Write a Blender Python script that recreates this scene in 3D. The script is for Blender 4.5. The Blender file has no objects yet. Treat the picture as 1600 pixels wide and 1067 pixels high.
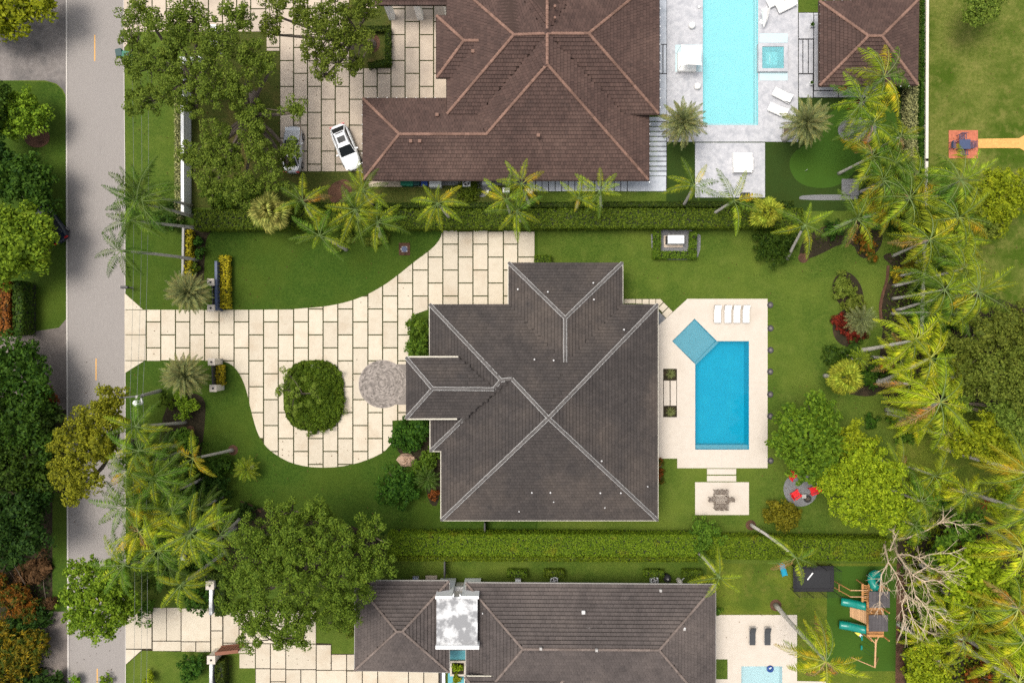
import bpy, math, random
import numpy as np
from mathutils import Vector, Matrix
R = math.radians
rnd = random.Random(7)
SC = bpy.context.scene
COL = SC.collection
H, S = 71.11, 15.0            # drone height in metres; ground pixels (1600-wide photograph) per metre
# ------------------------------------------------------------------ camera, sky, sun, exposure
cam_d = bpy.data.cameras.new('camera'); cam = bpy.data.objects.new('camera', cam_d); COL.objects.link(cam)
cam.location = (0, 0, H); cam.rotation_euler = (0, 0, 0)
cam_d.sensor_width = 36; cam_d.lens = 24; cam_d.clip_end = 2000
SC.camera = cam
SUN_EL, SUN_AZ = R(70), R(160)         # azimuth counted anticlockwise from +X: the light comes from the left, a little from the top
wd = bpy.data.worlds.new('World'); SC.world = wd; wd.use_nodes = True
nt = wd.node_tree; nt.nodes.clear()
sky = nt.nodes.new('ShaderNodeTexSky'); sky.sky_type = 'NISHITA'; sky.sun_disc = False
sky.sun_elevation = SUN_EL; sky.sun_rotation = R(90) - SUN_AZ
sky.air_density = 1.0; sky.dust_density = 4.0; sky.ozone_density = 1.0
hs = nt.nodes.new('ShaderNodeHueSaturation'); hs.inputs['Saturation'].default_value = 0.30
bg = nt.nodes.new('ShaderNodeBackground'); bg.inputs['Strength'].default_value = 0.105
wo = nt.nodes.new('ShaderNodeOutputWorld')
nt.links.new(sky.outputs[0], hs.inputs['Color']); nt.links.new(hs.outputs[0], bg.inputs[0]); nt.links.new(bg.outputs[0], wo.inputs[0])
sl = bpy.data.lights.new('sun', 'SUN'); sl.energy = 1.3; sl.angle = R(28); sl.color = (1, .94, .84)
so = bpy.data.objects.new('sun', sl); COL.objects.link(so)
sd = Vector((math.cos(SUN_EL)*math.cos(SUN_AZ), math.cos(SUN_EL)*math.sin(SUN_AZ), math.sin(SUN_EL)))
so.rotation_euler = sd.to_track_quat('Z', 'Y').to_euler(); so.location = sd*200
SC.view_settings.view_transform = 'Standard'; SC.view_settings.look = 'None'
SC.view_settings.gamma = 1.0; SC.view_settings.exposure = 0.95
SC.view_settings.use_curve_mapping = False
SC.render.engine = 'CYCLES'
SC.cycles.max_bounces = 6; SC.cycles.diffuse_bounces = 3; SC.cycles.transparent_max_bounces = 8
SC.cycles.use_denoising = False; SC.cycles.use_adaptive_sampling = False

# ------------------------------------------------------------------ small helpers
def W(px, py, z=0.0):
    k = (H - z) / (H * S)
    return Vector(((px - 800) * k, (533.5 - py) * k, z))
def base_under(px, py, z):
    """ground pixel under something seen at px,py that stands z metres high"""
    k = (H - z) / H
    return 800 + (px-800)*k, 533.5 + (py-533.5)*k
def hexc(r, g, b):
    f = lambda c: (c/12.92 if c <= .04045 else ((c+.055)/1.055)**2.4)
    return (f(r/255), f(g/255), f(b/255), 1)

def link(o, parent=None):
    COL.objects.link(o)
    if parent is not None: o.parent = parent
    return o
def tag(o, label=None, cat=None, group=None, kind=None):
    if label: o['label'] = label
    if cat: o['category'] = cat
    if group: o['group'] = group
    if kind: o['kind'] = kind
    return o
def thing(name, label, cat, loc=(0, 0, 0), rotz=0, group=None):
    o = bpy.data.objects.new(name, None); o.empty_display_size = .3
    o.location = loc; o.rotation_euler = (0, 0, rotz)
    COL.objects.link(o)
    return tag(o, label, cat, group)
def copy_tree(o, parent=None):
    c = o.copy(); COL.objects.link(c)
    if parent is not None: c.parent = parent
    for ch in list(o.children): copy_tree(ch, c)
    return c

class MB:
    def __init__(s): s.v = []; s.f = []
    def add(s, vs, fs):
        b = len(s.v); s.v += [tuple(p) for p in vs]; s.f += [tuple(i+b for i in f) for f in fs]
        return s
    def box(s, c, d, rz=0.0, top=1.0):
        x, y, z = d[0]/2, d[1]/2, d[2]/2
        ca, sa = math.cos(rz), math.sin(rz)
        vs = []
        for zz, k in ((-z, 1), (z, top)):
            for a, b in ((-1, -1), (1, -1), (1, 1), (-1, 1)):
                px, py = a*x*k, b*y*k
                vs.append((c[0]+px*ca-py*sa, c[1]+px*sa+py*ca, c[2]+zz))
        return s.add(vs, [(3, 2, 1, 0), (4, 5, 6, 7), (0, 1, 5, 4), (1, 2, 6, 5), (2, 3, 7, 6), (3, 0, 4, 7)])
    def bevbox(s, c, d, rz=0.0, b=.02):
        """box with chamfered top edges"""
        x, y, z = d[0]/2, d[1]/2, d[2]/2
        ca, sa = math.cos(rz), math.sin(rz); vs = []
        for zz, k in ((-z, 0), (z-b, 0), (z, b)):
            for a, e in ((-1, -1), (1, -1), (1, 1), (-1, 1)):
                px, py = a*(x-k), e*(y-k)
                vs.append((c[0]+px*ca-py*sa, c[1]+px*sa+py*ca, c[2]+zz))
        fs = [(3, 2, 1, 0), (8, 9, 10, 11)]
        for r in (0, 4):
            for i in range(4): fs.append((r+i, r+(i+1) % 4, r+4+(i+1) % 4, r+4+i))
        return s.add(vs, fs)
    def prism(s, pts, z0, z1, bottom=False):
        """pts: xy list, anticlockwise"""
        a = sum(pts[i][0]*pts[(i+1) % len(pts)][1]-pts[(i+1) % len(pts)][0]*pts[i][1] for i in range(len(pts)))
        if a < 0: pts = pts[::-1]
        n = len(pts)
        vs = [(p[0], p[1], z0) for p in pts] + [(p[0], p[1], z1) for p in pts]
        fs = [tuple(range(n, 2*n))] + [(i, (i+1) % n, n+(i+1) % n, n+i) for i in range(n)]
        if bottom: fs.append(tuple(range(n-1, -1, -1)))
        return s.add(vs, fs)
    def sheet(s, pts, z):
        a = sum(pts[i][0]*pts[(i+1) % len(pts)][1]-pts[(i+1) % len(pts)][0]*pts[i][1] for i in range(len(pts)))
        if a < 0: pts = pts[::-1]
        return s.add([(p[0], p[1], z) for p in pts], [tuple(range(len(pts)))])
    def tube(s, pts, rad, n=6, cap=True):
        pts = [Vector(p) for p in pts]
        if not hasattr(rad, '__len__'): rad = [rad]*len(pts)
        b = len(s.v); up = None
        for i, p in enumerate(pts):
            t = (pts[min(i+1, len(pts)-1)] - pts[max(i-1, 0)])
            t = t.normalized() if t.length > 1e-9 else Vector((0, 0, 1))
            if up is None:
                up = t.cross(Vector((0, 0, 1)))
                if up.length < 1e-3: up = t.cross(Vector((1, 0, 0)))
                up.normalize()
            else:
                up = (up - t*up.dot(t))
                up = up.normalized() if up.length > 1e-6 else t.orthogonal().normalized()
            w = t.cross(up)
            for k in range(n):
                a = 2*math.pi*k/n
                s.v.append(tuple(p + (up*math.cos(a)+w*math.sin(a))*rad[i]))
        for i in range(len(pts)-1):
            for k in range(n):
                s.f.append((b+i*n+k, b+i*n+(k+1) % n, b+(i+1)*n+(k+1) % n, b+(i+1)*n+k))
        if cap:
            s.f.append(tuple(b+k for k in range(n-1, -1, -1)))
            s.f.append(tuple(b+(len(pts)-1)*n+k for k in range(n)))
        return s
    def lathe(s, prof, c=(0, 0, 0), n=16):
        """prof: list of (r,z)"""
        b = len(s.v)
        for r, z in prof:
            for k in range(n):
                a = 2*math.pi*k/n
                s.v.append((c[0]+r*math.cos(a), c[1]+r*math.sin(a), c[2]+z))
        for i in range(len(prof)-1):
            for k in range(n):
                s.f.append((b+i*n+k, b+i*n+(k+1) % n, b+(i+1)*n+(k+1) % n, b+(i+1)*n+k))
        s.f.append(tuple(b+(len(prof)-1)*n+k for k in range(n)))
        s.f.append(tuple(b+k for k in range(n-1, -1, -1)))
        return s
    def build(s, name, mat, parent=None, world=True, smooth=False, kind=None):
        me = bpy.data.meshes.new(name)
        v = s.v
        if parent is not None and world:
            l = parent.location; v = [(p[0]-l[0], p[1]-l[1], p[2]-l[2]) for p in v]
        me.from_pydata(v, [], s.f); me.materials.append(mat)
        if smooth: me.polygons.foreach_set('use_smooth', [True]*len(me.polygons))
        me.update()
        o = bpy.data.objects.new(name, me); link(o, parent)
        if kind: o['kind'] = kind
        return o

def mesh_np(name, v, nv, mat, parent=None, kind=None, smooth=False):
    """v: (N*nv,3) float array of N faces with nv vertices each, nothing shared"""
    v = np.ascontiguousarray(v, dtype=np.float32).reshape(-1, 3); n = len(v)//nv
    me = bpy.data.meshes.new(name)
    me.vertices.add(n*nv); me.vertices.foreach_set('co', v.ravel())
    me.loops.add(n*nv); me.loops.foreach_set('vertex_index', np.arange(n*nv, dtype=np.int32))
    me.polygons.add(n); me.polygons.foreach_set('loop_start', np.arange(0, n*nv, nv, dtype=np.int32))
    me.polygons.foreach_set('loop_total', np.full(n, nv, dtype=np.int32))
    me.materials.append(mat); me.update(calc_edges=True)
    o = bpy.data.objects.new(name, me); link(o, parent)
    if kind: o['kind'] = kind
    return o

def smooth_poly(pts, it=2):
    """Chaikin smoothing of an open list of pixel points"""
    for _ in range(it):
        q = [pts[0]]
        for a, b in zip(pts, pts[1:]):
            q.append((a[0]*.75+b[0]*.25, a[1]*.75+b[1]*.25)); q.append((a[0]*.25+b[0]*.75, a[1]*.25+b[1]*.75))
        q.append(pts[-1]); pts = q
    return pts
def smooth_closed(pts, it=2):
    for _ in range(it):
        q = []
        for i in range(len(pts)):
            a, b = pts[i], pts[(i+1) % len(pts)]
            q.append((a[0]*.75+b[0]*.25, a[1]*.75+b[1]*.25)); q.append((a[0]*.25+b[0]*.75, a[1]*.25+b[1]*.75))
        pts = q
    return pts
def clip_rect(poly, x0, y0, x1, y1):
    def cut(p, inside, inter):
        o = []
        for i in range(len(p)):
            a, b = p[i-1], p[i]
            ia, ib = inside(a), inside(b)
            if ib:
                if not ia: o.append(inter(a, b))
                o.append(b)
            elif ia: o.append(inter(a, b))
        return o
    ix = lambda X: (lambda a, b: (X, a[1]+(b[1]-a[1])*(X-a[0])/(b[0]-a[0])))
    iy = lambda Y: (lambda a, b: (a[0]+(b[0]-a[0])*(Y-a[1])/(b[1]-a[1]), Y))
    p = cut(poly, lambda q: q[0] >= x0, ix(x0))
    if p: p = cut(p, lambda q: q[0] <= x1, ix(x1))
    if p: p = cut(p, lambda q: q[1] >= y0, iy(y0))
    if p: p = cut(p, lambda q: q[1] <= y1, iy(y1))
    o = []
    for q in p:
        if not o or abs(q[0]-o[-1][0])+abs(q[1]-o[-1][1]) > .05: o.append(q)
    if len(o) > 1 and abs(o[0][0]-o[-1][0])+abs(o[0][1]-o[-1][1]) <= .05: o.pop()
    return o
def area(p):
    return abs(sum(p[i][0]*p[(i+1) % len(p)][1]-p[(i+1) % len(p)][0]*p[i][1] for i in range(len(p))))/2
def inside(p, poly):
    c = False; j = len(poly)-1
    for i in range(len(poly)):
        if (poly[i][1] > p[1]) != (poly[j][1] > p[1]) and p[0] < (poly[j][0]-poly[i][0])*(p[1]-poly[i][1])/(poly[j][1]-poly[i][1])+poly[i][0]: c = not c
        j = i
    return c

# ------------------------------------------------------------------ materials
def new_mat(name):
    m = bpy.data.materials.new(name); m.use_nodes = True
    nt = m.node_tree; nt.nodes.clear()
    out = nt.nodes.new('ShaderNodeOutputMaterial'); b = nt.nodes.new('ShaderNodeBsdfPrincipled')
    nt.links.new(b.outputs[0], out.inputs[0])
    return m, nt, b, out
def N(nt, t, **kw):
    n = nt.nodes.new(t)
    for k, v in kw.items(): setattr(n, k, v)
    return n
def c4(c): return tuple(c)[:3] + (1,)
def mixc(nt, fac, a, b, mode='MIX'):
    m = N(nt, 'ShaderNodeMix', data_type='RGBA', blend_type=mode)
    for sock, val in ((0, fac), (6, a), (7, b)):
        if hasattr(val, 'is_output'): nt.links.new(val, m.inputs[sock])
        elif sock == 0: m.inputs[0].default_value = val
        else: m.inputs[sock].default_value = c4(val)
    return m.outputs[2]
def noise(nt, scale, detail=4, rough=.6, vec=None, lo=.35, hi=.65):
    n = N(nt, 'ShaderNodeTexNoise'); n.inputs['Scale'].default_value = scale
    n.inputs['Detail'].default_value = detail; n.inputs['Roughness'].default_value = rough
    if vec is not None: nt.links.new(vec, n.inputs['Vector'])
    r = N(nt, 'ShaderNodeMapRange'); r.inputs[1].default_value = lo; r.inputs[2].default_value = hi
    nt.links.new(n.outputs[0], r.inputs[0])
    return r.outputs[0]
def coords(nt, scale=(1, 1, 1)):
    t = N(nt, 'ShaderNodeTexCoord'); mp = N(nt, 'ShaderNodeMapping'); mp.inputs['Scale'].default_value = scale
    nt.links.new(t.outputs['Object'], mp.inputs[0]); return mp.outputs[0]
def surf(name, a, b, scale=2.0, c=None, cscale=.3, camt=(.45, .75), fine=None, rough=.75, bump=0.0, bscale=20, isl=0.0, objr=0.0, c2=None, c2scale=.8, c2amt=(.56, .78), stretch=(1, 1, 1), spec=.3, metal=0.0, coat=0.0):
    """mottled two-tone surface: a/b by a noise, patches of c, per-piece variation isl (random per island) / objr (per object)"""
    m, nt, bs, out = new_mat(name)
    vec = coords(nt, stretch)
    col = mixc(nt, noise(nt, scale, 5, .65, vec, .3, .7), a, b)
    if c is not None: col = mixc(nt, noise(nt, cscale, 4, .6, vec, camt[0], camt[1]), col, c)
    if c2 is not None: col = mixc(nt, noise(nt, c2scale, 6, .7, vec, c2amt[0], c2amt[1]), col, c2)
    if isl or objr:
        h = N(nt, 'ShaderNodeHueSaturation')
        if isl:
            g = N(nt, 'ShaderNodeNewGeometry'); src = g.outputs['Random Per Island']; amp = isl
        else:
            g = N(nt, 'ShaderNodeObjectInfo'); src = g.outputs['Random']; amp = objr
        r = N(nt, 'ShaderNodeMapRange'); r.inputs[3].default_value = 1-amp; r.inputs[4].default_value = 1+amp
        nt.links.new(src, r.inputs[0]); nt.links.new(r.outputs[0], h.inputs['Value']); nt.links.new(col, h.inputs['Color']); col = h.outputs[0]
    nt.links.new(col, bs.inputs['Base Color'])
    bs.inputs['Roughness'].default_value = rough; bs.inputs['Specular IOR Level'].default_value = spec; bs.inputs['Metallic'].default_value = metal
    bs.inputs['Coat Weight'].default_value = coat
    if bump:
        bn = N(nt, 'ShaderNodeBump'); bn.inputs['Strength'].default_value = bump; bn.inputs['Distance'].default_value = .05
        nt.links.new(noise(nt, bscale, 3, .6, vec, 0, 1), bn.inputs['Height']); nt.links.new(bn.outputs[0], bs.inputs['Normal'])
    return m
def plain(name, c, rough=.5, spec=.4, metal=0, var=.12):
    return surf(name, tuple(x*(1-var) for x in c[:3]), tuple(min(1, x*(1+var)) for x in c[:3]), 6, rough=rough, spec=spec, metal=metal)
def leafmat(name, dark, light, tip=None, tipamt=(.62, .8), pscale=.8, trans=.28, rough=.6, spec=.10, pick=None):
    """foliage: every leaf its own tone, with patches of the tip colour"""
    dark = tuple(a*b for a, b in zip(dark, (1.15, 1.2, .9))); light = tuple(a*b for a, b in zip(light, (1.42, 1.42, 1.0)))
    if tip is not None: tip = tuple(a*b for a, b in zip(tip, (1.35, 1.35, 1.0)))
    m, nt, bs, out = new_mat(name)
    g = N(nt, 'ShaderNodeNewGeometry'); oi = N(nt, 'ShaderNodeObjectInfo')
    vec = coords(nt)
    col = mixc(nt, g.outputs['Random Per Island'], dark, light)
    if tip is not None:
        f = noise(nt, pscale, 3, .6, vec, tipamt[0], tipamt[1])
        col = mixc(nt, f, col, tip)
    h = N(nt, 'ShaderNodeHueSaturation'); r = N(nt, 'ShaderNodeMapRange'); r.inputs[3].default_value = .82; r.inputs[4].default_value = 1.18
    r2 = N(nt, 'ShaderNodeMapRange'); r2.inputs[3].default_value = .485; r2.inputs[4].default_value = .515
    nt.links.new(oi.outputs['Random'], r.inputs[0]); nt.links.new(r.outputs[0], h.inputs['Value'])
    nt.links.new(oi.outputs['Random'], r2.inputs[0]); nt.links.new(r2.outputs[0], h.inputs['Hue'])
    nt.links.new(col, h.inputs['Color']); col = h.outputs[0]
    nt.links.new(col, bs.inputs['Base Color']); bs.inputs['Roughness'].default_value = rough; bs.inputs['Specular IOR Level'].default_value = spec
    tr = N(nt, 'ShaderNodeBsdfTranslucent'); nt.links.new(col, tr.inputs[0])
    mx = N(nt, 'ShaderNodeMixShader'); mx.inputs[0].default_value = trans
    nt.links.new(bs.outputs[0], mx.inputs[1]); nt.links.new(tr.outputs[0], mx.inputs[2]); nt.links.new(mx.outputs[0], out.inputs[0])
    return m
def water_mat(name, tint, murk):
    """clear water sheet over a plaster basin: tinted see-through with a fresnel gloss"""
    m, nt, bs, out = new_mat(name); nt.nodes.remove(bs)
    t = N(nt, 'ShaderNodeBsdfTransparent'); t.inputs[0].default_value = c4(tint)
    g = N(nt, 'ShaderNodeBsdfGlossy'); g.inputs['Roughness'].default_value = .04
    d = N(nt, 'ShaderNodeBsdfDiffuse'); d.inputs[0].default_value = c4(murk)
    f = N(nt, 'ShaderNodeFresnel'); f.inputs[0].default_value = 1.33
    bn = N(nt, 'ShaderNodeBump'); bn.inputs['Strength'].default_value = .25; bn.inputs['Distance'].default_value = .03
    nt.links.new(noise(nt, 3.0, 3, .6, coords(nt), 0, 1), bn.inputs['Height'])
    nt.links.new(bn.outputs[0], g.inputs['Normal']); nt.links.new(bn.outputs[0], f.inputs['Normal'])
    a = N(nt, 'ShaderNodeMixShader'); a.inputs[0].default_value = .30
    nt.links.new(t.outputs[0], a.inputs[1]); nt.links.new(d.outputs[0], a.inputs[2])
    b = N(nt, 'ShaderNodeMixShader'); nt.links.new(f.outputs[0], b.inputs[0])
    nt.links.new(a.outputs[0], b.inputs[1]); nt.links.new(g.outputs[0], b.inputs[2]); nt.links.new(b.outputs[0], out.inputs[0])
    return m
M = {}
# ground
M['lawn'] = surf('lawn_grass', (.038, .074, .008), (.082, .124, .016), 4.5, (.104, .140, .019), .14, (.42, .68), rough=.9, bump=.6, bscale=30, spec=.1, c2=(.108, .140, .023), c2scale=.75, c2amt=(.50, .80))
M['lawn_rich'] = surf('rich_lawn_grass', (.022, .052, .005), (.052, .094, .010), 4.5, (.056, .086, .009), .13, (.42, .68), rough=.9, bump=.6, bscale=30, spec=.1, c2=(.062, .098, .013), c2scale=.75, c2amt=(.50, .80))
M['lawn_sun'] = surf('sunlit_yellowing_lawn', (.078, .108, .011), (.140, .168, .020), 4, (.060, .095, .010), .25, (.42, .66), rough=.9, bump=.6, bscale=30, spec=.1, c2=(.16, .155, .03), c2scale=.75, c2amt=(.50, .80))  # drier yellowing grass, lightened further to carry the sunlight on these yards
M['lawn_dry'] = surf('patchy_dry_lawn', (.074, .104, .012), (.160, .168, .038), 3.2, (.050, .085, .007), .16, (.44, .60), rough=.95, bump=.6, bscale=25, spec=.1, c2=(.20, .185, .05), c2scale=.75, c2amt=(.50, .80))
M['lawn_dull'] = surf('dull_lawn_grass', (.036, .056, .010), (.085, .090, .020), 4, (.115, .09, .03), .30, (.50, .70), rough=.95, bump=.6, bscale=30, spec=.1)  # duller green with brown patches
M['turf'] = surf('artificial_turf', (.022, .045, .008), (.034, .058, .010), 20, (.030, .048, .008), .5, rough=.9, bump=.3, bscale=50, spec=.1)
M['turf_green'] = surf('putting_green_turf', (.036, .085, .010), (.048, .102, .012), 5, (.040, .085, .009), .3, (.45,.7), rough=.9, spec=.1)
M['soil'] = surf('dark_soil', (.020, .017, .010), (.042, .034, .020), 6, (.07, .045, .028), .8, (.55, .75), rough=.95, bump=.8, bscale=14, spec=.1)
M['mulch'] = surf('red_brown_mulch', (.07, .035, .022), (.16, .085, .055), 12, (.05, .03, .02), .9, (.45, .7), rough=.95, bump=1, bscale=18, spec=.1)
M['gravel'] = surf('grey_gravel', (.11, .11, .115), (.25, .25, .255), 16, rough=.9, bump=.9, bscale=18)
M['asphalt'] = surf('worn_pale_asphalt', (.25, .225, .21), (.285, .26, .24), 10, (.262, .238, .222), .25, (.45, .75), rough=.9, bump=.25, bscale=40, stretch=(1, .12, 1), c2=(.19, .175, .165), c2scale=1.5, c2amt=(.62, .80))
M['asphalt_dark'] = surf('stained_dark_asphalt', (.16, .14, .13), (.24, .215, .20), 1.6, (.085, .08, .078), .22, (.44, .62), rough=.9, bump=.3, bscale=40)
M['asphalt_brown'] = surf('grey_brown_asphalt', (.15, .125, .11), (.20, .17, .15), 2, (.11, .095, .085), .3, (.45, .7), rough=.9, bump=.3, bscale=40)  # grey-brown asphalt with darker patches
M['line_white'] = plain('white_road_paint', (.62, .60, .57), .8)
M['line_orange'] = plain('orange_road_paint', (.62, .34, .10), .8)
M['paver'] = surf('cream_concrete_paver', (.50, .435, .335), (.565, .495, .39), 1.6, (.46, .375, .275), .35, (.52, .74), rough=.85, bump=.12, bscale=30, objr=.065, c2=(.40, .30, .22), c2scale=0.9, c2amt=(.62, .85))
M['paver_n'] = surf('tan_concrete_paver', (.455, .375, .295), (.525, .44, .35), 1.4, (.40, .33, .265), .4, (.48, .7), rough=.85, bump=.12, bscale=30, objr=.05, c2=(.34, .27, .20), c2scale=0.9, c2amt=(.62, .85))
M['joint'] = surf('grass_joint', (.030, .036, .012), (.060, .062, .022), 8, rough=.95, spec=.1)
M['deck'] = surf('cream_pool_deck', (.525, .46, .385), (.575, .51, .435), 2, (.49, .42, .345), .5, (.55, .8), rough=.8, bump=.1, bscale=30, c2=(.44, .37, .30), c2scale=0.8, c2amt=(.64, .88))
M['stone_n'] = surf('blue_grey_stone_paving', (.40, .40, .425), (.52, .515, .53), 3.5, (.34, .345, .37), 1.4, (.45, .7), rough=.7, bump=.15, bscale=12)
M['slab_n'] = surf('pale_grey_slab', (.42, .45, .50), (.54, .56, .60), 2.5, (.36, .39, .43), .6, (.5, .7), rough=.7, objr=.06)
M['brick_red'] = surf('red_brick_paver', (.42, .125, .07), (.49, .16, .09), 5, rough=.85, objr=.06, isl=.12)
M['brick_mix'] = surf('grey_tan_brick', (.19, .165, .145), (.27, .235, .21), 4, rough=.85, isl=.42)
M['orange_path'] = surf('orange_tan_brick', (.60, .31, .09), (.68, .37, .12), 5, rough=.85, isl=.10, objr=.06)
M['kerb'] = plain('pale_concrete_kerb', (.50, .46, .42), .85)
# buildings
M['roof_grey'] = surf('dark_grey_roof_tile', (.035, .029, .027), (.052, .043, .039), 1.2, (.076, .060, .050), .16, (.46, .7), rough=.8, isl=.13, spec=.35, c2=(.028, .025, .025), c2scale=0.7, c2amt=(.58, .80))
M['roof_grey2'] = surf('brown_grey_roof_tile', (.058, .047, .043), (.080, .065, .060), 1.0, (.102, .082, .073), .16, (.46, .7), rough=.8, isl=.11, spec=.35, c2=(.036, .030, .029), c2scale=0.7, c2amt=(.58, .80))
M['roof_brown'] = surf('red_brown_roof_tile', (.055, .031, .025), (.078, .045, .036), 1.0, (.10, .06, .047), .18, (.48, .72), rough=.8, isl=.17, spec=.35, c2=(.034, .021, .018), c2scale=0.7, c2amt=(.58, .80))
M['under_roof'] = plain('roof_underlay', (.045, .038, .034), .9)
M['under_brown'] = plain('brown_roof_underlay', (.045, .026, .020), .9)
M['ridge_grey'] = surf('grey_ridge_tile', (.080, .071, .066), (.11, .10, .094), 3, rough=.75, isl=.2)
M['mortar'] = surf('white_mortar', (.36, .35, .34), (.50, .49, .475), 5, rough=.9)
M['ridge_brown'] = surf('pink_brown_ridge_tile', (.165, .095, .070), (.22, .128, .095), 3, rough=.8, isl=.22)
M['ridge_tan'] = surf('brown_ridge_tile', (.14, .108, .092), (.175, .138, .12), 3, rough=.8, isl=.2)
M['cream'] = plain('cream_trim', (.55, .51, .42), .6)
M['gutter_grey'] = plain('grey_gutter', (.30, .28, .26), .6)
M['wall'] = surf('cream_stucco', (.62, .57, .49), (.68, .63, .54), 3, rough=.9)
M['white'] = plain('white_paint', (.80, .80, .79), .6, var=.03)
M['membrane'] = surf('stained_white_membrane', (.78, .78, .78), (.84, .84, .83), 2, (.24, .24, .245), .7, (.38, .58), rough=.6)
M['vent'] = plain('pale_vent_metal', (.52, .51, .50), .5, var=.05)
M['dark_metal'] = plain('dark_bronze_metal', (.045, .042, .042), .5)
M['black'] = plain('black_plastic', (.018, .018, .020), .6)
M['glass'] = plain('dark_window_glass', (.015, .018, .020), .25, .15)
M['wood_dark'] = plain('dark_wood_door', (.10, .055, .03), .6)
# pools
M['pool_blue'] = surf('blue_pool_plaster', (.004, .35, .51), (.006, .39, .55), 1.0, (.02, .44, .58), .35, (.5, .75), rough=.7)
M['pool_shelf'] = surf('pale_blue_shelf_plaster', (.27, .36, .38), (.30, .39, .41), 1.0, rough=.7)
M['pool_pale'] = surf('pale_cyan_plaster', (.29, .66, .70), (.32, .70, .74), 1.0, rough=.7)
M['pool_pale2'] = surf('pale_grey_blue_plaster', (.46, .60, .63), (.50, .64, .67), 1.0, rough=.7)
M['water'] = water_mat('clear_water', (.80, .97, 1.0), (.006, .29, .43))
M['water_pale'] = water_mat('pale_clear_water', (.92, 1, 1), (.29, .62, .66))
M['water_grey'] = water_mat('pale_still_water', (.92, 1, 1), (.45, .59, .62))
M['teal_tile'] = plain('teal_mosaic', (.10, .36, .42), .4)
# things
M['car_white'] = plain('white_car_paint', (.82, .83, .84), .25, .5, var=.02)
M['car_silver'] = plain('silver_car_paint', (.46, .47, .49), .28, .6, metal=.3, var=.03)
M['car_navy'] = plain('navy_car_paint', (.012, .018, .035), .25, .6, var=.05)
M['rubber'] = plain('tyre_rubber', (.02, .02, .02), .85)
M['alloy'] = plain('alloy_rim', (.45, .45, .46), .35, .5, metal=.7)
M['lamp_red'] = plain('red_lamp_lens', (.45, .015, .015), .25)
M['lamp_clear'] = plain('clear_lamp_lens', (.7, .72, .74), .15)
M['fabric_white'] = surf('white_fabric', (.80, .78, .75), (.86, .84, .81), 4, rough=.9)
M['fabric_grey'] = plain('charcoal_fabric', (.055, .058, .062), .9)
M['red_paint'] = plain('red_painted_wood', (.72, .018, .022), .5)
M['blue_grey'] = plain('slate_blue_paint', (.055, .075, .145), .5)
M['bin_green'] = plain('green_bin_plastic', (.005, .13, .075), .5)
M['bin_dark'] = plain('dark_green_bin_plastic', (.004, .045, .045), .5)
M['bin_blue'] = plain('blue_bin_plastic', (.01, .05, .22), .5)
M['play_green'] = plain('green_slide_plastic', (.004, .215, .17), .25, .5)
M['play_wood'] = surf('orange_stained_cedar', (.44, .20, .065), (.56, .28, .11), 3, rough=.7, objr=.10, stretch=(1, 6, 1))
M['play_pale'] = surf('pale_cedar', (.55, .31, .16), (.64, .38, .20), 3, rough=.7, objr=.08)
M['play_roof'] = surf('dark_grey_board', (.070, .062, .064), (.095, .085, .088), 3, rough=.8, objr=.12)
M['yellow'] = plain('yellow_plastic', (.75, .70, .10), .4)
M['teal'] = plain('turquoise_plastic', (.01, .27, .40), .4)
M['net'] = plain('black_net_fabric', (.022, .021, .024), .9)
M['pole_grey'] = plain('weathered_pole', (.38, .36, .34), .8)
M['cable'] = plain('grey_cable', (.20, .21, .19), .6)
M['rock'] = surf('tan_boulder_rock', (.30, .19, .125), (.46, .33, .24), 2.5, (.16, .10, .07), 1.4, (.5, .68), rough=.9, bump=1, bscale=5)
M['rust'] = plain('rusty_gate_wood', (.21, .085, .05), .8)
M['ac'] = plain('pale_grey_cabinet', (.52, .53, .53), .5)
# plants
M['bark'] = surf('grey_brown_bark', (.085, .065, .05), (.16, .13, .10), 4, rough=.9, bump=.6, bscale=12)
M['bark_pale'] = surf('pale_bark', (.36, .28, .20), (.50, .40, .30), 4, rough=.85, bump=.4, bscale=12)
M['palm_trunk'] = surf('grey_palm_trunk', (.42, .39, .345), (.52, .48, .42), 3, (.26, .235, .20), 1.2, (.5, .7), rough=.85, bump=.5, bscale=6, stretch=(1, 1, 5))
M['shaft'] = plain('green_crownshaft', (.16, .24, .07), .45)
L = leafmat
M['oak'] = L('oak_leaves', (.046, .074, .010), (.128, .168, .028), (.16, .185, .034))
M['oak_deep'] = L('deep_green_oak_leaves', (.040, .073, .008), (.116, .162, .022), (.15, .185, .024))
M['green'] = L('mid_green_leaves', (.030, .068, .008), (.095, .150, .018), (.13, .17, .02))
M['dark'] = L('dark_green_leaves', (.012, .036, .005), (.045, .090, .011), (.065, .115, .014))
M['darkest'] = L('darkest_green_leaves', (.008, .024, .005), (.030, .060, .010), (.045, .075, .012))  # darkest of the green leaf tones
M['lime'] = L('yellow_green_leaves', (.085, .125, .006), (.25, .29, .016), (.33, .33, .018))
M['bright'] = L('bright_green_leaves', (.050, .105, .008), (.165, .250, .022), (.22, .28, .025))
M['glossy'] = L('glossy_green_leaves', (.034, .082, .008), (.125, .205, .018), (.17, .235, .02))
M['gold'] = L('olive_gold_leaves', (.062, .066, .006), (.185, .165, .015), (.14, .15, .014))
M['olive'] = L('olive_leaves', (.055, .085, .012), (.145, .182, .034), (.18, .19, .045))
M['bark_tan'] = surf('tan_bare_wood', (.52, .40, .28), (.66, .53, .39), 4, rough=.85)
M['bronze'] = plain('bronze_furniture', (.13, .095, .07), .5)
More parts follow.
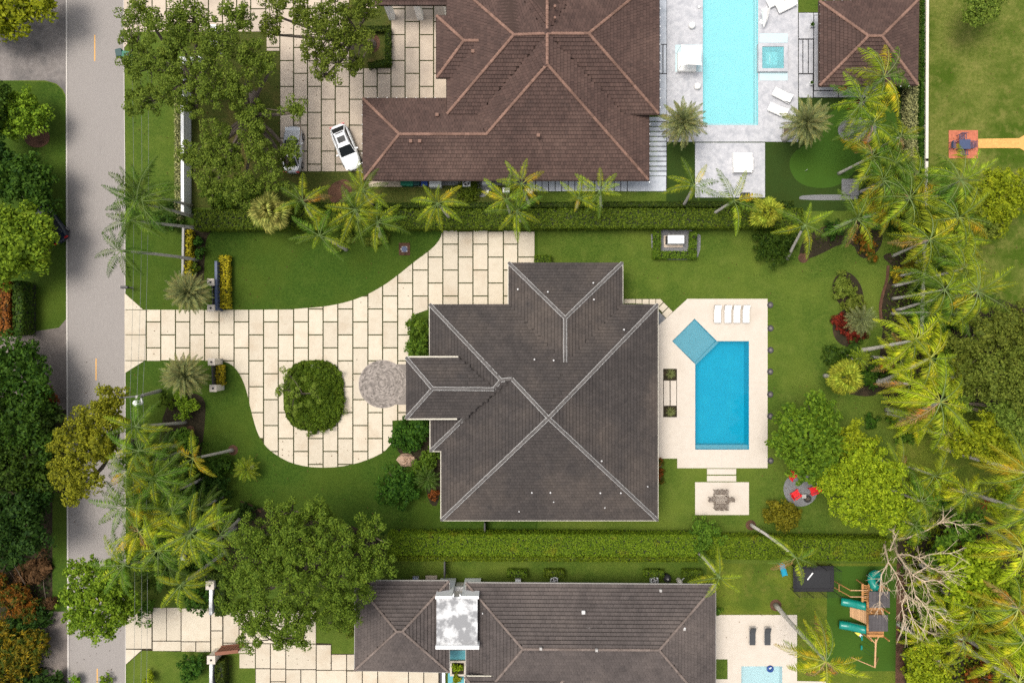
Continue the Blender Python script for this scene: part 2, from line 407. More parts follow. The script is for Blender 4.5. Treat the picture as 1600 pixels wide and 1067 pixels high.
M['yellow_leaf'] = L('yellow_variegated_leaves', (0.108, 0.094, 0.007), (0.418, 0.317, 0.025), (0.072, 0.108, 0.011))
M['croton'] = L('yellow_orange_croton_leaves', (.05, .045, .005), (.28, .18, .014), (.04, .06, .008), (.42, .58), 1.5)
M['orange_leaf'] = L('orange_croton_leaves', (.06, .035, .006), (.25, .085, .014), (.045, .06, .008), (.44, .58), 1.6)
M['red_leaf'] = L('red_cordyline_leaves', (.05, .006, .007), (.19, .014, .016), (.04, .018, .010), (.5, .65))
M['brown_leaf'] = L('dry_brown_leaves', (.045, .026, .014), (.15, .085, .048), None)
M['red_bush'] = L('rust_leaves', (.08, .025, .010), (.24, .075, .022), (.07, .06, .015))
M['coral'] = L('coral_bromeliad_leaves', (0.302, 0.047, 0.025), (0.475, 0.115, 0.061), None)
M['hedge'] = L('clipped_hedge_leaves', (.030, .062, .007), (.095, .142, .014), (.085, .115, .010))
M['hedge_lime'] = L('fresh_hedge_leaves', (.046, .090, .006), (.125, .185, .013), (.16, .15, .014), (.60, .78), .5)
M['hedge_dark'] = L('dark_hedge_leaves', (.016, .036, .006), (.055, .080, .012), None)  # darker leaf tone than the other clipped hedges
M['hedge_grey'] = L('pale_speckled_hedge_leaves', (.08, .085, .045), (.30, .29, .17), None)
M['flower'] = L('white_blossom', (.55, .5, .4), (.8, .75, .65), None)
M['palm_green'] = L('green_palm_frond', (.032, .076, .010), (.105, .172, .026), (.16, .22, .03), (.55, .75))
M['palm_dark'] = L('dark_green_palm_frond', (.018, .046, .007), (.062, .108, .018), (.09, .13, .02), (.55, .75))
M['palm_mid'] = L('yellow_green_palm_frond', (.095, .138, .010), (.245, .300, .026), (.32, .31, .03), (.55, .75))
M['palm_gold'] = L('golden_palm_frond', (.155, .145, .012), (.34, .31, .025), (.44, .28, .02), (.5, .7))
M['palm_dead'] = L('dead_palm_frond', (.16, .10, .045), (.36, .24, .12), (.42, .18, .03), (.5, .7))
M['palm_bright'] = L('sunlit_lime_palm_frond', (.15, .195, .008), (.37, .43, .022), (.50, .46, .03), (.52, .72))  # lime fronds, brightened in the colour itself for the sunlit right side
M['rachis'] = plain('pale_green_midrib', (.135, .19, .05), .5)
M['rachis_gold'] = plain('golden_midrib', (.31, .32, .05), .5)
M['rachis_dead'] = plain('dry_midrib', (.30, .20, .10), .8)
M['rachis_date'] = plain('grey_green_midrib', (.14, .16, .075), .6)
M['date'] = L('silver_green_date_frond', (.075, .095, .045), (.21, .225, .115), (.24, .21, .09), (.55, .75))
M['fan'] = L('pale_fan_frond', (.12, .14, .035), (.34, .33, .11), (.38, .33, .10), (.55, .75))
M['fan_lime'] = L('lime_fan_frond', (.10, .13, .012), (.29, .31, .04), (.38, .33, .04), (.55, .75))
M['core'] = plain('twiggy_interior', (.022, .026, .012), .95)
# ================================================================== GROUND AND HARD SURFACES
from mathutils.geometry import tessellate_polygon
POOL_MAIN = [(1050, 533), (1085, 498), (1120, 533), (1170, 533), (1170, 702), (1086, 702), (1086, 569)]
POOL_NORTH = [(1098, -60), (1184, -60), (1184, 196), (1098, 196)]
POOL_SOUTH = [(1158, 1040), (1222, 1040), (1222, 1120), (1158, 1120)]
POOLS = [POOL_MAIN, POOL_NORTH, POOL_SOUTH]
def sheet(name, pts, z, mat, kind='structure', parent=None, thick=0.0, px=True):
    """flat ground cover; pools inside it are left open"""
    holes = [h for h in POOLS if all(inside(q, pts) for q in h)]
    loops = [[W(x, y, 0).xy.to_3d() for x, y in l] for l in [pts]+holes]
    if not holes:
        mb = MB()
        if thick: mb.prism([(p.x, p.y) for p in loops[0]], z-thick, z)
        else: mb.sheet([(p.x, p.y) for p in loops[0]], z)
    else:
        flat = [p for l in loops for p in l]; mb = MB()
        tris = tessellate_polygon(loops)
        fs = []
        for a, b, c in tris:
            n = (flat[b]-flat[a]).cross(flat[c]-flat[a]).z
            fs.append((a, b, c) if n > 0 else (a, c, b))
        mb.add([(p.x, p.y, z) for p in flat], fs)
        if thick:
            for l in loops[:1]:
                n = len(l); mb.add([(p.x, p.y, z-thick) for p in l]+[(p.x, p.y, z) for p in l], [(i, (i+1) % n, n+(i+1) % n, n+i) for i in range(n)])
    o = mb.build(name, mat, parent)
    if kind: o['kind'] = kind
    return o
def ell(cx, cy, rx, ry=None, n=28):
    ry = ry or rx
    return [(cx+rx*math.cos(2*math.pi*i/n), cy+ry*math.sin(2*math.pi*i/n)) for i in range(n)]
def rc(x0, y0, x1, y1): return [(x0, y0), (x1, y0), (x1, y1), (x0, y1)]

sheet('ground', rc(-4000, -4000, 5600, 5000), 0, M['lawn'])
# lawns, west to east
sheet('verge', smooth_poly([(-60, 128), (70, 127), (90, 133), (100, 146), (103, 165), (103, 480)])+[(103, 500), (92, 512), (-60, 545)], .004, M['lawn_rich'])
sheet('woodland_floor', rc(-300, 640, 106, 1300), .004, M['soil'])
sheet('verge', rc(82, 770, 107, 955), .008, M['lawn_rich'])
sheet('front_lawn', [(196, 330), (310, 330), (310, 352), (840, 352), (840, 835), (196, 835)], .004, M['lawn_rich'])
sheet('back_lawn', [(840, 352), (1400, 352), (1400, 838), (840, 838)], .004, M['lawn'])
sheet('north_lawn', rc(292, 50, 437, 325), .004, M['lawn_dull'])
sheet('north_lawn', rc(437, 268, 840, 325), .004, M['lawn_dull'])
sheet('turf', rc(1041, 222, 1410, 330), .004, M['turf'])
sheet('turf', rc(1247, 130, 1410, 222), .004, M['turf'])
sheet('putting_green', smooth_closed([(1232, 265), (1236, 240), (1262, 225), (1285, 195), (1300, 170), (1350, 160), (1400, 160), (1404, 240), (1350, 250), (1322, 285), (1290, 296), (1250, 290)], 3), .010, M['turf_green'])
sheet('neighbour_lawn', rc(1452, -400, 2200, 505), .004, M['lawn_dry'])
sheet('planting_bed', smooth_closed([(1400, 440), (1452, 430), (1600, 480), (1800, 560), (1800, 640), (1700, 690), (1560, 680), (1470, 690), (1400, 660), (1370, 600), (1380, 500)], 2), .006, M['soil'])
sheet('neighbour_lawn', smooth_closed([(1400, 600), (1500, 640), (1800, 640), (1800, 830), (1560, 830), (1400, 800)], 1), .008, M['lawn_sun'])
sheet('planting_bed', rc(1402, 815, 1800, 1400), .012, M['soil'])
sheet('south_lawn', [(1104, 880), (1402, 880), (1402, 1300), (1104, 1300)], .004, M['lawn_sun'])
sheet('south_lawn', [(600, 878), (1104, 878), (1104, 916), (600, 916)], .004, M['lawn'])
sheet('playground_turf', rc(1292, 884, 1400, 1048), .008, M['turf_green'])
sheet('mulch_strip', [(1401, 880), (1414, 880), (1412, 1300), (1396, 1300)], .016, M['mulch'])
# planting beds
for pts in ([(300, 352), (335, 352), (330, 362), (322, 372), (320, 395), (318, 460), (298, 460), (290, 352)],
            [(640, 655), (690, 650), (690, 790), (668, 790), (664, 720), (640, 730), (612, 690)],
            [(1370, 395), (1400, 420), (1388, 440), (1376, 470), (1374, 495), (1380, 520), (1440, 520), (1440, 395)],
            [(1300, 500), (1322, 478), (1350, 500), (1352, 530), (1325, 545), (1302, 530)],
            [(1298, 440), (1320, 420), (1345, 440), (1352, 478), (1330, 490), (1305, 470)],
            [(1245, 400), (1262, 360), (1330, 345), (1380, 350), (1378, 390), (1345, 410), (1330, 372), (1262, 408)],
            [(390, 795), (430, 790), (470, 800), (600, 835), (600, 900), (380, 905), (340, 880), (340, 800)],
            [(250, 620), (320, 610), (322, 660), (300, 800), (250, 800)],
            [(1310, 612), (1340, 560), (1385, 560), (1390, 605), (1360, 622)]):
    sheet('planting_bed', smooth_closed(pts, 2), .012, M['soil'])
for c in ((364, 703, 8), (297, 672, 7), (1173, 820, 8), (1212, 945, 9), (1255, 403, 8)):
    sheet('mulch_ring', ell(*c), .014, M['mulch'])
sheet('leaf_litter', smooth_closed([(520, 285), (545, 278), (552, 300), (540, 318), (520, 322), (510, 300)], 2), .012, M['mulch'])
sheet('bare_patch', ell(58, 215, 20, 16), .012, M['mulch'])
mb = MB(); ed = smooth_poly([(1388, 415), (1386, 440), (1379, 460), (1375, 480), (1377, 500)], 2)
tag(mb.tube([W(x, y, .06) for x, y in ed], .16, 6).build('bed_edging', M['mulch']), kind='structure')
ed = smooth_poly([(376, 783), (395, 790), (408, 800)], 2)
tag(MB().tube([W(x, y, .05) for x, y in ed], .08, 6).build('bed_edging', M['mulch']), kind='structure')
# gravel
for pts in (smooth_closed([(1308, 205), (1312, 192), (1328, 186), (1345, 182), (1370, 190), (1368, 215), (1352, 226), (1330, 222), (1314, 218)], 2),
            rc(1315, 280, 1342, 306), smooth_closed([(1248, 308), (1256, 305), (1315, 304), (1340, 306), (1340, 313), (1250, 313)], 1), rc(1410, 140, 1418, 246)):
    sheet('gravel_bed', pts, .014, M['gravel'])
sheet('gravel_bed', smooth_closed([(1017, 357), (1095, 357), (1094, 400), (1080, 406), (1036, 406), (1018, 396)], 1), .014, M['gravel'])
sheet('fire_pit_gravel', ell(1251, 764, 27, 27), .014, M['gravel'])

# road
road = sheet('road', [(104, -300), (190, -300), (195, 300), (196, 1400), (108, 1400), (105, 500)], .012, M['asphalt'])
for a, b in ((55, 96), (560, 594), (1044, 1120)):
    sheet('centre_line', rc(147+a*.004, a, 148.9+a*.004, b), .016, M['line_orange'])
mb = MB()
mb.prism([tuple(W(x, y).xy) for x, y in [(103, -300), (105.2, -300), (106.2, 500), (109.5, 1400), (107, 1400), (104, 500)]], 0, .06)
tag(mb.build('kerb', M['kerb']), kind='structure')
mb = MB(); mb.prism([tuple(W(x, y).xy) for x, y in [(190, -300), (191, -300), (196, 300), (197, 1400), (196, 1400), (195, 300)]], 0, .03)
tag(mb.build('kerb', M['kerb']), kind='structure')
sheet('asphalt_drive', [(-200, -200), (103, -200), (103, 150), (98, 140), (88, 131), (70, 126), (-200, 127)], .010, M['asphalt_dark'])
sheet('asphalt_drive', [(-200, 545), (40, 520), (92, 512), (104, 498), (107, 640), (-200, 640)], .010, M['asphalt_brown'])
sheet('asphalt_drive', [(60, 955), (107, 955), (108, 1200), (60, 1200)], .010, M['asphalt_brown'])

# --- main driveway: joint sheet with every paver on it
def paver(poly, parent, mat, z=.045, name='paver', b=0):
    mb = MB(); mb.prism([tuple(W(x, y).xy) for x, y in poly], .012, z)
    return mb.build(name, mat, parent)
DR = [(195, 458), (224, 484), (340, 484.5)] + smooth_poly([(400, 484), (450, 483.5), (500, 480), (530, 475), (552, 469), (575, 460), (600, 446), (622, 430), (645, 411), (667, 395), (680, 384), (688, 373), (692, 360.5)], 1) + \
     [(835, 360.5), (835, 412), (800, 416), (800, 481), (676, 481), (646, 492), (640, 520), (640, 655), (613, 657), (614, 690)] + \
     smooth_poly([(600, 706), (580, 716), (555, 724.5), (530, 729), (505, 730.5), (480, 729), (455, 723), (437, 714), (420, 702), (410, 690), (402, 675), (396, 655), (391, 635), (386, 612), (379, 592), (370, 577), (360, 568), (345, 563.5)], 1) + [(226, 563.5), (195, 583)]
drive = sheet('driveway', DR, .010, M['joint'])
XS = [229, 251.5, 274.5, 297, 320, 342.5, 366, 389, 412, 435, 459, 482, 505, 528, 551.5, 575, 598, 621.5, 645, 669, 692, 716, 739, 762.5, 786.5, 809, 836]
g = .92
for i in range(len(XS)-1):
    y0 = 503 if i % 2 == 0 else 523.2
    for k in range(-6, 8):
        p = clip_rect(DR, XS[i]+g, y0+40.4*k+g, XS[i+1]-g, y0+40.4*(k+1)-g)
        if len(p) < 3 or area(p) < 12: continue
        cx, cy = sum(q[0] for q in p)/len(p), sum(q[1] for q in p)/len(p)
        paver(p, drive, M['paver'])
for r in ((190, 440, 228, 483.5), (190, 484.5, 228, 522.5), (190, 523.6, 228, 562.8), (190, 564, 228, 600)):
    p = clip_rect(DR, *r)
    if len(p) > 2: paver(p, drive, M['paver'])
# round brick court in front of the porch
cc = sheet('brick_court', ell(598, 600, 37.5, n=48), .062, M['brick_mix'], thick=.06)
sheet('brick_apron', rc(615, 569, 645, 632), .058, M['brick_mix'], thick=.05)
v = []
c0 = W(598, 600)
def brick_quads(cx, cy, a, w, l, z):
    ca, sa = math.cos(a), math.sin(a)
    P = lambda u, t, zz: (cx+u*ca-t*sa, cy+u*sa+t*ca, zz)
    t4 = [P(-l/2, -w/2, z), P(l/2, -w/2, z), P(l/2, w/2, z), P(-l/2, w/2, z)]
    b4 = [(p[0], p[1], z-.03) for p in t4]
    return [t4] + [[b4[i], b4[(i+1) % 4], t4[(i+1) % 4], t4[i]] for i in range(4)]
r = .15; ring = 0
mbk = MB()
def addbrick(cx, cy, a, w, l, z):
    t4 = brick_quads(cx, cy, a, w, l, z)
    vs = t4[0] + [(p[0], p[1], z-.03) for p in t4[0]]
    mbk.add(vs, [(0, 1, 2, 3), (4, 5, 1, 0), (5, 6, 2, 1), (6, 7, 3, 2), (7, 4, 0, 3)])
while r < 2.42:
    n = max(4, int(2*math.pi*r/.235))
    for k in range(n):
        a = 2*math.pi*(k+.5*(ring % 2))/n
        addbrick(c0.x+r*math.cos(a), c0.y+r*math.sin(a), a+math.pi/2, .125, 2*math.pi*r/n-.014, .076+rnd.uniform(-.004, .004))
    r += .14; ring += 1
o = mbk.build('brick', M['brick_mix'], cc, kind='stuff')
# garden walk from the house to the pool: slabs
walk = sheet('garden_walk', [(975, 467), (1032, 467), (1052, 487), (1030, 508), (1026, 508), (1026, 474), (975, 474)], .010, M['joint'])
for r in ((975.5, 467.5, 992.5, 474), (993.5, 467.5, 1002.5, 474.5), (1003.8, 467.5, 1013.5, 475), (1014.8, 467.5, 1024, 476)):
    paver(rc(*r), walk, M['paver'], name='slab')
for p in ([(1025, 467.5), (1032, 467.5), (1036, 472), (1027.5, 480.5), (1025, 478)], [(1037, 473), (1043.5, 479.5), (1035, 488), (1028.5, 481.5)], [(1044.5, 480.5), (1051, 487), (1041, 497), (1034.5, 490.5)]):
    paver(p, walk, M['paver'], name='slab')
sheet('gravel_bed', [(1027, 484), (1040, 497.5), (1030, 509), (1027, 509)], .014, M['gravel'])

# --- pools: thing > basin, shelf, step, water, coping
def pool(name, label, outline, depth, wl, bmat, wmat, extra=(), coping=None, deckz=.06):
    t = thing(name, label, 'pool', W(*outline[0]))
    P = [W(x, y) for x, y in outline]; n = len(P); mb = MB()
    a = sum(P[i].x*P[(i+1) % n].y-P[(i+1) % n].x*P[i].y for i in range(n))
    if a < 0: P = P[::-1]
    mb.add([(p.x, p.y, -depth) for p in P]+[(p.x, p.y, deckz-.003) for p in P], [tuple(range(n))] + [((i+1) % n, i, n+i, n+(i+1) % n) for i in range(n)])
    mb.build('basin', bmat, t)
    for nm, pts, z, mt in extra:
        MB().prism([tuple(W(x, y).xy) for x, y in pts], -depth, z).build(nm, mt, t)
    MB().sheet([(p.x, p.y) for p in P], wl).build('water', wmat, t)
    return t
pool('swimming_pool', 'bright blue swimming pool with a diamond shaped sun shelf', POOL_MAIN, 1.5, -.04, M['pool_blue'], M['water'],
     (('sun_shelf', [(1050.5, 533), (1085, 498.6), (1118.5, 532.6), (1086.2, 566)], -.22, M['pool_shelf']),
      ('step', [(1086.3, 567), (1086.3, 573), (1122, 538), (1126, 533.4), (1119.6, 533.4)], -.45, M['pool_shelf']),
      ('step', rc(1086.3, 695.6, 1169.7, 701.7), -.30, M['pool_shelf'])))
pool('swimming_pool', 'long pale turquoise pool on grey stone terrace', POOL_NORTH, .9, -.04, M['pool_pale'], M['water_pale'],
     (('step', rc(1098.3, 192, 1183.7, 195.7), -.25, M['pool_pale2']), ('step', rc(1181.5, -50, 1183.7, 192), -.3, M['pool_pale2'])))
pool('swimming_pool', 'small pale blue pool cut by the bottom edge', POOL_SOUTH, .8, -.03, M['pool_pale2'], M['water_grey'])
# decks
deck = sheet('pool_deck', [(1026, 511), (1074, 467), (1199, 467), (1199, 731), (1058, 731), (1058, 716), (1026, 716)], .06, M['deck'], thick=.09)
COP = [((1046, 533), (1085, 494), 1), ((1085, 494), (1121.6, 530), 1), ((1121, 530), (1173, 530), 0)]
for r in ((1104.5, 732.2, 1150, 741), (1104.5, 742.8, 1150, 751.6)):
    paver(rc(*r), deck, M['deck'], z=.05, name='step_slab')
pad = sheet('dining_patio', rc(1086, 753, 1170, 804), .05, M['deck'], thick=.07)
bed = sheet('deck_planter', rc(1036, 576, 1057.5, 651.5), .064, M['soil'])
for r in ((1037, 594.5, 1046, 633.5), (1047.5, 594.5, 1056.5, 633.5)):
    paver(rc(*r), bed, M['deck'], z=.085, name='slab')
# thin joints between the big deck slabs
for r in ((1170, 607, 1199, 607.5), (1026, 608, 1036, 608.5), (1150, 467, 1150.5, 474), (1058, 651.6, 1086, 652.1), (1127, 702, 1127.5, 731), (1026, 652, 1058, 652.4)):
    sheet('deck_joint', rc(*r), .064, M['kerb'], parent=deck, kind=None)
# north terrace
ter = sheet('stone_terrace', rc(1042, -80, 1246.5, 222), .06, M['stone_n'], thick=.09)
ter2 = sheet('lower_terrace', rc(1086, 223.5, 1195, 309), .05, M['stone_n'], thick=.07)
side = sheet('terrace_joint', rc(1027, -80, 1042, 300), .010, M['black'])
for r in ((1029, 1, 1041.3, 69.5), (1030.5, 71, 1035, 115), (1036.5, 71, 1041, 115), (1029, 116.5, 1041.3, 180)):
    paver(rc(*r), side, M['slab_n'], name='slab')
y = 183.5
while y < 274:
    paver(rc(1013, y, 1041, y+6.2), side, M['slab_n'], name='slab'); y += 7.75
base = sheet('side_path', rc(826, 276, 1041, 299.5), .008, M['black'])
x = 827
while x < 979:
    paver(rc(x, 270, x+9, 299), base, M['slab_n'], name='slab'); x += 10.25
paver(rc(x, 276, 1040.5, 299), base, M['slab_n'], name='slab')
sheet('service_path', rc(576, 270, 690, 292), .012, M['paver_n'], thick=.01)
sheet('service_path', rc(690, 270, 826, 290), .010, M['gravel'])
sheet('gravel_bed', smooth_closed([(715, 285), (750, 312), (768, 300), (770, 285), (755, 280), (730, 280)], 2), .018, M['gravel'])
pav = sheet('pavilion_terrace', rc(1247, 20, 1372, 153), .008, M['black'])
for r in ((1248, 21, 1270.5, 61), (1248, 63, 1253.5, 115), (1255, 63, 1262, 115), (1263.5, 63, 1270, 115), (1248, 117, 1269.5, 153),
          (1271.5, 21, 1300, 24), (1272, 25, 1300, 141.5), (1271.5, 143, 1309, 152.5), (1310.5, 130, 1372, 152.5), (1300, 130, 1310, 141.5)):
    paver(rc(*r), pav, M['stone_n'], name='slab')
# north drive
ND = [(191, -60), (699, -60), (699, 157), (575, 157), (575, 268), (437, 268), (437, 80), (417, 80), (417, 50), (212, 50), (192, 79)]
ndrive = sheet('driveway', ND, .009, M['joint'])
NX = [193, 216, 238, 260, 282, 304, 326, 348, 370, 392, 415.5, 437.5, 459, 480.7, 502.2, 524, 546, 568, 589.5, 611, 633, 655.5, 677.5, 700]
NB = rc(546, 40, 611, 107)
for i in range(len(NX)-1):
    y0 = 55 if i % 2 == 1 else 75
    for k in range(-3, 6):
        a, b = y0+40.4*k+g, y0+40.4*(k+1)-g
        p = clip_rect(ND, NX[i]+g, a, NX[i+1]-g, b)
        if len(p) < 3 or area(p) < 12: continue
        cx, cy = sum(q[0] for q in p)/len(p), sum(q[1] for q in p)/len(p)
        if 546 < cx < 611 and 0 < cy < 137:
            p = clip_rect(p, 540, 107.6, 620, 400)
            if len(p) < 3 or area(p) < 12: continue
        paver(p, ndrive, M['paver_n'])
for i in (16, 17, 18):                               # pieces above and below the tree bed
    for a, b in ((-40, -1),):
        paver(rc(NX[i]+g, a, NX[i+1]-g, b), ndrive, M['paver_n'])
sheet('tree_bed', rc(546, 0, 611, 107), .016, M['lawn_dull'])
sheet('soil_patch', ell(582, 68, 12, 15), .020, M['mulch'])
# south drive
SD = [(197, 950), (500, 950), (500, 1005), (555, 1020), (690, 1046), (690, 1080), (398, 1080), (398, 1020), (350, 1019), (225, 1016), (197, 1038)]
sdrive = sheet('driveway', [(197, 950), (494, 950), (494, 1004), (518, 1005), (518, 1021), (556, 1021), (690, 1048), (690, 1090), (399, 1090), (399, 1020), (222, 1016), (197, 1038)], .009, M['soil'])
for r in ((197, 950, 237, 1012.5), (239, 949, 260, 1000), (261, 949, 282.5, 1000), (284, 950, 328.5, 1001), (239, 1001.5, 282.5, 1016), (284, 1002.5, 305.5, 1017), (307, 1002.5, 328.5, 1017.5),
          (330.5, 956, 347.5, 984), (330.5, 985.5, 347.5, 1018), (349.5, 953, 373, 1003), (374.5, 953, 398.5, 1003), (349.5, 1004.5, 398.5, 1019.5), (374.5, 1021, 398.5, 1043),
          (400, 953, 446, 976.5), (400, 978, 446, 1004), (447.5, 954, 493.5, 1004.5), (400, 1005.5, 422, 1043), (423.5, 1005.5, 446, 1043.5), (447.5, 1006, 493.5, 1044.5), (495, 1007, 517, 1045.5), (518.5, 1022, 541, 1046),
          (542.5, 1022, 556, 1046), (400, 1044.5, 422, 1085), (423.5, 1045, 446, 1063.5), (423.5, 1065, 446, 1090), (447.5, 1046, 469.5, 1090), (471, 1046, 493.5, 1090), (495, 1047, 541, 1090), (542.5, 1048, 565.5, 1090), (567, 1048, 589.5, 1090), (591, 1048, 637.5, 1090), (639, 1048, 661.5, 1090), (663, 1048, 685, 1090)):
    paver(rc(*r), sdrive, M['paver'])
paver([(197, 1014), (222, 1014.5), (197, 1037)], sdrive, M['paver'])
# south pool deck
sheet('pool_deck', [(1112, 960), (1245, 960), (1245, 1063), (1290, 1064), (1290, 1180), (1112, 1180)], .06, M['deck'], thick=.09)
sheet('deck_planter', rc(1117, 1029, 1136.5, 1060), .066, M['lawn'])
# neighbour's seating pad and path
bp = sheet('brick_pad', rc(1482, 204, 1527.5, 248), .055, M['brick_red'], thick=.05)
bw = W(1, 0).x-W(0, 0).x
bpath = sheet('brick_path', [(1528, 217.5), (1592, 216.5), (1604, 209), (1720, 209), (1720, 240), (1604, 238), (1592, 231.5), (1528, 232)], .045, M['orange_path'], thick=.04)
mbk = MB()
for i in range(15):
    for j in range(14):
        a = W(1482+i*3.03+1.5, 204+j*3.14+1.57); addbrick(a.x, a.y, 0, .195, .188, .062)
mbk.build('brick', M['brick_red'], bp, kind='stuff')
mbk = MB()
for i in range(23):
    for j in range(5):
        a = W(1528+i*2.8+1.4, 217.8+j*2.8+1.4); addbrick(a.x, a.y, 0, .18, .18, .05)
mbk.build('brick', M['orange_path'], bpath, kind='stuff')
# ================================================================== BUILDINGS
def plane_z(p, q, r):
    """z of the plane through world points p,q,r at any xy"""
    n = (q-p).cross(r-p)
    return n if n.z > 0 else -n
def tiles(mb, pts, tw, course, barrel, th=.085):
    """courses of single roof tiles on a planar facet; pts world, pts[0]-pts[1] is the eave"""
    p0 = pts[0]; n = Vector((0, 0, 0))
    for i in range(len(pts)):
        a, b = pts[i], pts[(i+1) % len(pts)]
        n += Vector(((a.y-b.y)*(a.z+b.z), (a.z-b.z)*(a.x+b.x), (a.x-b.x)*(a.y+b.y)))
    n.normalize()
    if n.z < 0: n = -n
    u = pts[1]-pts[0]; u = (u-n*u.dot(n)).normalized(); v = n.cross(u)
    c = sum(pts, Vector())/len(pts)
    if v.z < 0: v = -v; u = -u
    off = (c-p0).dot(n)
    P2 = [((p-p0).dot(u), (p-p0).dot(v)) for p in pts]
    u0, u1 = min(p[0] for p in P2), max(p[0] for p in P2); v0, v1 = min(p[1] for p in P2), max(p[1] for p in P2)
    rows = int((v1-v0)/course)+1
    for j in range(rows):
        a = v0+j*course
        sh = tw/2 if j % 2 else 0
        cols = int((u1-u0)/tw)+2
        for i in range(-1, cols):
            b = u0+i*tw+sh
            if not inside((b+tw/2, a+course*.5), P2): continue
            jz = rnd.uniform(-.006, .006); ju = rnd.uniform(-.006, .006)
            lo, hi = a-.03, a+course+.01
            gap = .060 if barrel else .026
            lo, hi = a, a+course-gap
            prof = [(0.0, .0), (.30, .016), (.70, .016), (.985, .0)] if barrel else [(.03, 0.), (.97, 0.)]
            vs = []
            for vv, zz in ((lo, th+jz), (hi, .012+jz)):
                for uu, hh in prof:
                    vs.append(p0+u*(b+uu*tw+ju)+v*vv+n*(off+zz+hh))
            k = len(prof)
            for uu, hh in prof: vs.append(p0+u*(b+uu*tw+ju)+v*lo+n*(off-.01))
            fs = [(i2, i2+1, k+i2+1, k+i2) for i2 in range(k-1)] + [(2*k+i2, 2*k+i2+1, i2+1, i2) for i2 in range(k-1)]
            if not barrel: fs += [(0, k, 2*k), (1, 2*k+1, k+1)]
            else: fs += [(0, k, 2*k), (k-1, 3*k-1, 2*k-1)]
            mb.add(vs, fs)
def ridge(a, b, w, h, seg, mat, parent, mortar=None):
    """row of overlapping cap tiles along a hip or ridge, bedded in mortar"""
    d = b-a; L_ = d.length; t = d.normalized(); side = t.cross(Vector((0, 0, 1))).normalized(); up = side.cross(t)
    mb = MB(); n = max(1, int(L_/seg))
    for i in range(n):
        s0, s1 = i*L_/n-.04, (i+1)*L_/n
        vs = []
        for s_, z in ((s0, .045), (s1, .0)):
            for k in range(5):
                an = math.pi*k/4
                r = w*(1.0 if s_ == s0 else .9)
                vs.append(a+t*s_+side*(math.cos(an)*r)+up*(math.sin(an)*h+z+.03))
        mb.add(vs, [(k, k+1, 6+k, 5+k) for k in range(4)]+[(4, 3, 2, 1, 0)])
    o = mb.build('ridge_cap', mat, parent)
    if mortar is not None:
        mm = MB()
        for sg in (-1, 1):
            q = []
            for i in range(n*2+1):
                s_ = i*L_/(n*2); q.append(a+t*s_+side*sg*(w+.02+rnd.uniform(-.015, .015))+up*.05)
            mm.tube(q, .032, 4)
        m2 = mm.build('mortar', mortar, o, world=False)
        l = parent.location
        m2.data.transform(Matrix.Translation(-l))
    return o
def inset(poly, d):
    a = sum(poly[i][0]*poly[(i+1) % len(poly)][1]-poly[(i+1) % len(poly)][0]*poly[i][1] for i in range(len(poly)))
    if a < 0: poly = poly[::-1]
    n = len(poly); o = []
    for i in range(n):
        p, q, r = Vector(poly[i-1]), Vector(poly[i]), Vector(poly[(i+1) % n])
        e1 = (q-p).normalized(); e2 = (r-q).normalized()
        n1 = Vector((-e1.y, e1.x)); n2 = Vector((-e2.y, e2.x))
        k = 1+n1.dot(n2)
        m = (n1+n2)/(k if k > .2 else .2)
        o.append((q.x+m.x*d, q.y+m.y*d))
    return o
def house(t, verts, facets, hips, outlines, mats, tw, course, barrel, rcap, gutter=True, overhang=.65, nogut=False):
    """verts: name -> (px,py,z); facets start with their eave; outlines: list of (eave vertex names, z drop to ground)"""
    V = {k: W(*p) for k, p in verts.items()}
    mb, tb = MB(), MB()
    for f in facets:
        pts = [V[k] for k in f]
        c = sum(pts, Vector())/len(pts)
        q = [p-Vector((0, 0, .05)) for p in pts]
        a = sum(q[i].x*q[(i+1) % len(q)].y-q[(i+1) % len(q)].x*q[i].y for i in range(len(q)))
        mb.add(q if a > 0 else q[::-1], [tuple(range(len(q)))])
        tiles(tb, pts, tw, course, barrel)
    for ol in outlines:
        q = [V[k] for k in ol]; n = len(q)
        P = [(p.x, p.y) for p in q]
        a = sum(P[i][0]*P[(i+1) % n][1]-P[(i+1) % n][0]*P[i][1] for i in range(n))
        if a < 0: q = q[::-1]; P = P[::-1]
        z = q[0].z
        mb.add([(p.x, p.y, z-.06) for p in q]+[(p.x, p.y, z-.30) for p in q], [(i+n, (i+1) % n+n, (i+1) % n, i) for i in range(n)]+[tuple(range(2*n-1, n-1, -1))])
        wl = inset(P, overhang)
        MB().prism(wl, 0, z-.302).build('wall', M['wall'], t)
        if gutter:
            ou = inset(P, -.02); o2 = inset(P, -.12)
            for i in range(n):
                j = (i+1) % n
                if nogut and ou[j][0] < ou[i][0]-.3: continue
                MB().add([(ou[i][0], ou[i][1], z-.16), (ou[j][0], ou[j][1], z-.16), (o2[j][0], o2[j][1], z-.02), (o2[i][0], o2[i][1], z-.02),
                        (ou[i][0], ou[i][1], z-.02), (ou[j][0], ou[j][1], z-.02), (o2[j][0], o2[j][1], z-.16), (o2[i][0], o2[i][1], z-.16)],
                       [(0, 1, 6, 7), (7, 6, 2, 3), (5, 4, 3, 2)]).build('gutter', gutter if gutter is not True else M['cream'], t)
    mb.build('roof', mats[1], t)
    tb.build('roof_tiles', mats[0], t, kind='stuff')
    for a, b in hips:
        ridge(V[a], V[b], rcap[0], rcap[1], rcap[2], mats[2], t, mats[3] if len(mats) > 3 else None)
    return V
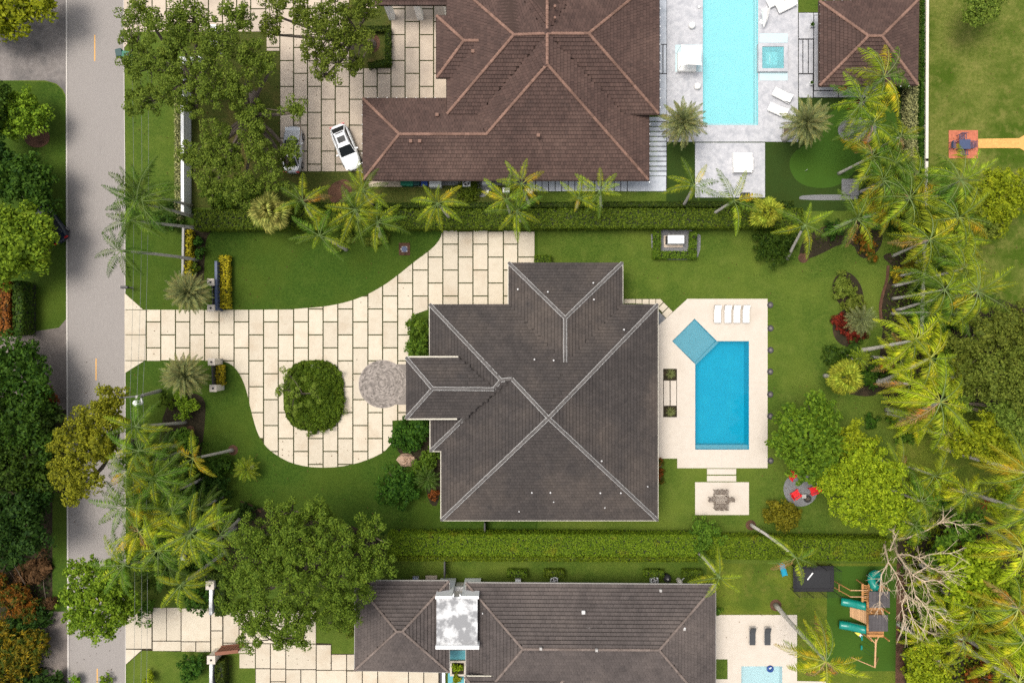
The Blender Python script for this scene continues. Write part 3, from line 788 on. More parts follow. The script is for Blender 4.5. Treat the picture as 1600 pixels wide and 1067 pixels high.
def vent(px, py, z, parent, r=.09, h=.42, mat=None, flat=False):
    c = W(px, py, z)
    if flat: MB().box((c.x, c.y, c.z), (r*2.4, r*2.4, h)).build('roof_vent', mat or M['vent'], parent)
    else: MB().lathe([(r, -h), (r, 0), (r*1.25, .0), (r*1.25, .05), (.01, .06)], c, 10).build('vent_pipe', mat or M['vent'], parent, smooth=False)

def zs(ax, e, ze, p, s=.40):
    """height of a roof point seen at pixel p whose slope starts at the eave seen at pixel e"""
    c0 = 800 if ax == 'x' else 533.5; ew = (e-c0)*(H-ze)/(S*H); z = ze
    for _ in range(60): z = ze+s*abs((p-c0)*(H-z)/(S*H)-ew)
    return z
# ------------------------------------------------------------------ main house
hs = thing('house', 'large pale house under a dark grey tiled hip roof with white ridge lines', 'house', W(850, 640, 0))
ze, zw = 3.6, 5.2
mv = dict(A=(672, 476, ze), B=(795, 476, ze), C=(795, 411, ze), D=(972, 411, ze), E=(972, 476, ze), F=(1027, 476, ze), G=(1027, 812, ze), I=(690, 812, ze),
          J=(690, 704, ze), K=(673, 704, ze), Lq=(673, 640, ze), K2=(673, 653, ze), Z=(857, 653, 7.80), Y=(800, 592, zs('y', 476, ze, 592)), X=(783, 594, zs('x', 672, ze, 783)),
          T=(883, 497, zs('y', 411, ze, 497)), U=(883, 566, zs('y', 476, ze, 566)), Q=(727, 652, zs('x', 690, ze, 727)), AW=(672, 559, ze), Xv=(770, 609, zs('x', 672, ze, 770)),
          w1=(635, 559, zw), w2=(717, 559, zw), w3=(727, 653, zw), w4=(635, 653, zw), wr=(676, 607, zs('x', 635, zw, 676)), wx=(772, 608, zs('x', 635, zw, 676)+.03))
facets = [('A', 'B', 'U', 'Z', 'Y', 'X'), ('E', 'F', 'Z', 'U'), ('C', 'D', 'T'), ('B', 'C', 'T', 'U'), ('D', 'E', 'U', 'T'),
          ('F', 'G', 'Z'), ('G', 'I', 'Z'), ('I', 'J', 'Q', 'Y', 'Z'), ('AW', 'A', 'X', 'Xv'), ('K', 'K2', 'Q'), ('K', 'J', 'Q')]
MV = house(hs, mv, facets, [('A', 'X'), ('X', 'Y'), ('Y', 'Z'), ('F', 'Z'), ('G', 'Z'), ('I', 'Z'), ('C', 'T'), ('D', 'T'), ('T', 'U'), ('K', 'Q'), ('X', 'Xv')],
           [('A', 'B', 'C', 'D', 'E', 'F', 'G', 'I', 'J', 'K', 'Lq')], (M['roof_grey'], M['under_roof'], M['ridge_grey'], M['mortar']), .335, .345, True, (.125, .09, .42), nogut=True)
# porch wing
mv2 = {k: mv[k] for k in ('w1', 'w2', 'w3', 'w4', 'wr', 'wx', 'Y', 'X')}
V2 = {k: W(*p) for k, p in mv2.items()}
tb = MB(); rb = MB()
for f in (('w1', 'w4', 'wr'), ('w2', 'w1', 'wr', 'wx'), ('w4', 'w3', 'Y', 'X', 'wx', 'wr')):
    pts = [V2[k] for k in f]; q = [p-Vector((0, 0, .05)) for p in pts]
    a = sum(q[i].x*q[(i+1) % len(q)].y-q[(i+1) % len(q)].x*q[i].y for i in range(len(q)))
    rb.add(q if a > 0 else q[::-1], [tuple(range(len(q)))]); tiles(tb, pts, .335, .345, True)
q = [V2[k] for k in ('w1', 'w4', 'w3', 'w2')]; 
rb.prism([(p.x, p.y) for p in q], zw-.30, zw-.07, bottom=True)
pr = rb.build('porch_roof', M['under_roof'], hs)
tb.build('porch_tiles', M['roof_grey'], hs, kind='stuff')
for a, b in (('w1', 'wr'), ('w4', 'wr'), ('wr', 'wx')): ridge(V2[a], V2[b], .125, .09, .42, M['ridge_grey'], hs, M['mortar'])
for a, b in (((635, 559), (716, 559)), ((635, 653), (714, 653))):
    p, q = W(*a, zw), W(*b, zw)
    MB().box(((p.x+q.x)/2, p.y+(.09 if a[1] < 600 else -.09), zw-.08), (q.x-p.x, .16, .14)).build('gutter', M['cream'], hs)
for px, py in ((641, 566), (641, 646), (641, 592), (641, 620)):
    c = W(px, py, zw); MB().lathe([(.24, 0), (.24, .12), (.18, .2), (.16, zw-.6), (.23, zw-.5), (.23, zw-.31)], (c.x, c.y, 0), 14).build('porch_column', M['wall'], hs)
# openings under the eaves
def opening(parent, c, w, h, ang, name='window', mat=None):
    o = MB().box((c[0], c[1], c[2]), (w+.14, .08, h+.14), ang).build(name, M['white'], parent)
    p = MB().box((c[0], c[1], c[2]), (w, .10, h), ang).build('pane' if name == 'window' else 'leaf', mat or M['glass'], o, world=False)
    p.data.transform(Matrix.Translation(-parent.location))
    return o
ex = MV['G'].x-.65
for yy in (1.0, -3.0, -7.0, -11.0, -15.0): opening(hs, (ex+.03, yy, 1.5), 2.6, 2.3, R(90))
ys = MV['G'].y+.65
for xx in (-4, 1, 6, 11): opening(hs, (xx, ys-.03, 1.7), 1.6, 1.4, 0)
wx_ = MV['I'].x+.65
for yy in (-13.5, -16): opening(hs, (wx_-.03, yy, 1.7), 1.5, 1.5, R(90))
opening(hs, (MV['K'].x+.65-.03, -5.0, 1.15), 1.8, 2.2, R(90), 'door', M['wood_dark'])
for px, py, z in ((809, 452, 4.9), (856, 456, 5.2), (927, 442, 4.9), (928, 468, 5.2), (975, 515, 5.3), (835, 561.5, 6.2), (865, 563, 6.2), (940, 720, 6.0),
                  (1012, 760, 4.3), (831, 769.5, 4.9), (860, 769.5, 4.9), (938, 770, 4.9), (970, 770, 4.9), (811, 799, 4.2), (945, 793, 4.3), (865, 784, 4.6)):
    vent(px, py, z, hs, r=.065 if z > 4.8 else .05)

# ------------------------------------------------------------------ brown house to the north
hb = thing('house', 'big house under a red brown tiled roof beside the turquoise pool', 'house', W(830, 140, 0))
ze = 4.1; zt_ = 6.75
nv = dict(a=(699, 178, ze), b=(748, 178, ze), c=(699, -36, ze), d=(803, 55, zt_), e=(855, 53, zt_), f=(920, 53, zt_), g=(855, 101, zt_), h=(1029, 178, ze), i=(972, 178, ze),
          j=(1029, -36, ze), k=(855, 8, zt_), l=(794, -36, ze+1.0), m=(916, -36, ze+1.0), kk=(855, -36, 6.0))
za = 3.3; zg = 7.30
nv2 = dict(p=(568, 155, za), q=(699, 155, za), r=(568, 281, za), s=(1013, 281, za), t=(1013, 178, za), u=(624, 210, 4.90), v=(760, 210, 4.91), g=(855, 101, zg), e2=(855, 53, zg),
           b=(748, 180, zs('y', 155, za, 180)), i=(975, 178, zs('x', 1013, za, 975)), q2=(705, 155, za))
fac1 = [('a', 'b', 'e', 'd'), ('c', 'a', 'd'), ('i', 'h', 'f', 'e'), ('h', 'j', 'f'), ('l', 'c', 'd', 'e'), ('j', 'm', 'e', 'f'), ('l', 'e', 'k', 'kk'), ('m', 'kk', 'k', 'e')]
house(hb, nv, fac1, [('a', 'd'), ('c', 'd'), ('d', 'e'), ('e', 'f'), ('f', 'h'), ('f', 'j'), ('e', 'k'), ('k', 'kk')], [('c', 'a', 'h', 'j')], (M['roof_brown'], M['under_brown'], M['ridge_brown']), .30, .36, False, (.155, .10, .40), gutter=M['under_brown'])
fac2 = [('r', 's', 'g', 'v', 'u'), ('p', 'r', 'u'), ('q2', 'p', 'u', 'v', 'b'), ('b', 'v', 'g', 'e2'), ('s', 't', 'i', 'e2', 'g')]
house(hb, nv2, fac2, [('p', 'u'), ('r', 'u'), ('u', 'v'), ('v', 'g'), ('g', 's'), ('g', 'e2')], [('p', 'r', 's', 't', 'i', 'q2')], (M['roof_brown'], M['under_brown'], M['ridge_brown']), .30, .36, False, (.155, .10, .40), gutter=M['under_brown'], overhang=.95)
nv3 = dict(a=(683, 26, 4.3), b=(683, 121, 4.3), c=(752, 26, 4.3), d=(752, 121, 4.3), e=(725, 64, 5.35), f=(748, 64, 5.35))
house(hb, nv3, [('a', 'b', 'e'), ('b', 'd', 'f', 'e'), ('c', 'a', 'e', 'f')], [('a', 'e'), ('b', 'e'), ('e', 'f')], [('a', 'b', 'd', 'c')], (M['roof_brown'], M['under_brown'], M['ridge_brown']), .30, .36, False, (.16, .10, .40), gutter=M['under_brown'])
nv4 = dict(a=(585, 8, 3.5), b=(700, 8, 3.5), c=(700, -60, 5.1), d=(585, -60, 5.1))
V4 = {k: W(*p) for k, p in nv4.items()}
tb = MB(); tiles(tb, [V4[k] for k in 'abcd'], .30, .36, False); tb.build('roof_tiles', M['roof_brown'], hb, kind='stuff')
mb = MB(); mb.add([V4[k]-Vector((0, 0, .05)) for k in 'abcd'], [(0, 1, 2, 3)]); mb.add([V4['a']-Vector((0, 0, .06)), V4['b']-Vector((0, 0, .06)), V4['b']-Vector((0, 0, .3)), V4['a']-Vector((0, 0, .3))], [(3, 2, 1, 0)])
mb.build('roof', M['under_brown'], hb)
for px in (604, 650, 696):
    c = W(px+2, 14, 2.5); MB().box((c.x, c.y+.3, 1.6), (.62, .62, 3.2)).build('porch_column', M['white'], hb)
# fascia clips along the brown eaves
mb = MB()
for x in range(580, 1010, 16):
    c = W(x, 282.3, za-.1); mb.box((c.x, c.y, c.z), (.09, .10, .12))
for y in range(165, 280, 15):
    c = W(566.3, y, za-.1); mb.box((c.x, c.y, c.z), (.10, .09, .12)); c = W(1014.7, y+15, za-.1); mb.box((c.x, c.y, c.z), (.10, .09, .12))
for y in range(0, 175, 14):
    c = W(1031, y, ze-.1); mb.box((c.x, c.y, c.z), (.10, .09, .12))
for x in range(575, 695, 15):
    c = W(x, 153.6, za-.1); mb.box((c.x, c.y, c.z), (.09, .10, .12))
mb.build('gutter_brackets', M['white'], hb, kind='stuff')
for px, py, z in ((739, 81, 5.2), (683, 180, 4.2), (642, 221, 4.7), (656, 221, 4.7), (841, 212, 5.3)):
    vent(px, py, z+.05, hb, r=.13, h=.3, mat=M['ridge_brown'], flat=True)
for py in (10, 28): vent(867, py, 7.2, hb, r=.1, mat=M['ridge_brown'])
vent(781, 9, 5.5, hb, r=.05)
# ------------------------------------------------------------------ pavilion
hp = thing('pavilion', 'square pool pavilion with a red brown hip roof', 'pavilion', W(1357, 67, 0))
zp = 3.2
pv = dict(a=(1281, 3, zp), b=(1281, 134, zp), c=(1433, 132, zp), d=(1435, 0, zp), e=(1357, 57, 4.88), f=(1378, 57, 4.90))
house(hp, pv, [('a', 'b', 'e'), ('b', 'c', 'f', 'e'), ('c', 'd', 'f'), ('d', 'a', 'e', 'f')], [('a', 'e'), ('b', 'e'), ('c', 'f'), ('d', 'f'), ('e', 'f')], [('a', 'b', 'c', 'd')], (M['roof_brown'], M['under_brown'], M['ridge_brown']), .30, .36, False, (.155, .10, .40), gutter=M['under_brown'], overhang=2.3)
mb = MB()
for y in range(8, 132, 15):
    c = W(1279.7, y, zp-.1); mb.box((c.x, c.y, c.z), (.10, .09, .12))
for x in range(1290, 1430, 13):
    c = W(x, 135, zp-.1); mb.box((c.x, c.y, c.z), (.09, .10, .12)); c = W(x, .2, zp-.1); mb.box((c.x, c.y, c.z), (.09, .10, .12))
mb.build('gutter_brackets', M['white'], hp, kind='stuff')
vent(1407, 82, 4.0, hp, r=.05)
# ------------------------------------------------------------------ house to the south: two roofs and a white flat link
hq = thing('house', 'house with two brown grey tiled roofs joined by a white flat roof', 'house', W(840, 1000, 0))
zq = 3.6
sv = dict(a=(556, 908, zq), b=(701, 908, zq), c=(701, 1049, zq), d=(555, 1046, zq), e=(620, 986, 5.34), f=(629, 986, 5.34))
house(hq, sv, [('a', 'd', 'e'), ('d', 'c', 'f', 'e'), ('c', 'b', 'f'), ('b', 'a', 'e', 'f')], [('a', 'e'), ('b', 'f'), ('c', 'f'), ('d', 'e'), ('e', 'f')], [('a', 'b', 'c', 'd')], (M['roof_grey2'], M['under_roof'], M['ridge_tan']), .32, .365, True, (.13, .09, .42), overhang=1.35, gutter=M['gutter_grey'])
sv = dict(a=(729, 911, zq), b=(1117, 914, zq), c=(1117, 1118, zq), d=(729, 1118, zq), e=(817, 1013.5, 5.85), f=(1030, 1015, 5.95))
house(hq, sv, [('b', 'a', 'e', 'f'), ('a', 'd', 'e'), ('d', 'c', 'f', 'e'), ('c', 'b', 'f')], [('a', 'e'), ('b', 'f'), ('c', 'f'), ('d', 'e'), ('e', 'f')], [('a', 'b', 'c', 'd')], (M['roof_grey2'], M['under_roof'], M['ridge_tan']), .32, .365, True, (.13, .09, .42), overhang=1.35, gutter=M['gutter_grey'])
sv = dict(a=(727, 1057, 4.7), b=(883, 1058, 4.7), c=(883, 1150, 4.7), d=(727, 1150, 4.7), e=(760, 1104, 5.6), f=(850, 1104, 5.6))
house(hq, sv, [('b', 'a', 'e', 'f'), ('a', 'd', 'e'), ('c', 'b', 'f'), ('d', 'c', 'f', 'e')], [('a', 'e'), ('b', 'f'), ('e', 'f')], [('a', 'b', 'c', 'd')], (M['roof_grey2'], M['under_roof'], M['ridge_tan']), .32, .40, True, (.15, .10, .42), gutter=M['cream'])
def pbox(mb, x0, y0, x1, y1, z0, z1):
    a, b = W(x0, y1, z1), W(x1, y0, z1); mb.box(((a.x+b.x)/2, (a.y+b.y)/2, (z0+z1)/2), (b.x-a.x, b.y-a.y, z1-z0)); return mb
zf = 5.0
pbox(MB(), 682, 936, 746, 1008, zf-.25, zf).build('flat_roof', M['membrane'], hq)
pbox(MB(), 706, 932, 722, 937, zf-.2, zf-.05).build('flat_roof', M['membrane'], hq)
for r in ((680, 931, 706, 935.5), (721, 931, 748, 935.5), (680.5, 1008.5, 748.5, 1014)):
    pbox(MB(), *r, 0.3, zf+.28).build('parapet', M['white'], hq)
for sx in (1, -1):
    x = 714-sx*8; mb = MB(); mb.prism([tuple(W(a, b, zf).xy) for a, b in [(x, 931), (x+sx*3.5, 925.5), (x+sx*3.5, 931)]], zf-.2, zf+.26); mb.build('parapet', M['white'], hq)
pbox(MB(), 702, 917, 728, 925, 2.2, 2.5).build('door_canopy', M['vent'], hq)
pbox(MB(), 707, 936, 721, 1010, 0, zf-.26).build('wall', M['wall'], hq)
st = sheet('reflecting_pool', rc(700, 1012, 731, 1090), .05, M['teal_tile'], thick=.06)
mb = MB(); pbox(mb, 702, 1015, 728, 1031, .06, .3); t = thing('water_basin', 'narrow teal water basin under the white flat roof', 'pool', W(715, 1023)); mb.build('basin', M['pool_shelf'], t)
pbox(MB(), 703, 1016, 727.4, 1030.5, .3, .31).build('water', M['teal_tile'], t)
t = thing('planter', 'square cream planter box in the narrow courtyard', 'planter', W(715, 1044))
mb = MB()
for r in ((703, 1032, 728, 1035), (703, 1053, 728, 1056), (703, 1035.2, 706, 1052.8), (725, 1035.2, 728, 1052.8)): pbox(mb, *r, .05, .6)
mb.build('wall', M['deck'], t); pbox(MB(), 705.5, 1034.5, 725.5, 1053.5, .05, .45).build('soil', M['soil'], t)
pbox(MB(), 687, 1049, 690.5, 1090, .02, .2).build('kerb', M['dark_metal'], hq)
pbox(MB(), 690.6, 1049, 695.5, 1090, .02, .25).build('kerb', M['white'], hq)
vent(911.5, 956, 4.8, hq, r=.14, h=.2, flat=True)
c = W(920, 980, 5.0); MB().lathe([(.30, -.2), (.30, 0), (.24, .08), (.01, .1)], c, 14).build('roof_vent', M['pole_grey'], hq)
for px, py, z in ((1032, 922, 4.0), (932, 1015, 6.1), (845, 1012.5, 6.1), (1069, 982, 4.9)): vent(px, py, z, hq, r=.10, h=.3, flat=True, mat=M['pole_grey'])
vent(1070, 981, 5.1, hq, r=.07); vent(754, 958, 4.6, hq, r=.05)
# ================================================================== THINGS
def lofted(mb, secs):
    """secs: list of closed rings with the same number of points"""
    b = len(mb.v); n = len(secs[0])
    for r in secs: mb.v += [tuple(p) for p in r]
    for i in range(len(secs)-1):
        for k in range(n): mb.f.append((b+i*n+k, b+i*n+(k+1) % n, b+(i+1)*n+(k+1) % n, b+(i+1)*n+k))
    mb.f.append(tuple(b+k for k in range(n-1, -1, -1))); mb.f.append(tuple(b+(len(secs)-1)*n+k for k in range(n)))
    return mb
def car(label, px, py, head, paint, L_=4.85, wid=1.95, hgt=1.62, suv=True, sunroof=True):
    """head: direction of the bonnet in degrees anticlockwise from +X"""
    c = W(px, py, .8); t = thing('parked_car', label, 'car', (c.x, c.y, .045), R(head))
    h = L_/2
    def ring(x, w, zb, zt, sh):
        return [(x, -w*.92, zb), (x, -w, zb+.25), (x, -w, zt-.18), (x, -w*sh, zt), (x, w*sh, zt), (x, w, zt-.18), (x, w, zb+.25), (x, w*.92, zb)]
    w = wid/2; mb = MB()
    st = [(-h, .42, .46, .80, .80), (-h+.08, .64, .36, .92, .84), (-h+.28, .84, .28, 1.0, .86), (-h+.7, .96, .24, 1.04, .88), (-h+1.3, 1.0, .22, 1.05, .88), (0, 1.0, .22, 1.03, .88),
          (h-1.55, .985, .22, 1.02, .88), (h-.95, .95, .24, .96, .86), (h-.5, .87, .27, .89, .82), (h-.22, .74, .32, .80, .80), (h-.06, .56, .38, .70, .78), (h, .36, .44, .62, .75)]
    lofted(mb, [ring(x, w*k, zb, zt, sh) for x, k, zb, zt, sh in st]); mb.build('body', paint, t, world=False, smooth=False)
    # glasshouse
    xr0, xr1 = (-h+.95, h-2.3) if suv else (-h+1.25, h-2.35)
    rb = xr0-.62; rf = xr1+.85
    def gh(x, wb, z): return [(x, -wb, z), (x, wb, z)]
    zb, zt = 1.02, hgt
    B = [(rb, -w*.80, zb), (rf, -w*.84, zb), (rf, w*.84, zb), (rb, w*.80, zb)]
    T = [(xr0+.10, -w*.64, zt), (xr1, -w*.68, zt), (xr1, w*.68, zt), (xr0+.10, w*.64, zt)]
    def quad(name, q, mat, par=t, off=0.0):
        q = [Vector(p) for p in q]; n = (q[1]-q[0]).cross(q[2]-q[0]).normalized()*off
        c_ = sum(q, Vector())/4
        return MB().add([p+n for p in q], [(0, 1, 2, 3)]).build(name, mat, par, world=False)
    MB().add(B+T, [(0, 1, 5, 4), (1, 2, 6, 5), (2, 3, 7, 6), (3, 0, 4, 7)]).build('pillars', paint, t, world=False)
    def inner(a, b, c_, d, k=.08):
        q = [Vector(p) for p in (a, b, c_, d)]; m = sum(q, Vector())/4
        return [p+(m-p)*k for p in q]
    quad('windscreen', inner(B[1], B[2], T[2], T[1], .07), M['glass'], off=.012)
    quad('rear_window', inner(B[3], B[0], T[0], T[3], .10), M['glass'], off=.012)
    for a, b, s_ in ((0, 1, 1), (2, 3, 1)):
        q = inner(B[a], B[b], T[b], T[a], .12); m1 = (q[0]+q[1])/2; m2 = (q[2]+q[3])/2; e = (q[1]-q[0]).normalized()*.04
        quad('side_window', [q[0], m1-e, m2-e, q[3]], M['glass'], off=.012); quad('side_window', [m1+e, q[1], q[2], m2+e], M['glass'], off=.012)
    rm = MB(); n = 6; rows = []
    for i in range(n+1):
        f = i/n; x = T[0][0]+(T[1][0]-T[0][0])*f; ww = w*(.64+.04*f); z = zt+.05*math.sin(math.pi*min(1, max(0, f)))
        rows.append([(x, -ww, zt-.01), (x, -ww*.6, z), (x, ww*.6, z), (x, ww, zt-.01)])
    for r in rows: rm.v += r
    for i in range(n):
        for k in range(3): rm.f.append((i*4+k, (i+1)*4+k, (i+1)*4+k+1, i*4+k+1))
    rm.build('roof', paint, t, world=False)
    if sunroof:
        x0 = xr1-1.15; MB().box((x0+.45, 0, zt+.045), (.62, .80, .03)).build('sunroof', M['glass'], t, world=False)
        MB().box((x0-.25, 0, zt+.055), (.08, .8, .015)).build('roof_trim', M['black'], t, world=False)
    for s_ in (-1, 1):
        MB().box((rf-.35, s_*(w+.09), 1.06), (.14, .22, .15)).build('mirror', paint, t, world=False)
        MB().box((h-.33, s_*w*.70, .80), (.35, .26, .10)).build('headlight', M['lamp_clear'], t, world=False)
        MB().box((-h+.10, s_*w*.66, .86), (.12, .34, .16)).build('tail_light', M['lamp_red'], t, world=False)
        if suv: MB().tube([(xr0+.2, s_*w*.6, zt+.06), (xr1-.1, s_*w*.62, zt+.07)], .022, 5).build('roof_rail', M['black'], t, world=False)
    for x in (-h+.95, h-.98):
        for s_ in (-1, 1):
            o = MB().tube([(x, s_*(w-.20), .34), (x, s_*(w+.01), .34)], .34, 18).build('wheel', M['rubber'], t, world=False)
            MB().tube([(x, s_*(w-.0), .34), (x, s_*(w+.02), .34)], .21, 12).build('rim', M['alloy'], o, world=False)
    return t
car('white car with black windows parked at an angle beside the brown garage roof', 540, 230, -68, M['car_white'])
car('silver car parked under the oak, half hidden by leaves', 457, 234, 88, M['car_silver'], suv=False, sunroof=False)
car('dark blue car whose tail shows from under the tree across the road', 76, 347, 125, M['car_navy'], suv=False, sunroof=False)

# --- bins
def bin_(label, px, py, mat, rot=0, group=None):
    c = W(px, py, .9); t = thing('wheelie_bin', label, 'bin', (c.x, c.y, .02), rot, group)
    MB().box((0, 0, .48), (.56, .62, .92), top=1.12).build('body', mat, t, world=False)
    mb = MB(); mb.bevbox((0, -.02, 1.0), (.68, .76, .10), b=.04); mb.box((0, .36, 1.0), (.5, .06, .06)); mb.build('lid', mat, t, world=False)
    mb = MB(); mb.tube([(-.3, .32, .12), (-.24, .32, .12)], .12, 10); mb.tube([(.24, .32, .12), (.3, .32, .12)], .12, 10); mb.build('wheels', M['rubber'], t, world=False)
    return t
g_ = 'wheelie bins along the brown house'
bin_('green bin leftmost in the row under the brown eave', 631, 284.5, M['bin_green'], 0, g_)
bin_('green bin between a green bin and the dark bin', 640.5, 285, M['bin_green'], 0, g_)
bin_('dark green bin between the green and the blue bins', 651, 284, M['bin_dark'], 0, g_)
bin_('blue bin at the end of the row under the eave', 663, 284.5, M['bin_blue'], .05, g_)
bin_('dark green bin standing on the road edge', 186.5, 83, M['bin_dark'], .2, 'bins put out at the road')
bin_('brighter green bin on the grass next to the road', 197, 86, M['bin_green'], R(80), 'bins put out at the road')
# --- service units by the walls
def cabinet(name, label, cat, px, py, w, d, h, mat, fan=False, group=None):
    c = W(px, py, h); t = thing(name, label, cat, (c.x, c.y, .02), 0, group)
    MB().bevbox((0, 0, h/2), (w, d, h), b=.03).build('case', mat, t, world=False)
    if fan:
        MB().lathe([(min(w, d)*.42, h-.005), (min(w, d)*.42, h+.02), (min(w, d)*.36, h+.02), (min(w, d)*.36, h+.006)], (0, 0, 0), 18).build('grille_ring', M['dark_metal'], t, world=False)
        mb = MB()
        for k in range(4):
            a = k*math.pi/2+.4; mb.box((math.cos(a)*w*.17, math.sin(a)*w*.17, h+.014), (w*.30, w*.12, .01), a)
        mb.build('fan_blade', M['vent'], t, world=False, kind='stuff')
    else: MB().box((0, 0, h+.004), (w*.8, d*.06, .012)).build('seam', M['pole_grey'], t, world=False)
    return t
cabinet('air_conditioner', 'grey air conditioner with a fan beside the round shrub bed', 'air conditioner', 729, 285.5, .80, .80, .85, M['ac'], True)
cabinet('equipment_box', 'flat grey metal cabinet right of the blue bin', 'cabinet', 680, 286, 1.25, .80, .9, M['ac'])
cabinet('equipment_box', 'pale cabinet between the round shrub bed and the palms', 'cabinet', 760.5, 284, .95, .55, .9, M['ac'])
cabinet('equipment_box', 'white pump box lying behind the palm leaves', 'cabinet', 791, 297, .75, .5, .6, M['white'])
cabinet('equipment_box', 'white pump box at the left end of the grey slab path', 'cabinet', 827, 298, .7, .5, .6, M['white'])
cabinet('equipment_box', 'tiny white meter box on the grass by the gravel ring', 'cabinet', 762, 299, .22, .30, .5, M['white'])
for px, lb in ((866, 'air conditioner in the hedge notch nearest the flat roof'), (1023, 'air conditioner in the right hand hedge notch')):
    cabinet('air_conditioner', lb, 'air conditioner', px, 907, .75, .75, .9, M['ac'], True, 'air conditioners north of the south house')
cabinet('equipment_box', 'white box in the leftmost hedge notch of the south house', 'cabinet', 809.5, 908, .6, .4, .7, M['white'])
c = W(1043, 904, .8); t = thing('water_tank', 'dark round tank beside the hedge notch', 'tank', (c.x, c.y, 0)); MB().lathe([(.36, 0), (.40, .2), (.40, .75), (.28, .9), (.01, .95)], n=16).build('tank', M['black'], t, world=False); MB().lathe([(.10, .93), (.10, 1.0), (.01, 1.01)], n=10).build('cap', M['pole_grey'], t, world=False)
c = W(1063, 910, .9); t = thing('water_filter', 'pale filter canister by the dark tank', 'filter', (c.x, c.y, 0)); MB().lathe([(.22, 0), (.26, .1), (.26, .8), (.15, 1.0), (.01, 1.02)], n=14).build('canister', M['wall'], t, world=False); MB().tube([(.24, 0, .3), (.6, .3, .3), (.6, .3, .02)], .04, 6).build('pipe', M['white'], t, world=False)
# bench like blue-white thing by the south house wall
c = W(649, 905.5, .5); t = thing('hose_reel', 'blue and white hose reel at the south house wall', 'hose reel', (c.x, c.y, 0))
MB().tube([(-.25, 0, .4), (.25, 0, .4)], .22, 12).build('drum', M['white'], t, world=False)
mb = MB()
for k in range(3): mb.tube([(-.18+.18*k+.02*math.cos(a), math.cos(a)*.27, .4+math.sin(a)*.27) for a in [i*math.pi/6 for i in range(13)]], .035, 5)
mb.build('hose', M['bin_blue'], t, world=False); MB().box((0, 0, .09), (.62, .5, .18)).build('foot', M['pole_grey'], t, world=False)
c = W(674, 903, .1); t = thing('concrete_pad', 'small tan slab at the wall behind the hose reel', 'slab', (c.x, c.y, 0)); MB().bevbox((0, 0, .08), (1.2, .55, .16)).build('slab', M['paver_n'], t, world=False)
# generator
c = W(1052, 377, .05); t = thing('generator', 'white generator cabinet on a tan pad inside the U shaped hedge', 'generator', (c.x, c.y, .015))
MB().bevbox((0, -.04, .05), (1.98, 1.25, .1)).build('pad', M['paver_n'], t, world=False)
MB().bevbox((.05, .04, .62), (1.68, .86, 1.0), b=.05).build('case', M['white'], t, world=False)
MB().box((-.80, .04, .55), (.10, .80, .75)).build('louvre', M['dark_metal'], t, world=False)
MB().lathe([(.055, 1.12), (.055, 1.17), (.01, 1.18)], (.62, .05, 0), 10).build('cap', M['black'], t, world=False)
MB().tube([(-.7, .62, 0), (-.62, .66, .35), (-.45, .7, .35), (-.42, .72, 0)], .035, 6).build('pipe', M['pole_grey'], t, world=False)
# manhole in brick surround
c = W(632, 389.5); t = thing('drain_cover', 'round grey cover set in a brick square on the lawn', 'drain cover', (c.x, c.y, .01))
mb = MB()
for i in range(8):
    for j in range(7):
        x, y = -.5+i*.145, -.55+j*.185
        if (x**2+y**2)**.5 > .36: MB.box(mb, (x, y, .03+rnd.uniform(-.006, .006)), (.13, .17, .05))
mb.build('brick', M['mulch'], t, world=False, kind='stuff')
MB().lathe([(.40, 0), (.40, .045), (.36, .05), (.34, .035), (.01, .035)], n=24).build('rim', M['pole_grey'], t, world=False)
MB().lathe([(.30, .03), (.30, .055), (.22, .06), (.2, .05), (.01, .05)], n=20).build('lid', M['blue_grey'], t, world=False)

# --- street pieces
c = W(192, 449, 1.1); t = thing('mailbox', 'black mailbox on a post at the road edge', 'mailbox', (c.x+.25, c.y, 0))
MB().box((.1, 0, .5), (.1, .1, 1.0)).build('post', M['black'], t, world=False); MB().box((.25, 0, .95), (.9, .07, .07)).build('arm', M['black'], t, world=False)
mb = MB(); lofted(mb, [[(x, -.14, 1.0), (x, -.14, 1.18), (x, -.07, 1.27), (x, .07, 1.27), (x, .14, 1.18), (x, .14, 1.0)] for x in (-.42, .30)]); mb.build('box', M['dark_metal'], t, world=False)
# utility pole with transformer, and three wires
pb = W(250, 610.5); pt = W(213, 620, 8.0); t = thing('utility_pole', 'leaning grey utility pole carrying a transformer and street wires', 'utility pole', (pb.x, pb.y, 0))
d_ = pt-Vector((pb.x, pb.y, 0)); MB().tube([(0, 0, 0), d_*.5, d_], [.20, .17, .14], 10).build('pole', M['pole_grey'], t, world=False)
e = d_; MB().box((e.x-.55, e.y, e.z-.25), (2.3, .12, .14), .08).build('crossarm', M['dark_metal'], t, world=False)
MB().lathe([(.26, -1.0), (.28, -.9), (.28, -.1), (.22, 0), (.01, .03)], (e.x-.35, e.y-.62, e.z-.4), 16).build('transformer', M['white'], t, world=False)
MB().tube([(e.x-.05, e.y-.2, e.z-.9), (e.x+.12, e.y-.6, e.z-.75)], .06, 6).build('bracket', M['white'], t, world=False)
for q in (-1.45, -.1, .45):
    MB().lathe([(.05, -.2), (.08, -.14), (.05, -.08), (.08, -.02), (.03, .05)], (e.x+q, e.y+.02*q, e.z), 8).build('insulator', M['dark_metal'], t, world=False)
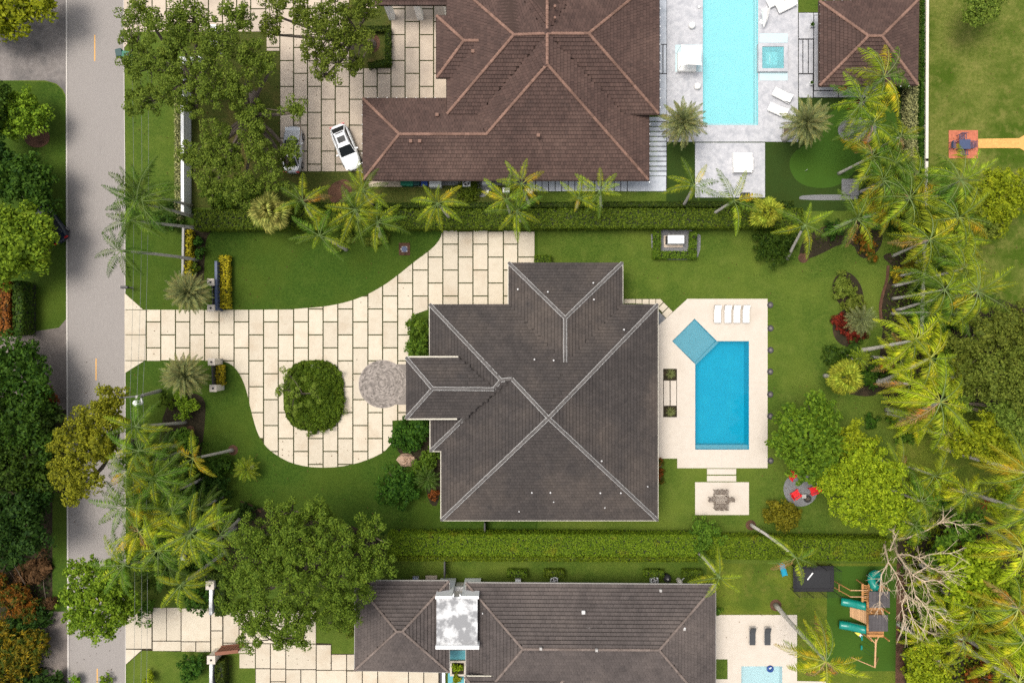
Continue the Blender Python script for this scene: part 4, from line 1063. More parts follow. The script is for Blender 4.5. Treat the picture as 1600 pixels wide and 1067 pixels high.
for (x0, x1, lb) in ((203, 198, 'thin overhead wire nearest the road'), (214, 213, 'middle overhead wire of the three'), (223, 225, 'overhead wire farthest from the road')):
    w_ = MB(); a, b = W(x0, 618, 7.8), W(x1, -90, 7.8); pts = []
    for i in range(17):
        f = i/16; p = a.lerp(b, f); p.z -= .9*4*f*(1-f); pts.append(p)
    w_.tube(pts, .014, 4); a2 = W(x0+2, 1200, 7.8)
    pts = []
    for i in range(13):
        f = i/12; p = a.lerp(a2, f); p.z -= .7*4*f*(1-f); pts.append(p)
    w_.tube(pts, .014, 4)
    tag(w_.build('power_line', M['cable']), lb, 'cable', 'street wires')
# --- walls, gates and piers
def wall_thing(name, label, pts, z, w, mat, cat='wall', cap=None):
    """pts: pixels of the top centre line"""
    P = [W(x, y, z) for x, y in pts]; t = thing(name, label, cat, (P[0].x, P[0].y, 0))
    mb = MB(); cp = MB()
    for a, b in zip(P, P[1:]):
        l = (b-a).length; ang = math.atan2(b.y-a.y, b.x-a.x); m = (a+b)/2
        mb.box((m.x, m.y, (z-.06)/2), (l+w*.9, w*.8, z-.06), ang); cp.box((m.x, m.y, z-.03), (l+w, w, .06), ang)
    mb.build('wall', mat, t); cp.build('coping', cap or mat, t)
    return t
t = wall_thing('garden_wall', 'white garden wall running along the west side under the oak', [(284.5, 96), (285, 331)], 1.7, .30, M['white'])
wall_thing('garden_wall', 'short white wall stub turning right under the oak', [(284, 92.5), (306, 92.5)], 1.7, .42, M['white'])
for px, py, lb in ((332, 44, 'white gate pier at the north drive, upper'), (333, 68, 'white gate pier at the north drive, lower'), (309, 92, 'white pier at the end of the short wall stub')):
    c = W(px, py, 1.9); t = thing('gate_pier', lb, 'pier', (c.x, c.y, 0), 0, 'white piers under the oak'); MB().box((0, 0, .9), (.55, .55, 1.8)).build('shaft', M['white'], t, world=False); MB().box((0, 0, 1.85), (.68, .68, .1)).build('cap', M['white'], t, world=False)
wall_thing('boundary_wall', 'long thin pale wall along the neighbouring lawn', [(1450, -120), (1448.5, 250), (1446, 360), (1443, 470), (1441, 520)], 1.6, .27, M['wall'])
wall_thing('boundary_wall', 'dark low garden wall beside the yellow hedge', [(286, 357), (285, 430)], 1.2, .22, M['pole_grey'])
def pier(px, py, lb, h=1.9, s_=.72):
    c = W(px, py, h); t = thing('gate_pier', lb, 'pier', (c.x, c.y, 0), 0, 'pale gate piers at the driveways')
    MB().box((0, 0, h/2), (s_*.86, s_*.86, h)).build('shaft', M['wall'], t, world=False); MB().bevbox((0, 0, h+.06), (s_, s_, .12)).build('cap', M['deck'], t, world=False)
    MB().lathe([(.05, h+.12), (.12, h+.14), (.05, h+.2), (.01, h+.22)], n=8).build('lamp', M['dark_metal'], t, world=False)
pier(329.5, 441, 'pale gate pier at the top of the dark gate'); pier(330, 481.5, 'pale gate pier between dark gate and driveway')
pier(331, 565.5, 'pale gate pier on the lower side of the driveway'); pier(333.5, 606.5, 'pale pier under the lower yellow hedge')
def slat_gate(label, a, b, z, n, mat, cat='gate', w=.07):
    A, B = W(*a, z), W(*b, z); t = thing('metal_gate', label, cat, (A.x, A.y, 0))
    d = B-A; l = d.length; ang = math.atan2(d.y, d.x)
    for zz in (.25, z): m = (A+B)/2; MB().box((m.x, m.y, zz), (l, w, .08), ang).build('rail', mat, t)
    for i in range(n):
        m = A.lerp(B, (i+.5)/n); MB().box((m.x, m.y, z/2+.05), (l/n*.82, w*.6, z-.1), ang).build('board', mat, t)
    return t
slat_gate('dark sliding gate standing open beside the yellow hedge', (337.5, 408), (338, 485), 1.6, 12, M['blue_grey'], w=.26)
slat_gate('short dark gate panel between the lower piers', (331.5, 571), (332.5, 601), 1.5, 6, M['dark_metal'], w=.14)
slat_gate('short dark gate panel above the driveway piers', (332, 446), (332.5, 476), 1.5, 6, M['dark_metal'], w=.14)
c = W(340, 565, .4); t = thing('gate_motor', 'white gate motor beside the lower gate pier', 'motor', (c.x, c.y, .045)); MB().bevbox((0, 0, .3), (.45, .34, .6), b=.05).build('case', M['white'], t, world=False); MB().tube([(.2, .1, .3), (.45, .2, .3)], .04, 6).build('arm', M['dark_metal'], t, world=False)
wall_thing('garden_wall', 'stained white wall beside the dark round hedge', [(329.5, 915), (329, 958)], 1.7, .32, M['membrane'])
pier(328.5, 914, 'white pier with a stained top beside the L shaped hedge', 1.8, .85)
wall_thing('garden_wall', 'stained white wall running off the bottom edge', [(329.5, 1034), (329.5, 1120)], 1.7, .30, M['membrane'])
pier(330.5, 1030, 'white pier holding the rusty gate leaf', 1.8, .85)
slat_gate('rusty brown gate leaf standing open over the joint', (336, 1021), (372, 1017), 1.7, 8, M['rust'], w=.34)
wall_thing('garden_wall', 'white wall fragment between the palm crowns', [(284, 858), (285.5, 872)], 1.5, .4, M['membrane'])
for a, b, lb in (((694, 874), (695, 902), 'dark fence across the strip left of the flat roof'), ((757, 817), (757.5, 831), 'dark fence between the big house and the hedge')):
    P, Q = W(*a, 1.3), W(*b, 1.3); t = thing('fence', lb, 'fence', (P.x, P.y, 0), 0, 'short dark fences'); m = (P+Q)/2
    for k in range(7):
        q = P.lerp(Q, (k+.5)/7); MB().box((q.x, q.y, .65), (.07, .20, 1.3)).build('board', M['dark_metal'], t)
    MB().box((m.x, m.y, 1.33), (.15, (P-Q).length, .06)).build('rail', M['dark_metal'], t)

# --- loungers
def lounger(label, px, py, ang, frame, fab, L_=1.9, w=.66, group=None, z=.06, back=.55):
    c = W(px, py, .4); t = thing('sun_lounger', label, 'sun lounger', (c.x, c.y, z), R(ang), group)   # head end towards +x
    mb = MB()
    for s_ in (-1, 1): mb.tube([(-L_/2, s_*w/2, .26), (L_/2, s_*w/2, .26)], .025, 5)
    for x in (-L_/2, L_/2): mb.tube([(x, -w/2, .26), (x, w/2, .26)], .025, 5)
    mb.build('frame', frame, t, world=False)
    for x in (-L_/2+.2, L_/2-.3):
        for s_ in (-1, 1): MB().tube([(x, s_*w/2, 0), (x, s_*w/2, .26)], .025, 5).build('leg', frame, t, world=False)
    MB().bevbox((-back/2, 0, .325), (L_-back, w*.96, .10), b=.03).build('seat_cushion', fab, t, world=False)
    x0, x1 = L_/2-back+.02, L_/2; b = MB()
    q = [(x0, .30), (x1-.03, .55), (x1-.07, .64), (x0-.02, .38)]
    b.add([(x, -w*.48, zz) for x, zz in q]+[(x, w*.48, zz) for x, zz in q], [(0, 1, 2, 3), (7, 6, 5, 4), (0, 4, 5, 1), (1, 5, 6, 2), (2, 6, 7, 3), (3, 7, 4, 0)])
    b.build('back_cushion', fab, t, world=False)
    return t
for k, px in enumerate((1121.5, 1137.5, 1151.5, 1166)):
    lounger('white lounger, %s in the row of four by the blue pool' % ('first', 'second', 'third', 'last')[k], px, 490.5, 90, M['pole_grey'], M['fabric_white'], 1.85, .70, 'four white loungers beside the blue pool')
lounger('dark grey lounger, left of the pair on the south deck', 1176, 993.5, 90, M['pole_grey'], M['fabric_grey'], 1.85, .60, 'dark loungers on the south deck')
lounger('dark grey lounger, right of the pair on the south deck', 1199.5, 993.5, 90, M['pole_grey'], M['fabric_grey'], 1.85, .60, 'dark loungers on the south deck')
g_ = 'white loungers on the grey terrace'
lounger('white lounger at the top corner of the terrace', 1229, 8, 26, M['white'], M['fabric_white'], 2.0, .95, g_); lounger('white lounger cut by the top edge of the picture', 1214, 0, 26, M['white'], M['fabric_white'], 2.0, .9, g_)
lounger('white lounger below the spa, upper of two', 1223, 149, -28, M['white'], M['fabric_white'], 2.0, .90, g_); lounger('white lounger half under the feathery palm', 1216, 172, -24, M['white'], M['fabric_white'], 2.0, .90, g_)
# --- daybed with canopy
c = W(1080, 87, 2.1); t = thing('canopy_daybed', 'white canopy daybed standing in the shallow ledge by the pale pool', 'daybed', (c.x, c.y, .06))
MB().bevbox((0, 0, .28), (1.9, 1.9, .5), b=.06).build('mattress', M['fabric_white'], t, world=False)
for sx in (-1, 1):
    for sy in (-1, 1): MB().tube([(sx*1.02, sy*1.02, 0), (sx*1.02, sy*1.02, 2.1)], .03, 6).build('post', M['white'], t, world=False)
mb = MB(); n = 8
for i in range(n+1):
    for j in range(n+1):
        u, v_ = i/n*2-1, j/n*2-1; k = 1-.12*(1-v_*v_) if abs(u) == 1 else 1
        mb.v.append((u*1.05*(1-.10*(1-v_*v_)), v_*1.05*(1-.10*(1-u*u)), 2.12+.16*(1-abs(u))*(1-abs(v_))-.04*math.sin(u*5)*math.sin(v_*4)))
for i in range(n):
    for j in range(n): mb.f.append((i*(n+1)+j, (i+1)*(n+1)+j, (i+1)*(n+1)+j+1, i*(n+1)+j+1))
mb.build('canopy', M['fabric_white'], t, world=False, smooth=True)
sh = MB(); a, b = W(1055, 113), W(1097, 71); sh.box(((a.x+b.x)/2, (a.y+b.y)/2, .069), (b.x-a.x, b.y-a.y, .012)); t = thing('pool_ledge', 'shallow pale ledge under the canopy daybed', 'ledge', ((a.x+b.x)/2, (a.y+b.y)/2, .06)); sh.build('ledge', M['pool_pale2'], t)
for px, py, lb in ((1081.5, 40, 'round white pouf above the canopy daybed'), (1090, 135, 'round white pouf below the canopy daybed'), (1093, 10.5, 'small white ball lamp at the pool edge')):
    c = W(px, py, .3); s_ = .33 if 'pouf' in lb else .14; t = thing('pouf' if 'pouf' in lb else 'ball_lamp', lb, 'pouf' if 'pouf' in lb else 'lamp', (c.x, c.y, .06)); MB().lathe([(s_*.8, 0), (s_, s_*.3), (s_, s_*.9), (s_*.7, s_*1.25), (.01, s_*1.3)], n=16).build('cushion' if 'pouf' in lb else 'globe', M['fabric_white'], t, world=False, smooth=True); MB().lathe([(s_*.5, -.005), (s_*.5, .02), (.01, .02)], n=10).build('base', M['pole_grey'], t, world=False)
# folded parasol at the pool edge
c = W(1191, 35, .0); t = thing('parasol', 'folded white parasol pointing down the pool edge', 'parasol', (c.x, c.y, .06))
MB().tube([(0, -.2, .05), (-.1, .9, 1.5)], .03, 6).build('pole', M['white'], t, world=False)
MB().tube([(.0, -.75, .35), (.0, .0, .8), (-.12, .75, 1.25)], [.04, .30, .45], 8).build('canopy', M['fabric_white'], t, world=False); MB().lathe([(.3, 0), (.3, .08), (.01, .1)], n=12).build('base', M['white'], t, world=False)
# spa
t = thing('hot_tub', 'square stone hot tub set in the terrace beside the pale pool', 'hot tub', W(1209, 90))
mb = MB(); mo = [(1184, 68), (1231, 68), (1231, 112), (1184, 112)]
def ringbox(outer, inner, z0, z1):
    x0, y0, x1, y1 = outer; a0, b0, a1, b1 = inner; m = MB()
    for r in ((x0, y0, x1, b0), (x0, b1, x1, y1), (x0, b0, a0, b1), (a1, b0, x1, b1)): pbox(m, *r, z0, z1)
    return m
for r in ((1187, 53, 1230.5, 67), (1187, 113, 1230.5, 126)): pbox(MB(), *r, .065, .075).build('ledge', M['pool_pale2'], t)
ringbox((1185, 68, 1231, 112), (1191, 73, 1225, 107), .02, .42).build('rim', M['stone_n'], t)
ringbox((1191, 73, 1225, 107), (1196, 80, 1216, 102), .02, .28).build('bench', M['teal_tile'], t)
pbox(MB(), 1196, 80, 1216, 102, .066, .10).build('basin', M['pool_pale'], t)
pbox(MB(), 1191, 73, 1225, 107, .345, .35).build('water', M['water_pale'], t)
pbox(MB(), 1202, 86, 1203.5, 99, .10, .13).build('drain', M['white'], t)
# outdoor sofa on lower terrace
t = thing('outdoor_sofa', 'white outdoor sofa bed on the lower terrace', 'sofa', W(1162, 253)); mb = MB()
pbox(mb, 1146, 239, 1175.5, 270, .06, .42); mb.build('base', M['fabric_white'], t)
pbox(MB(), 1147, 239, 1171, 262, .42, .55).build('seat_cushion', M['fabric_white'], t); pbox(MB(), 1171.5, 246, 1177, 266, .43, .70).build('arm_cushion', M['fabric_white'], t); pbox(MB(), 1147, 262.4, 1175, 269, .43, .80).build('back_cushion', M['fabric_white'], t)
t = thing('fire_table', 'black square fire table at the edge of the lower terrace', 'fire table', W(1167, 306)); ringbox((1159, 301, 1172, 311), (1162.5, 303.5, 1169, 308.5), .05, .55).build('frame', M['black'], t); pbox(MB(), 1162.5, 303.5, 1169, 308.5, .05, .45).build('burner', M['dark_metal'], t)
t = thing('stone_block', 'small grey block showing through the feathery palm', 'block', W(1231, 207)); pbox(MB(), 1223, 198, 1240, 216, .065, .20).build('slab', M['pole_grey'], t); pbox(MB(), 1225, 200, 1238, 214, .20, .24).build('top', M['bark'], t)
# red cooler and planters
c = W(1318, 137, .5); t = thing('cooler', 'red cooler box under the pavilion eave', 'cooler', (c.x, c.y, .01)); MB().box((0, 0, .22), (.62, .36, .40)).build('body', M['red_paint'], t, world=False); MB().bevbox((0, 0, .46), (.66, .40, .08)).build('lid', M['red_paint'], t, world=False)
def spiky(parent, n, r, z, mat, w=.05, up=.5, name='leaf'):
    """rosette of stiff leaves, each leaf its own part"""
    lm = None
    for i in range(n):
        a = i*2.39996; k = (i+.5)/n
        if lm is None:
            mb = MB(); q = [(0, 0, 0), (r*.35, w, r*.22), (r*.75, w*.7, r*.25), (r, 0, r*.12), (r*.75, -w*.7, r*.25), (r*.35, -w, r*.22), (r*.4, 0, r*.17), (r*.75, 0, r*.21)]
            mb.add(q, [(0, 6, 1), (0, 5, 6), (6, 7, 2, 1), (5, 4, 7, 6), (7, 3, 2), (4, 3, 7)])
            o = mb.build(name, mat, parent, world=False); lm = o
        else: o = lm.copy(); COL.objects.link(o); o.parent = parent
        o.location = (0, 0, z); o.rotation_euler = (0, -up*(1-k)*1.6+.15, a); o.scale = (1, 1, 1) if k > .3 else (.7, .8, .8)
for px, py, r, lb in ((1271, 37, .32, 'small dark potted plant at the pavilion steps, upper'), (1270, 128, .22, 'small dark potted plant at the pavilion steps, lower')):
    c = W(px, py, .7); t = thing('potted_plant', lb, 'plant', (c.x, c.y, .02), 0, 'potted plants at the pavilion'); MB().lathe([(.14, 0), (.22, .42), (.19, .44), (.17, .36), (.01, .35)], n=14).build('pot', M['white'], t, world=False); spiky(t, 14, r, .42, M['dark'])
# dining table on red pad
def table_set(label, c, z, tw, td, chairs, mat, name='dining_table', slats=0):
    t = thing(name, label, 'dining table', (c.x, c.y, z)); 
    if slats:
        for k in range(slats): MB().box((0, -td/2+td*(k+.5)/slats, .735), (tw, td/slats*.36, .04)).build('slat', mat, t, world=False)
        for x in (-tw/2+.05, tw/2-.05): MB().box((x, 0, .70), (.09, td, .03)).build('rail', mat, t, world=False)
    else: MB().bevbox((0, 0, .735), (tw, td, .05), b=.015).build('tabletop', mat, t, world=False)
    for sx in (-1, 1):
        for sy in (-1, 1): MB().box((sx*(tw/2-.12), sy*(td/2-.12), .355), (.07, .07, .71)).build('leg', mat, t, world=False)
    return t
def chair(label, x, y, z, ang, mat, group, w=.5):
    t = thing('patio_chair', label, 'chair', (x, y, z), ang, group)           # faces +x
    mb = MB(); 
    for k in range(5): MB().box((-.2+k*.1, 0, .43), (.05, w*.9, .03)).build('slat', mat, t, world=False)
    for k in range(3): MB().box((-.25-.02*k, 0, .55+.16*k), (.035, w*.92, .08)).build('back_slat', mat, t, world=False)
    for sx in (-.22, .22):
        for sy in (-1, 1): MB().box((sx, sy*w*.44, .21), (.045, .045, .42)).build('leg', mat, t, world=False)
    for sy in (-1, 1): MB().box((0, sy*w*.48, .62), (.46, .05, .035)).build('armrest', mat, t, world=False)
c = W(1507, 226, .73); table_set('slate blue square table on the red brick pad', c, .065, 1.15, 1.0, 4, M['blue_grey'])
for dx, dy, a, lb in ((-.98, .02, 0, 'slate blue chair left of the table on the red pad'), (.86, .02, 180, 'slate blue chair right of the table on the red pad'), (-.1, .86, -90, 'slate blue chair above the table on the red pad'), (.0, -.82, 90, 'slate blue chair below the table on the red pad')):
    chair(lb, c.x+dx, c.y+dy, .065, R(a), M['blue_grey'], 'slate blue chairs round the table', .72)
# dining set on the cream patio
c = W(1127.5, 781, .73); table_set('dark bronze dining table on the cream patio', c, .05, 1.5, .85, 6, M['bronze'], slats=6)
for k, (dx, dy, a, lb) in enumerate(((-1.0, 0, 0, 'left end of'), (1.0, 0, 180, 'right end of'), (-.5, .72, -90, 'above left side of'), (.5, .72, -90, 'above right side of'), (-.5, -.72, 90, 'below left side of'), (.5, -.72, 90, 'below right side of'), (0, .74, -90, 'above the middle of'), (0, -.74, 90, 'below the middle of'))):
    chair('bronze chair at the %s the patio table' % lb, c.x+dx, c.y+dy, .05, R(a), M['bronze'], 'bronze chairs round the patio table', .42)
# red garden chairs
def adirondack(label, px, py, ang):
    c = W(px, py, .4); t = thing('garden_chair', label, 'chair', (c.x, c.y, .016), R(ang), 'red slatted garden chairs')     # faces +x
    for k in range(6): MB().box((-.28+k*.115, 0, .33+k*.018), (.095, .56, .025)).build('seat_slat', M['red_paint'], t, world=False)
    for k in range(6):
        y = -.25+k*.1; hgt = .95-.06*abs(k-2.5); mb = MB(); mb.add([(-.30, y-.043, .3), (-.30, y+.043, .3), (-.62, y+.05, hgt), (-.62, y-.05, hgt), (-.33, y-.043, .29), (-.33, y+.043, .29), (-.65, y+.05, hgt-.01), (-.65, y-.05, hgt-.01)], [(0, 1, 2, 3), (7, 6, 5, 4), (0, 3, 7, 4), (2, 1, 5, 6), (3, 2, 6, 7)])
        mb.build('back_slat', M['red_paint'], t, world=False)
    for s_ in (-1, 1):
        MB().box((.0, s_*.36, .56), (.78, .14, .03)).build('armrest', M['red_paint'], t, world=False); MB().box((.34, s_*.30, .28), (.09, .05, .55)).build('leg', M['red_paint'], t, world=False); MB().box((-.36, s_*.30, .2), (.3, .05, .09)).build('leg', M['red_paint'], t, world=False)
adirondack('red slatted chair turned up to the right, beside the little table', 1244, 772, 35); adirondack('red slatted chair at the right rim of the gravel circle', 1271, 766, 200); adirondack('red slatted chair peeping from under the round tree', 1238, 743.5, -50)
t = thing('side_table', 'small pale side table between the red chairs', 'table', W(1256, 775, .4)); 
t.location.z = .016; MB().bevbox((0, 0, .42), (.45, .40, .03), b=.01).build('tabletop', M['pole_grey'], t, world=False)
for sx in (-1, 1):
    for sy in (-1, 1): MB().box((sx*.18, sy*.16, .2), (.04, .04, .40)).build('leg', M['pole_grey'], t, world=False)
t = thing('fire_bowl', 'dark fire bowl with logs on the gravel circle', 'fire bowl', W(1262, 779, .3)); t.location.z = .016
MB().lathe([(.15, 0), (.30, .12), (.40, .3), (.36, .3), (.26, .16), (.01, .15)], n=18).build('bowl', M['dark_metal'], t, world=False)
for a in (0, 1.1, 2.2): MB().tube([(-.25*math.cos(a), -.25*math.sin(a), .24), (.25*math.cos(a), .25*math.sin(a), .30)], .045, 6).build('log', M['bark'], t, world=False)
# agave in the deck planters
for py, lb in ((584, 'spiky agave in the upper deck planter'), (643, 'spiky agave in the lower deck planter')):
    c = W(1047, py); t = thing('agave', lb, 'plant', (c.x, c.y, .064), 0, 'agaves in the deck planters'); spiky(t, 30, .62, .03, M['date'], .045, .75)
# boulder
def rock(label, px, py, r, mat, z=0):
    import mathutils
    c = W(px, py, r*.5); t = thing('boulder', label, 'boulder', (c.x, c.y, z)); mb = MB(); n, m = 12, 7; rr = random.Random(int(px))
    k = [[1+rr.uniform(-.17, .17) for _ in range(n)] for _ in range(m)]
    prof = []
    for i in range(m):
        ph = math.pi*.5*i/(m-1)
        for j in range(n):
            a = 2*math.pi*j/n; q = r*k[i][j]; mb.v.append((math.cos(a)*math.cos(ph)*q*1.25, math.sin(a)*math.cos(ph)*q*.9, math.sin(ph)*q*.8-.03))
    for i in range(m-1):
        for j in range(n): mb.f.append((i*n+j, i*n+(j+1) % n, (i+1)*n+(j+1) % n, (i+1)*n+j))
    mb.build('rock', mat, t, world=False)
rock('tan boulder beside the porch shrubs', 634, 719, .78, M['rock'], .012); rock('pale stone at the top of the planted island', 494, 573, .45, M['pole_grey'], .3)
# edge stones right of the pool deck
for i, (px, py) in enumerate(((1203, 476.5), (1203.5, 513), (1203.5, 547), (1203, 580.5), (1203, 616), (1203, 650), (1203.5, 719.5))):
    c = W(px, py); t = thing('path_light', 'small grey round light in the lawn, number %s along the pool deck' % ('one', 'two', 'three', 'four', 'five', 'six', 'seven')[i], 'light', (c.x, c.y, .004), 0, 'round lights along the pool deck')
    t['label'] = 'round grey lawn light beside the pool deck, %s from the top' % ('first', 'second', 'third', 'fourth', 'fifth', 'sixth', 'seventh')[i]
    MB().lathe([(.32, 0), (.34, .05), (.29, .08), (.2, .07), (.01, .07)], n=16).build('ring', M['dark_metal'], t, world=False); MB().lathe([(.10, .06), (.15, .10), (.01, .11)], n=12).build('lens', M['asphalt_dark'], t, world=False)
# golf pin
c = W(1260, 266, .3); t = thing('golf_flag', 'tiny white flag on the putting green', 'flag', (c.x, c.y, .01)); MB().tube([(0, 0, 0), (0, 0, .5)], .02, 6).build('pole', M['white'], t, world=False); MB().add([(0, 0, .5), (.25, .12, .45), (0, 0, .34)], [(0, 1, 2)]).build('flag', M['white'], t, world=False)

# --- trampoline
zt = .9
A = W(1254, 919, zt); Bq = W(1299, 880, zt); cx, cy = (A.x+Bq.x)/2, (A.y+Bq.y)/2; w_, h_ = 4.1, 2.55
t = thing('trampoline', 'black rectangular trampoline with a safety net', 'trampoline', (W(1265, 899, 0).x, W(1265, 899, 0).y, .004))
MB().bevbox((0, 0, zt), (w_-.5, h_-.5, .03), b=.01).build('mat', M['black'], t, world=False)
m = MB()
for r in ((0, h_/2-.12, w_, .34), (0, -h_/2+.12, w_, .34)): m.bevbox((r[0], r[1], zt+.04), (r[2], r[3], .06), b=.02)
for sx in (-1, 1): m.bevbox((sx*(w_/2-.12), 0, zt+.042), (.34, h_-.6, .06), b=.02)
m.build('pad', M['net'], t, world=False)
for sx in (-1, 1):
    for sy in (-1, 1): MB().tube([(sx*(w_/2-.2), sy*(h_/2-.1), 0), (sx*(w_/2-.2), sy*(h_/2-.1), zt)], .04, 6).build('leg', M['dark_metal'], t, world=False)
PX = [(-w_/2, -h_/2), (-w_/6, -h_/2-.05), (w_/6, -h_/2-.05), (w_/2, -h_/2), (w_/2, h_/2), (w_/6, h_/2+.05), (-w_/6, h_/2+.05), (-w_/2, h_/2)]
for x, y in PX: MB().tube([(x, y, .1), (x*1.02, y*1.02, zt+1.7)], .035, 6).build('net_pole', M['black'], t, world=False)
nb = MB()
for i in range(8):
    (x0, y0), (x1, y1) = PX[i], PX[(i+1) % 8]; n = 7
    for k in range(n+1):
        f = k/n; x, y = x0+(x1-x0)*f, y0+(y1-y0)*f; nb.tube([(x, y, zt+.1), (x*1.02, y*1.02, zt+1.65)], .008, 3, cap=False)
    for k in range(6):
        z = zt+.15+k*.3; nb.tube([(x0, y0, z), (x1, y1, z)], .008, 3, cap=False)
nb.build('net', M['net'], t, world=False, kind='stuff')
MB().box((-.35, .25, zt+.03), (.9, .12, .02), .9).build('stripe', M['white'], t, world=False)
c = W(1223, 889, .4); t = thing('ladder', 'turquoise plastic slide leaning at the trampoline', 'slide', (c.x, c.y, .004), R(-75)); MB().box((0, 0, .45), (1.35, .46, .06)).build('chute', M['teal'], t, world=False)
t.name = 'toy_slide'
for s_ in (-1, 1): MB().box((0, s_*.25, .51), (1.35, .05, .16)).build('side', M['teal'], t, world=False)
MB().box((.5, 0, .21), (.08, .42, .42)).build('support', M['teal'], t, world=False); MB().box((-.5, 0, .21), (.08, .42, .42)).build('support', M['teal'], t, world=False)
# --- playset
base_ = W(1372, 950, 0); t = thing('playset', 'wooden play tower set with two roofs, green slides and swings', 'playset', (base_.x, base_.y, .012))
PW, PP, PR, PG = M['play_wood'], M['play_pale'], M['play_roof'], M['play_green']
def pb_(name, r, z0, z1, mat, zpix=None):
    a, b = W(r[0], r[3], zpix or z1), W(r[2], r[1], zpix or z1)
    return MB().box(((a.x+b.x)/2, (a.y+b.y)/2, (z0+z1)/2), (b.x-a.x, b.y-a.y, z1-z0)).build(name, mat, t)
def planks(name, r, z, n, mat, alongx=True, th=.05):
    for i in range(n):
        if alongx: q = (r[0], r[1]+(r[3]-r[1])*i/n+.12, r[2], r[1]+(r[3]-r[1])*(i+1)/n-.12)
        else: q = (r[0]+(r[2]-r[0])*i/n+.12, r[1], r[0]+(r[2]-r[0])*(i+1)/n-.12, r[3])
        pb_(name, q, z-th, z, mat)
planks('roof_board', (1358, 924, 1390.5, 949), 3.1, 6, PR, False); planks('roof_board', (1357.5, 960.5, 1387.5, 986), 3.1, 6, PR, False)
planks('deck_board', (1354, 949.5, 1381, 960), 1.55, 4, PW); planks('deck_board', (1354.5, 986.3, 1381, 995.5), 1.55, 4, PW); planks('deck_board', (1353, 915, 1380, 924), 1.55, 4, PW)
planks('deck_board', (1354, 924, 1380, 990), 1.4, 6, PW, False)
for px, py in ((1354, 916), (1381, 916), (1354, 951), (1381, 951), (1354, 994), (1381, 994)):
    p = W(px, py, 2.0); MB().box((p.x, p.y, 1.5), (.10, .10, 3.0)).build('post', PW, t)
for r in ((1355, 956.5, 1380, 958.5), (1355, 991.5, 1381, 993.5)): pb_('rail', r, 2.15, 2.25, PW)
for r in ((1346.5, 912, 1349.5, 940), (1357, 912, 1359.5, 940)): pb_('rail', r, 1.9, 2.0, PW)
for k in range(8): pb_('rung', (1349.6, 914+k*3.3, 1357, 915.4+k*3.3), 1.9, 1.96, PW)
for py in (922, 932): 
    a, b = W(1329, py, 2.2), W(1356, py, 2.2); MB().tube([a, b], .05, 6).build('monkey_bar', PP, t)
for py in (913, 923):
    a, b = W(1311, py, 1.0), W(1329, py+9, 2.2); MB().tube([Vector((a.x, a.y, 0)), b], .05, 6).build('monkey_post', PW, t)
MB().tube([W(1311, 912.5, .9), W(1311, 924, .9)], .045, 6).build('monkey_post', PW, t)
def chute(y0, y1, x0, x1, z0, z1, name='slide'):
    a, b = W(x0, y0, z0), W(x1, y1, z1); pts = []
    for i in range(13):
        f = i/12; p = b.lerp(a, f); p.z = z0+(z1-z0)*(1-f)**1.05+.12*math.sin(f*math.pi*2.5)*.5; pts.append(p)
    o = MB().tube(pts, [.42]*13, 14).build(name, PG, t, smooth=True)
    MB().tube([pts[4], pts[4].lerp(pts[5], .2)], .45, 14).build('slide_band', PG, o, world=False).data.transform(Matrix.Translation(-t.location))
    MB().tube([pts[8], pts[8].lerp(pts[9], .2)], .45, 14).build('slide_band', PG, o, world=False).data.transform(Matrix.Translation(-t.location))
chute(939, 947, 1314, 1353, .45, 1.75); chute(975, 983.5, 1311, 1353, .45, 1.75)
cs = W(1364, 904, 1.2); pts = []
for i in range(30):
    f = i/29; a = R(250)-f*R(330); r_ = .58; pts.append(Vector((cs.x+r_*math.cos(a)+.1, cs.y+r_*math.sin(a), 2.3-f*1.9)))
MB().tube([W(1366, 926, 2.1), W(1365, 915, 2.15)] + pts, .40, 12).build('spiral_slide', PG, t, smooth=True)
MB().tube([Vector((cs.x, cs.y, 0)), Vector((cs.x, cs.y, 2.6))], .09, 8).build('spiral_post', M['bin_dark'], t)
a, b, c_, d = W(1328, 947, .1), W(1328, 963, .1), W(1354, 975, 1.5), W(1354, 953, 1.5)
for i in range(8):
    f0, f1 = i/8+.008, (i+1)/8-.008; q = [a.lerp(d, f0), b.lerp(c_, f0), b.lerp(c_, f1), a.lerp(d, f1)]
    MB().add([p for p in q]+[p-Vector((0, 0, .05)) for p in q], [(0, 1, 2, 3), (7, 6, 5, 4), (0, 4, 5, 1), (1, 5, 6, 2), (2, 6, 7, 3), (3, 7, 4, 0)]).build('ramp_board', PP, t)
for i in range(7):
    p = W(1360+i*3.2, 994.5, 1.5); MB().box((p.x, p.y, 1.1), (.10, .04, .9)).build('side_board', PW, t)
s0, s1 = W(1368.5, 998, 2.5), W(1367, 1042, 2.5)
MB().tube([s0, s1], .085, 8).build('swing_beam', PP, t)
for sx in (-1, 1): MB().tube([s0+Vector((0, -.5, -.05)), s0+Vector((sx*.6, .25, -.45))], .05, 6).build('brace', PP, t)
for e in ((1330, 1026.5), (1372, 1027)):
    p = W(*e, 0); MB().tube([s1, Vector((p.x, p.y, 0))], .055, 6).build('swing_leg', PP, t)
for k, (f, mt) in enumerate(((.28, M['play_green']), (.62, M['play_green']))):
    p = s0.lerp(s1, f); o = MB().box((p.x-.35, p.y, .5), (.16, .45, .05)).build('swing_seat', mt, t)
    m = MB()
    for s_ in (-.2, .2): m.tube([(p.x, p.y+s_, 2.45), (p.x-.35, p.y+s_, .5)], .012, 4)
    m.build('swing_rope', M['bin_dark'], o, world=False).data.transform(Matrix.Translation(-t.location))
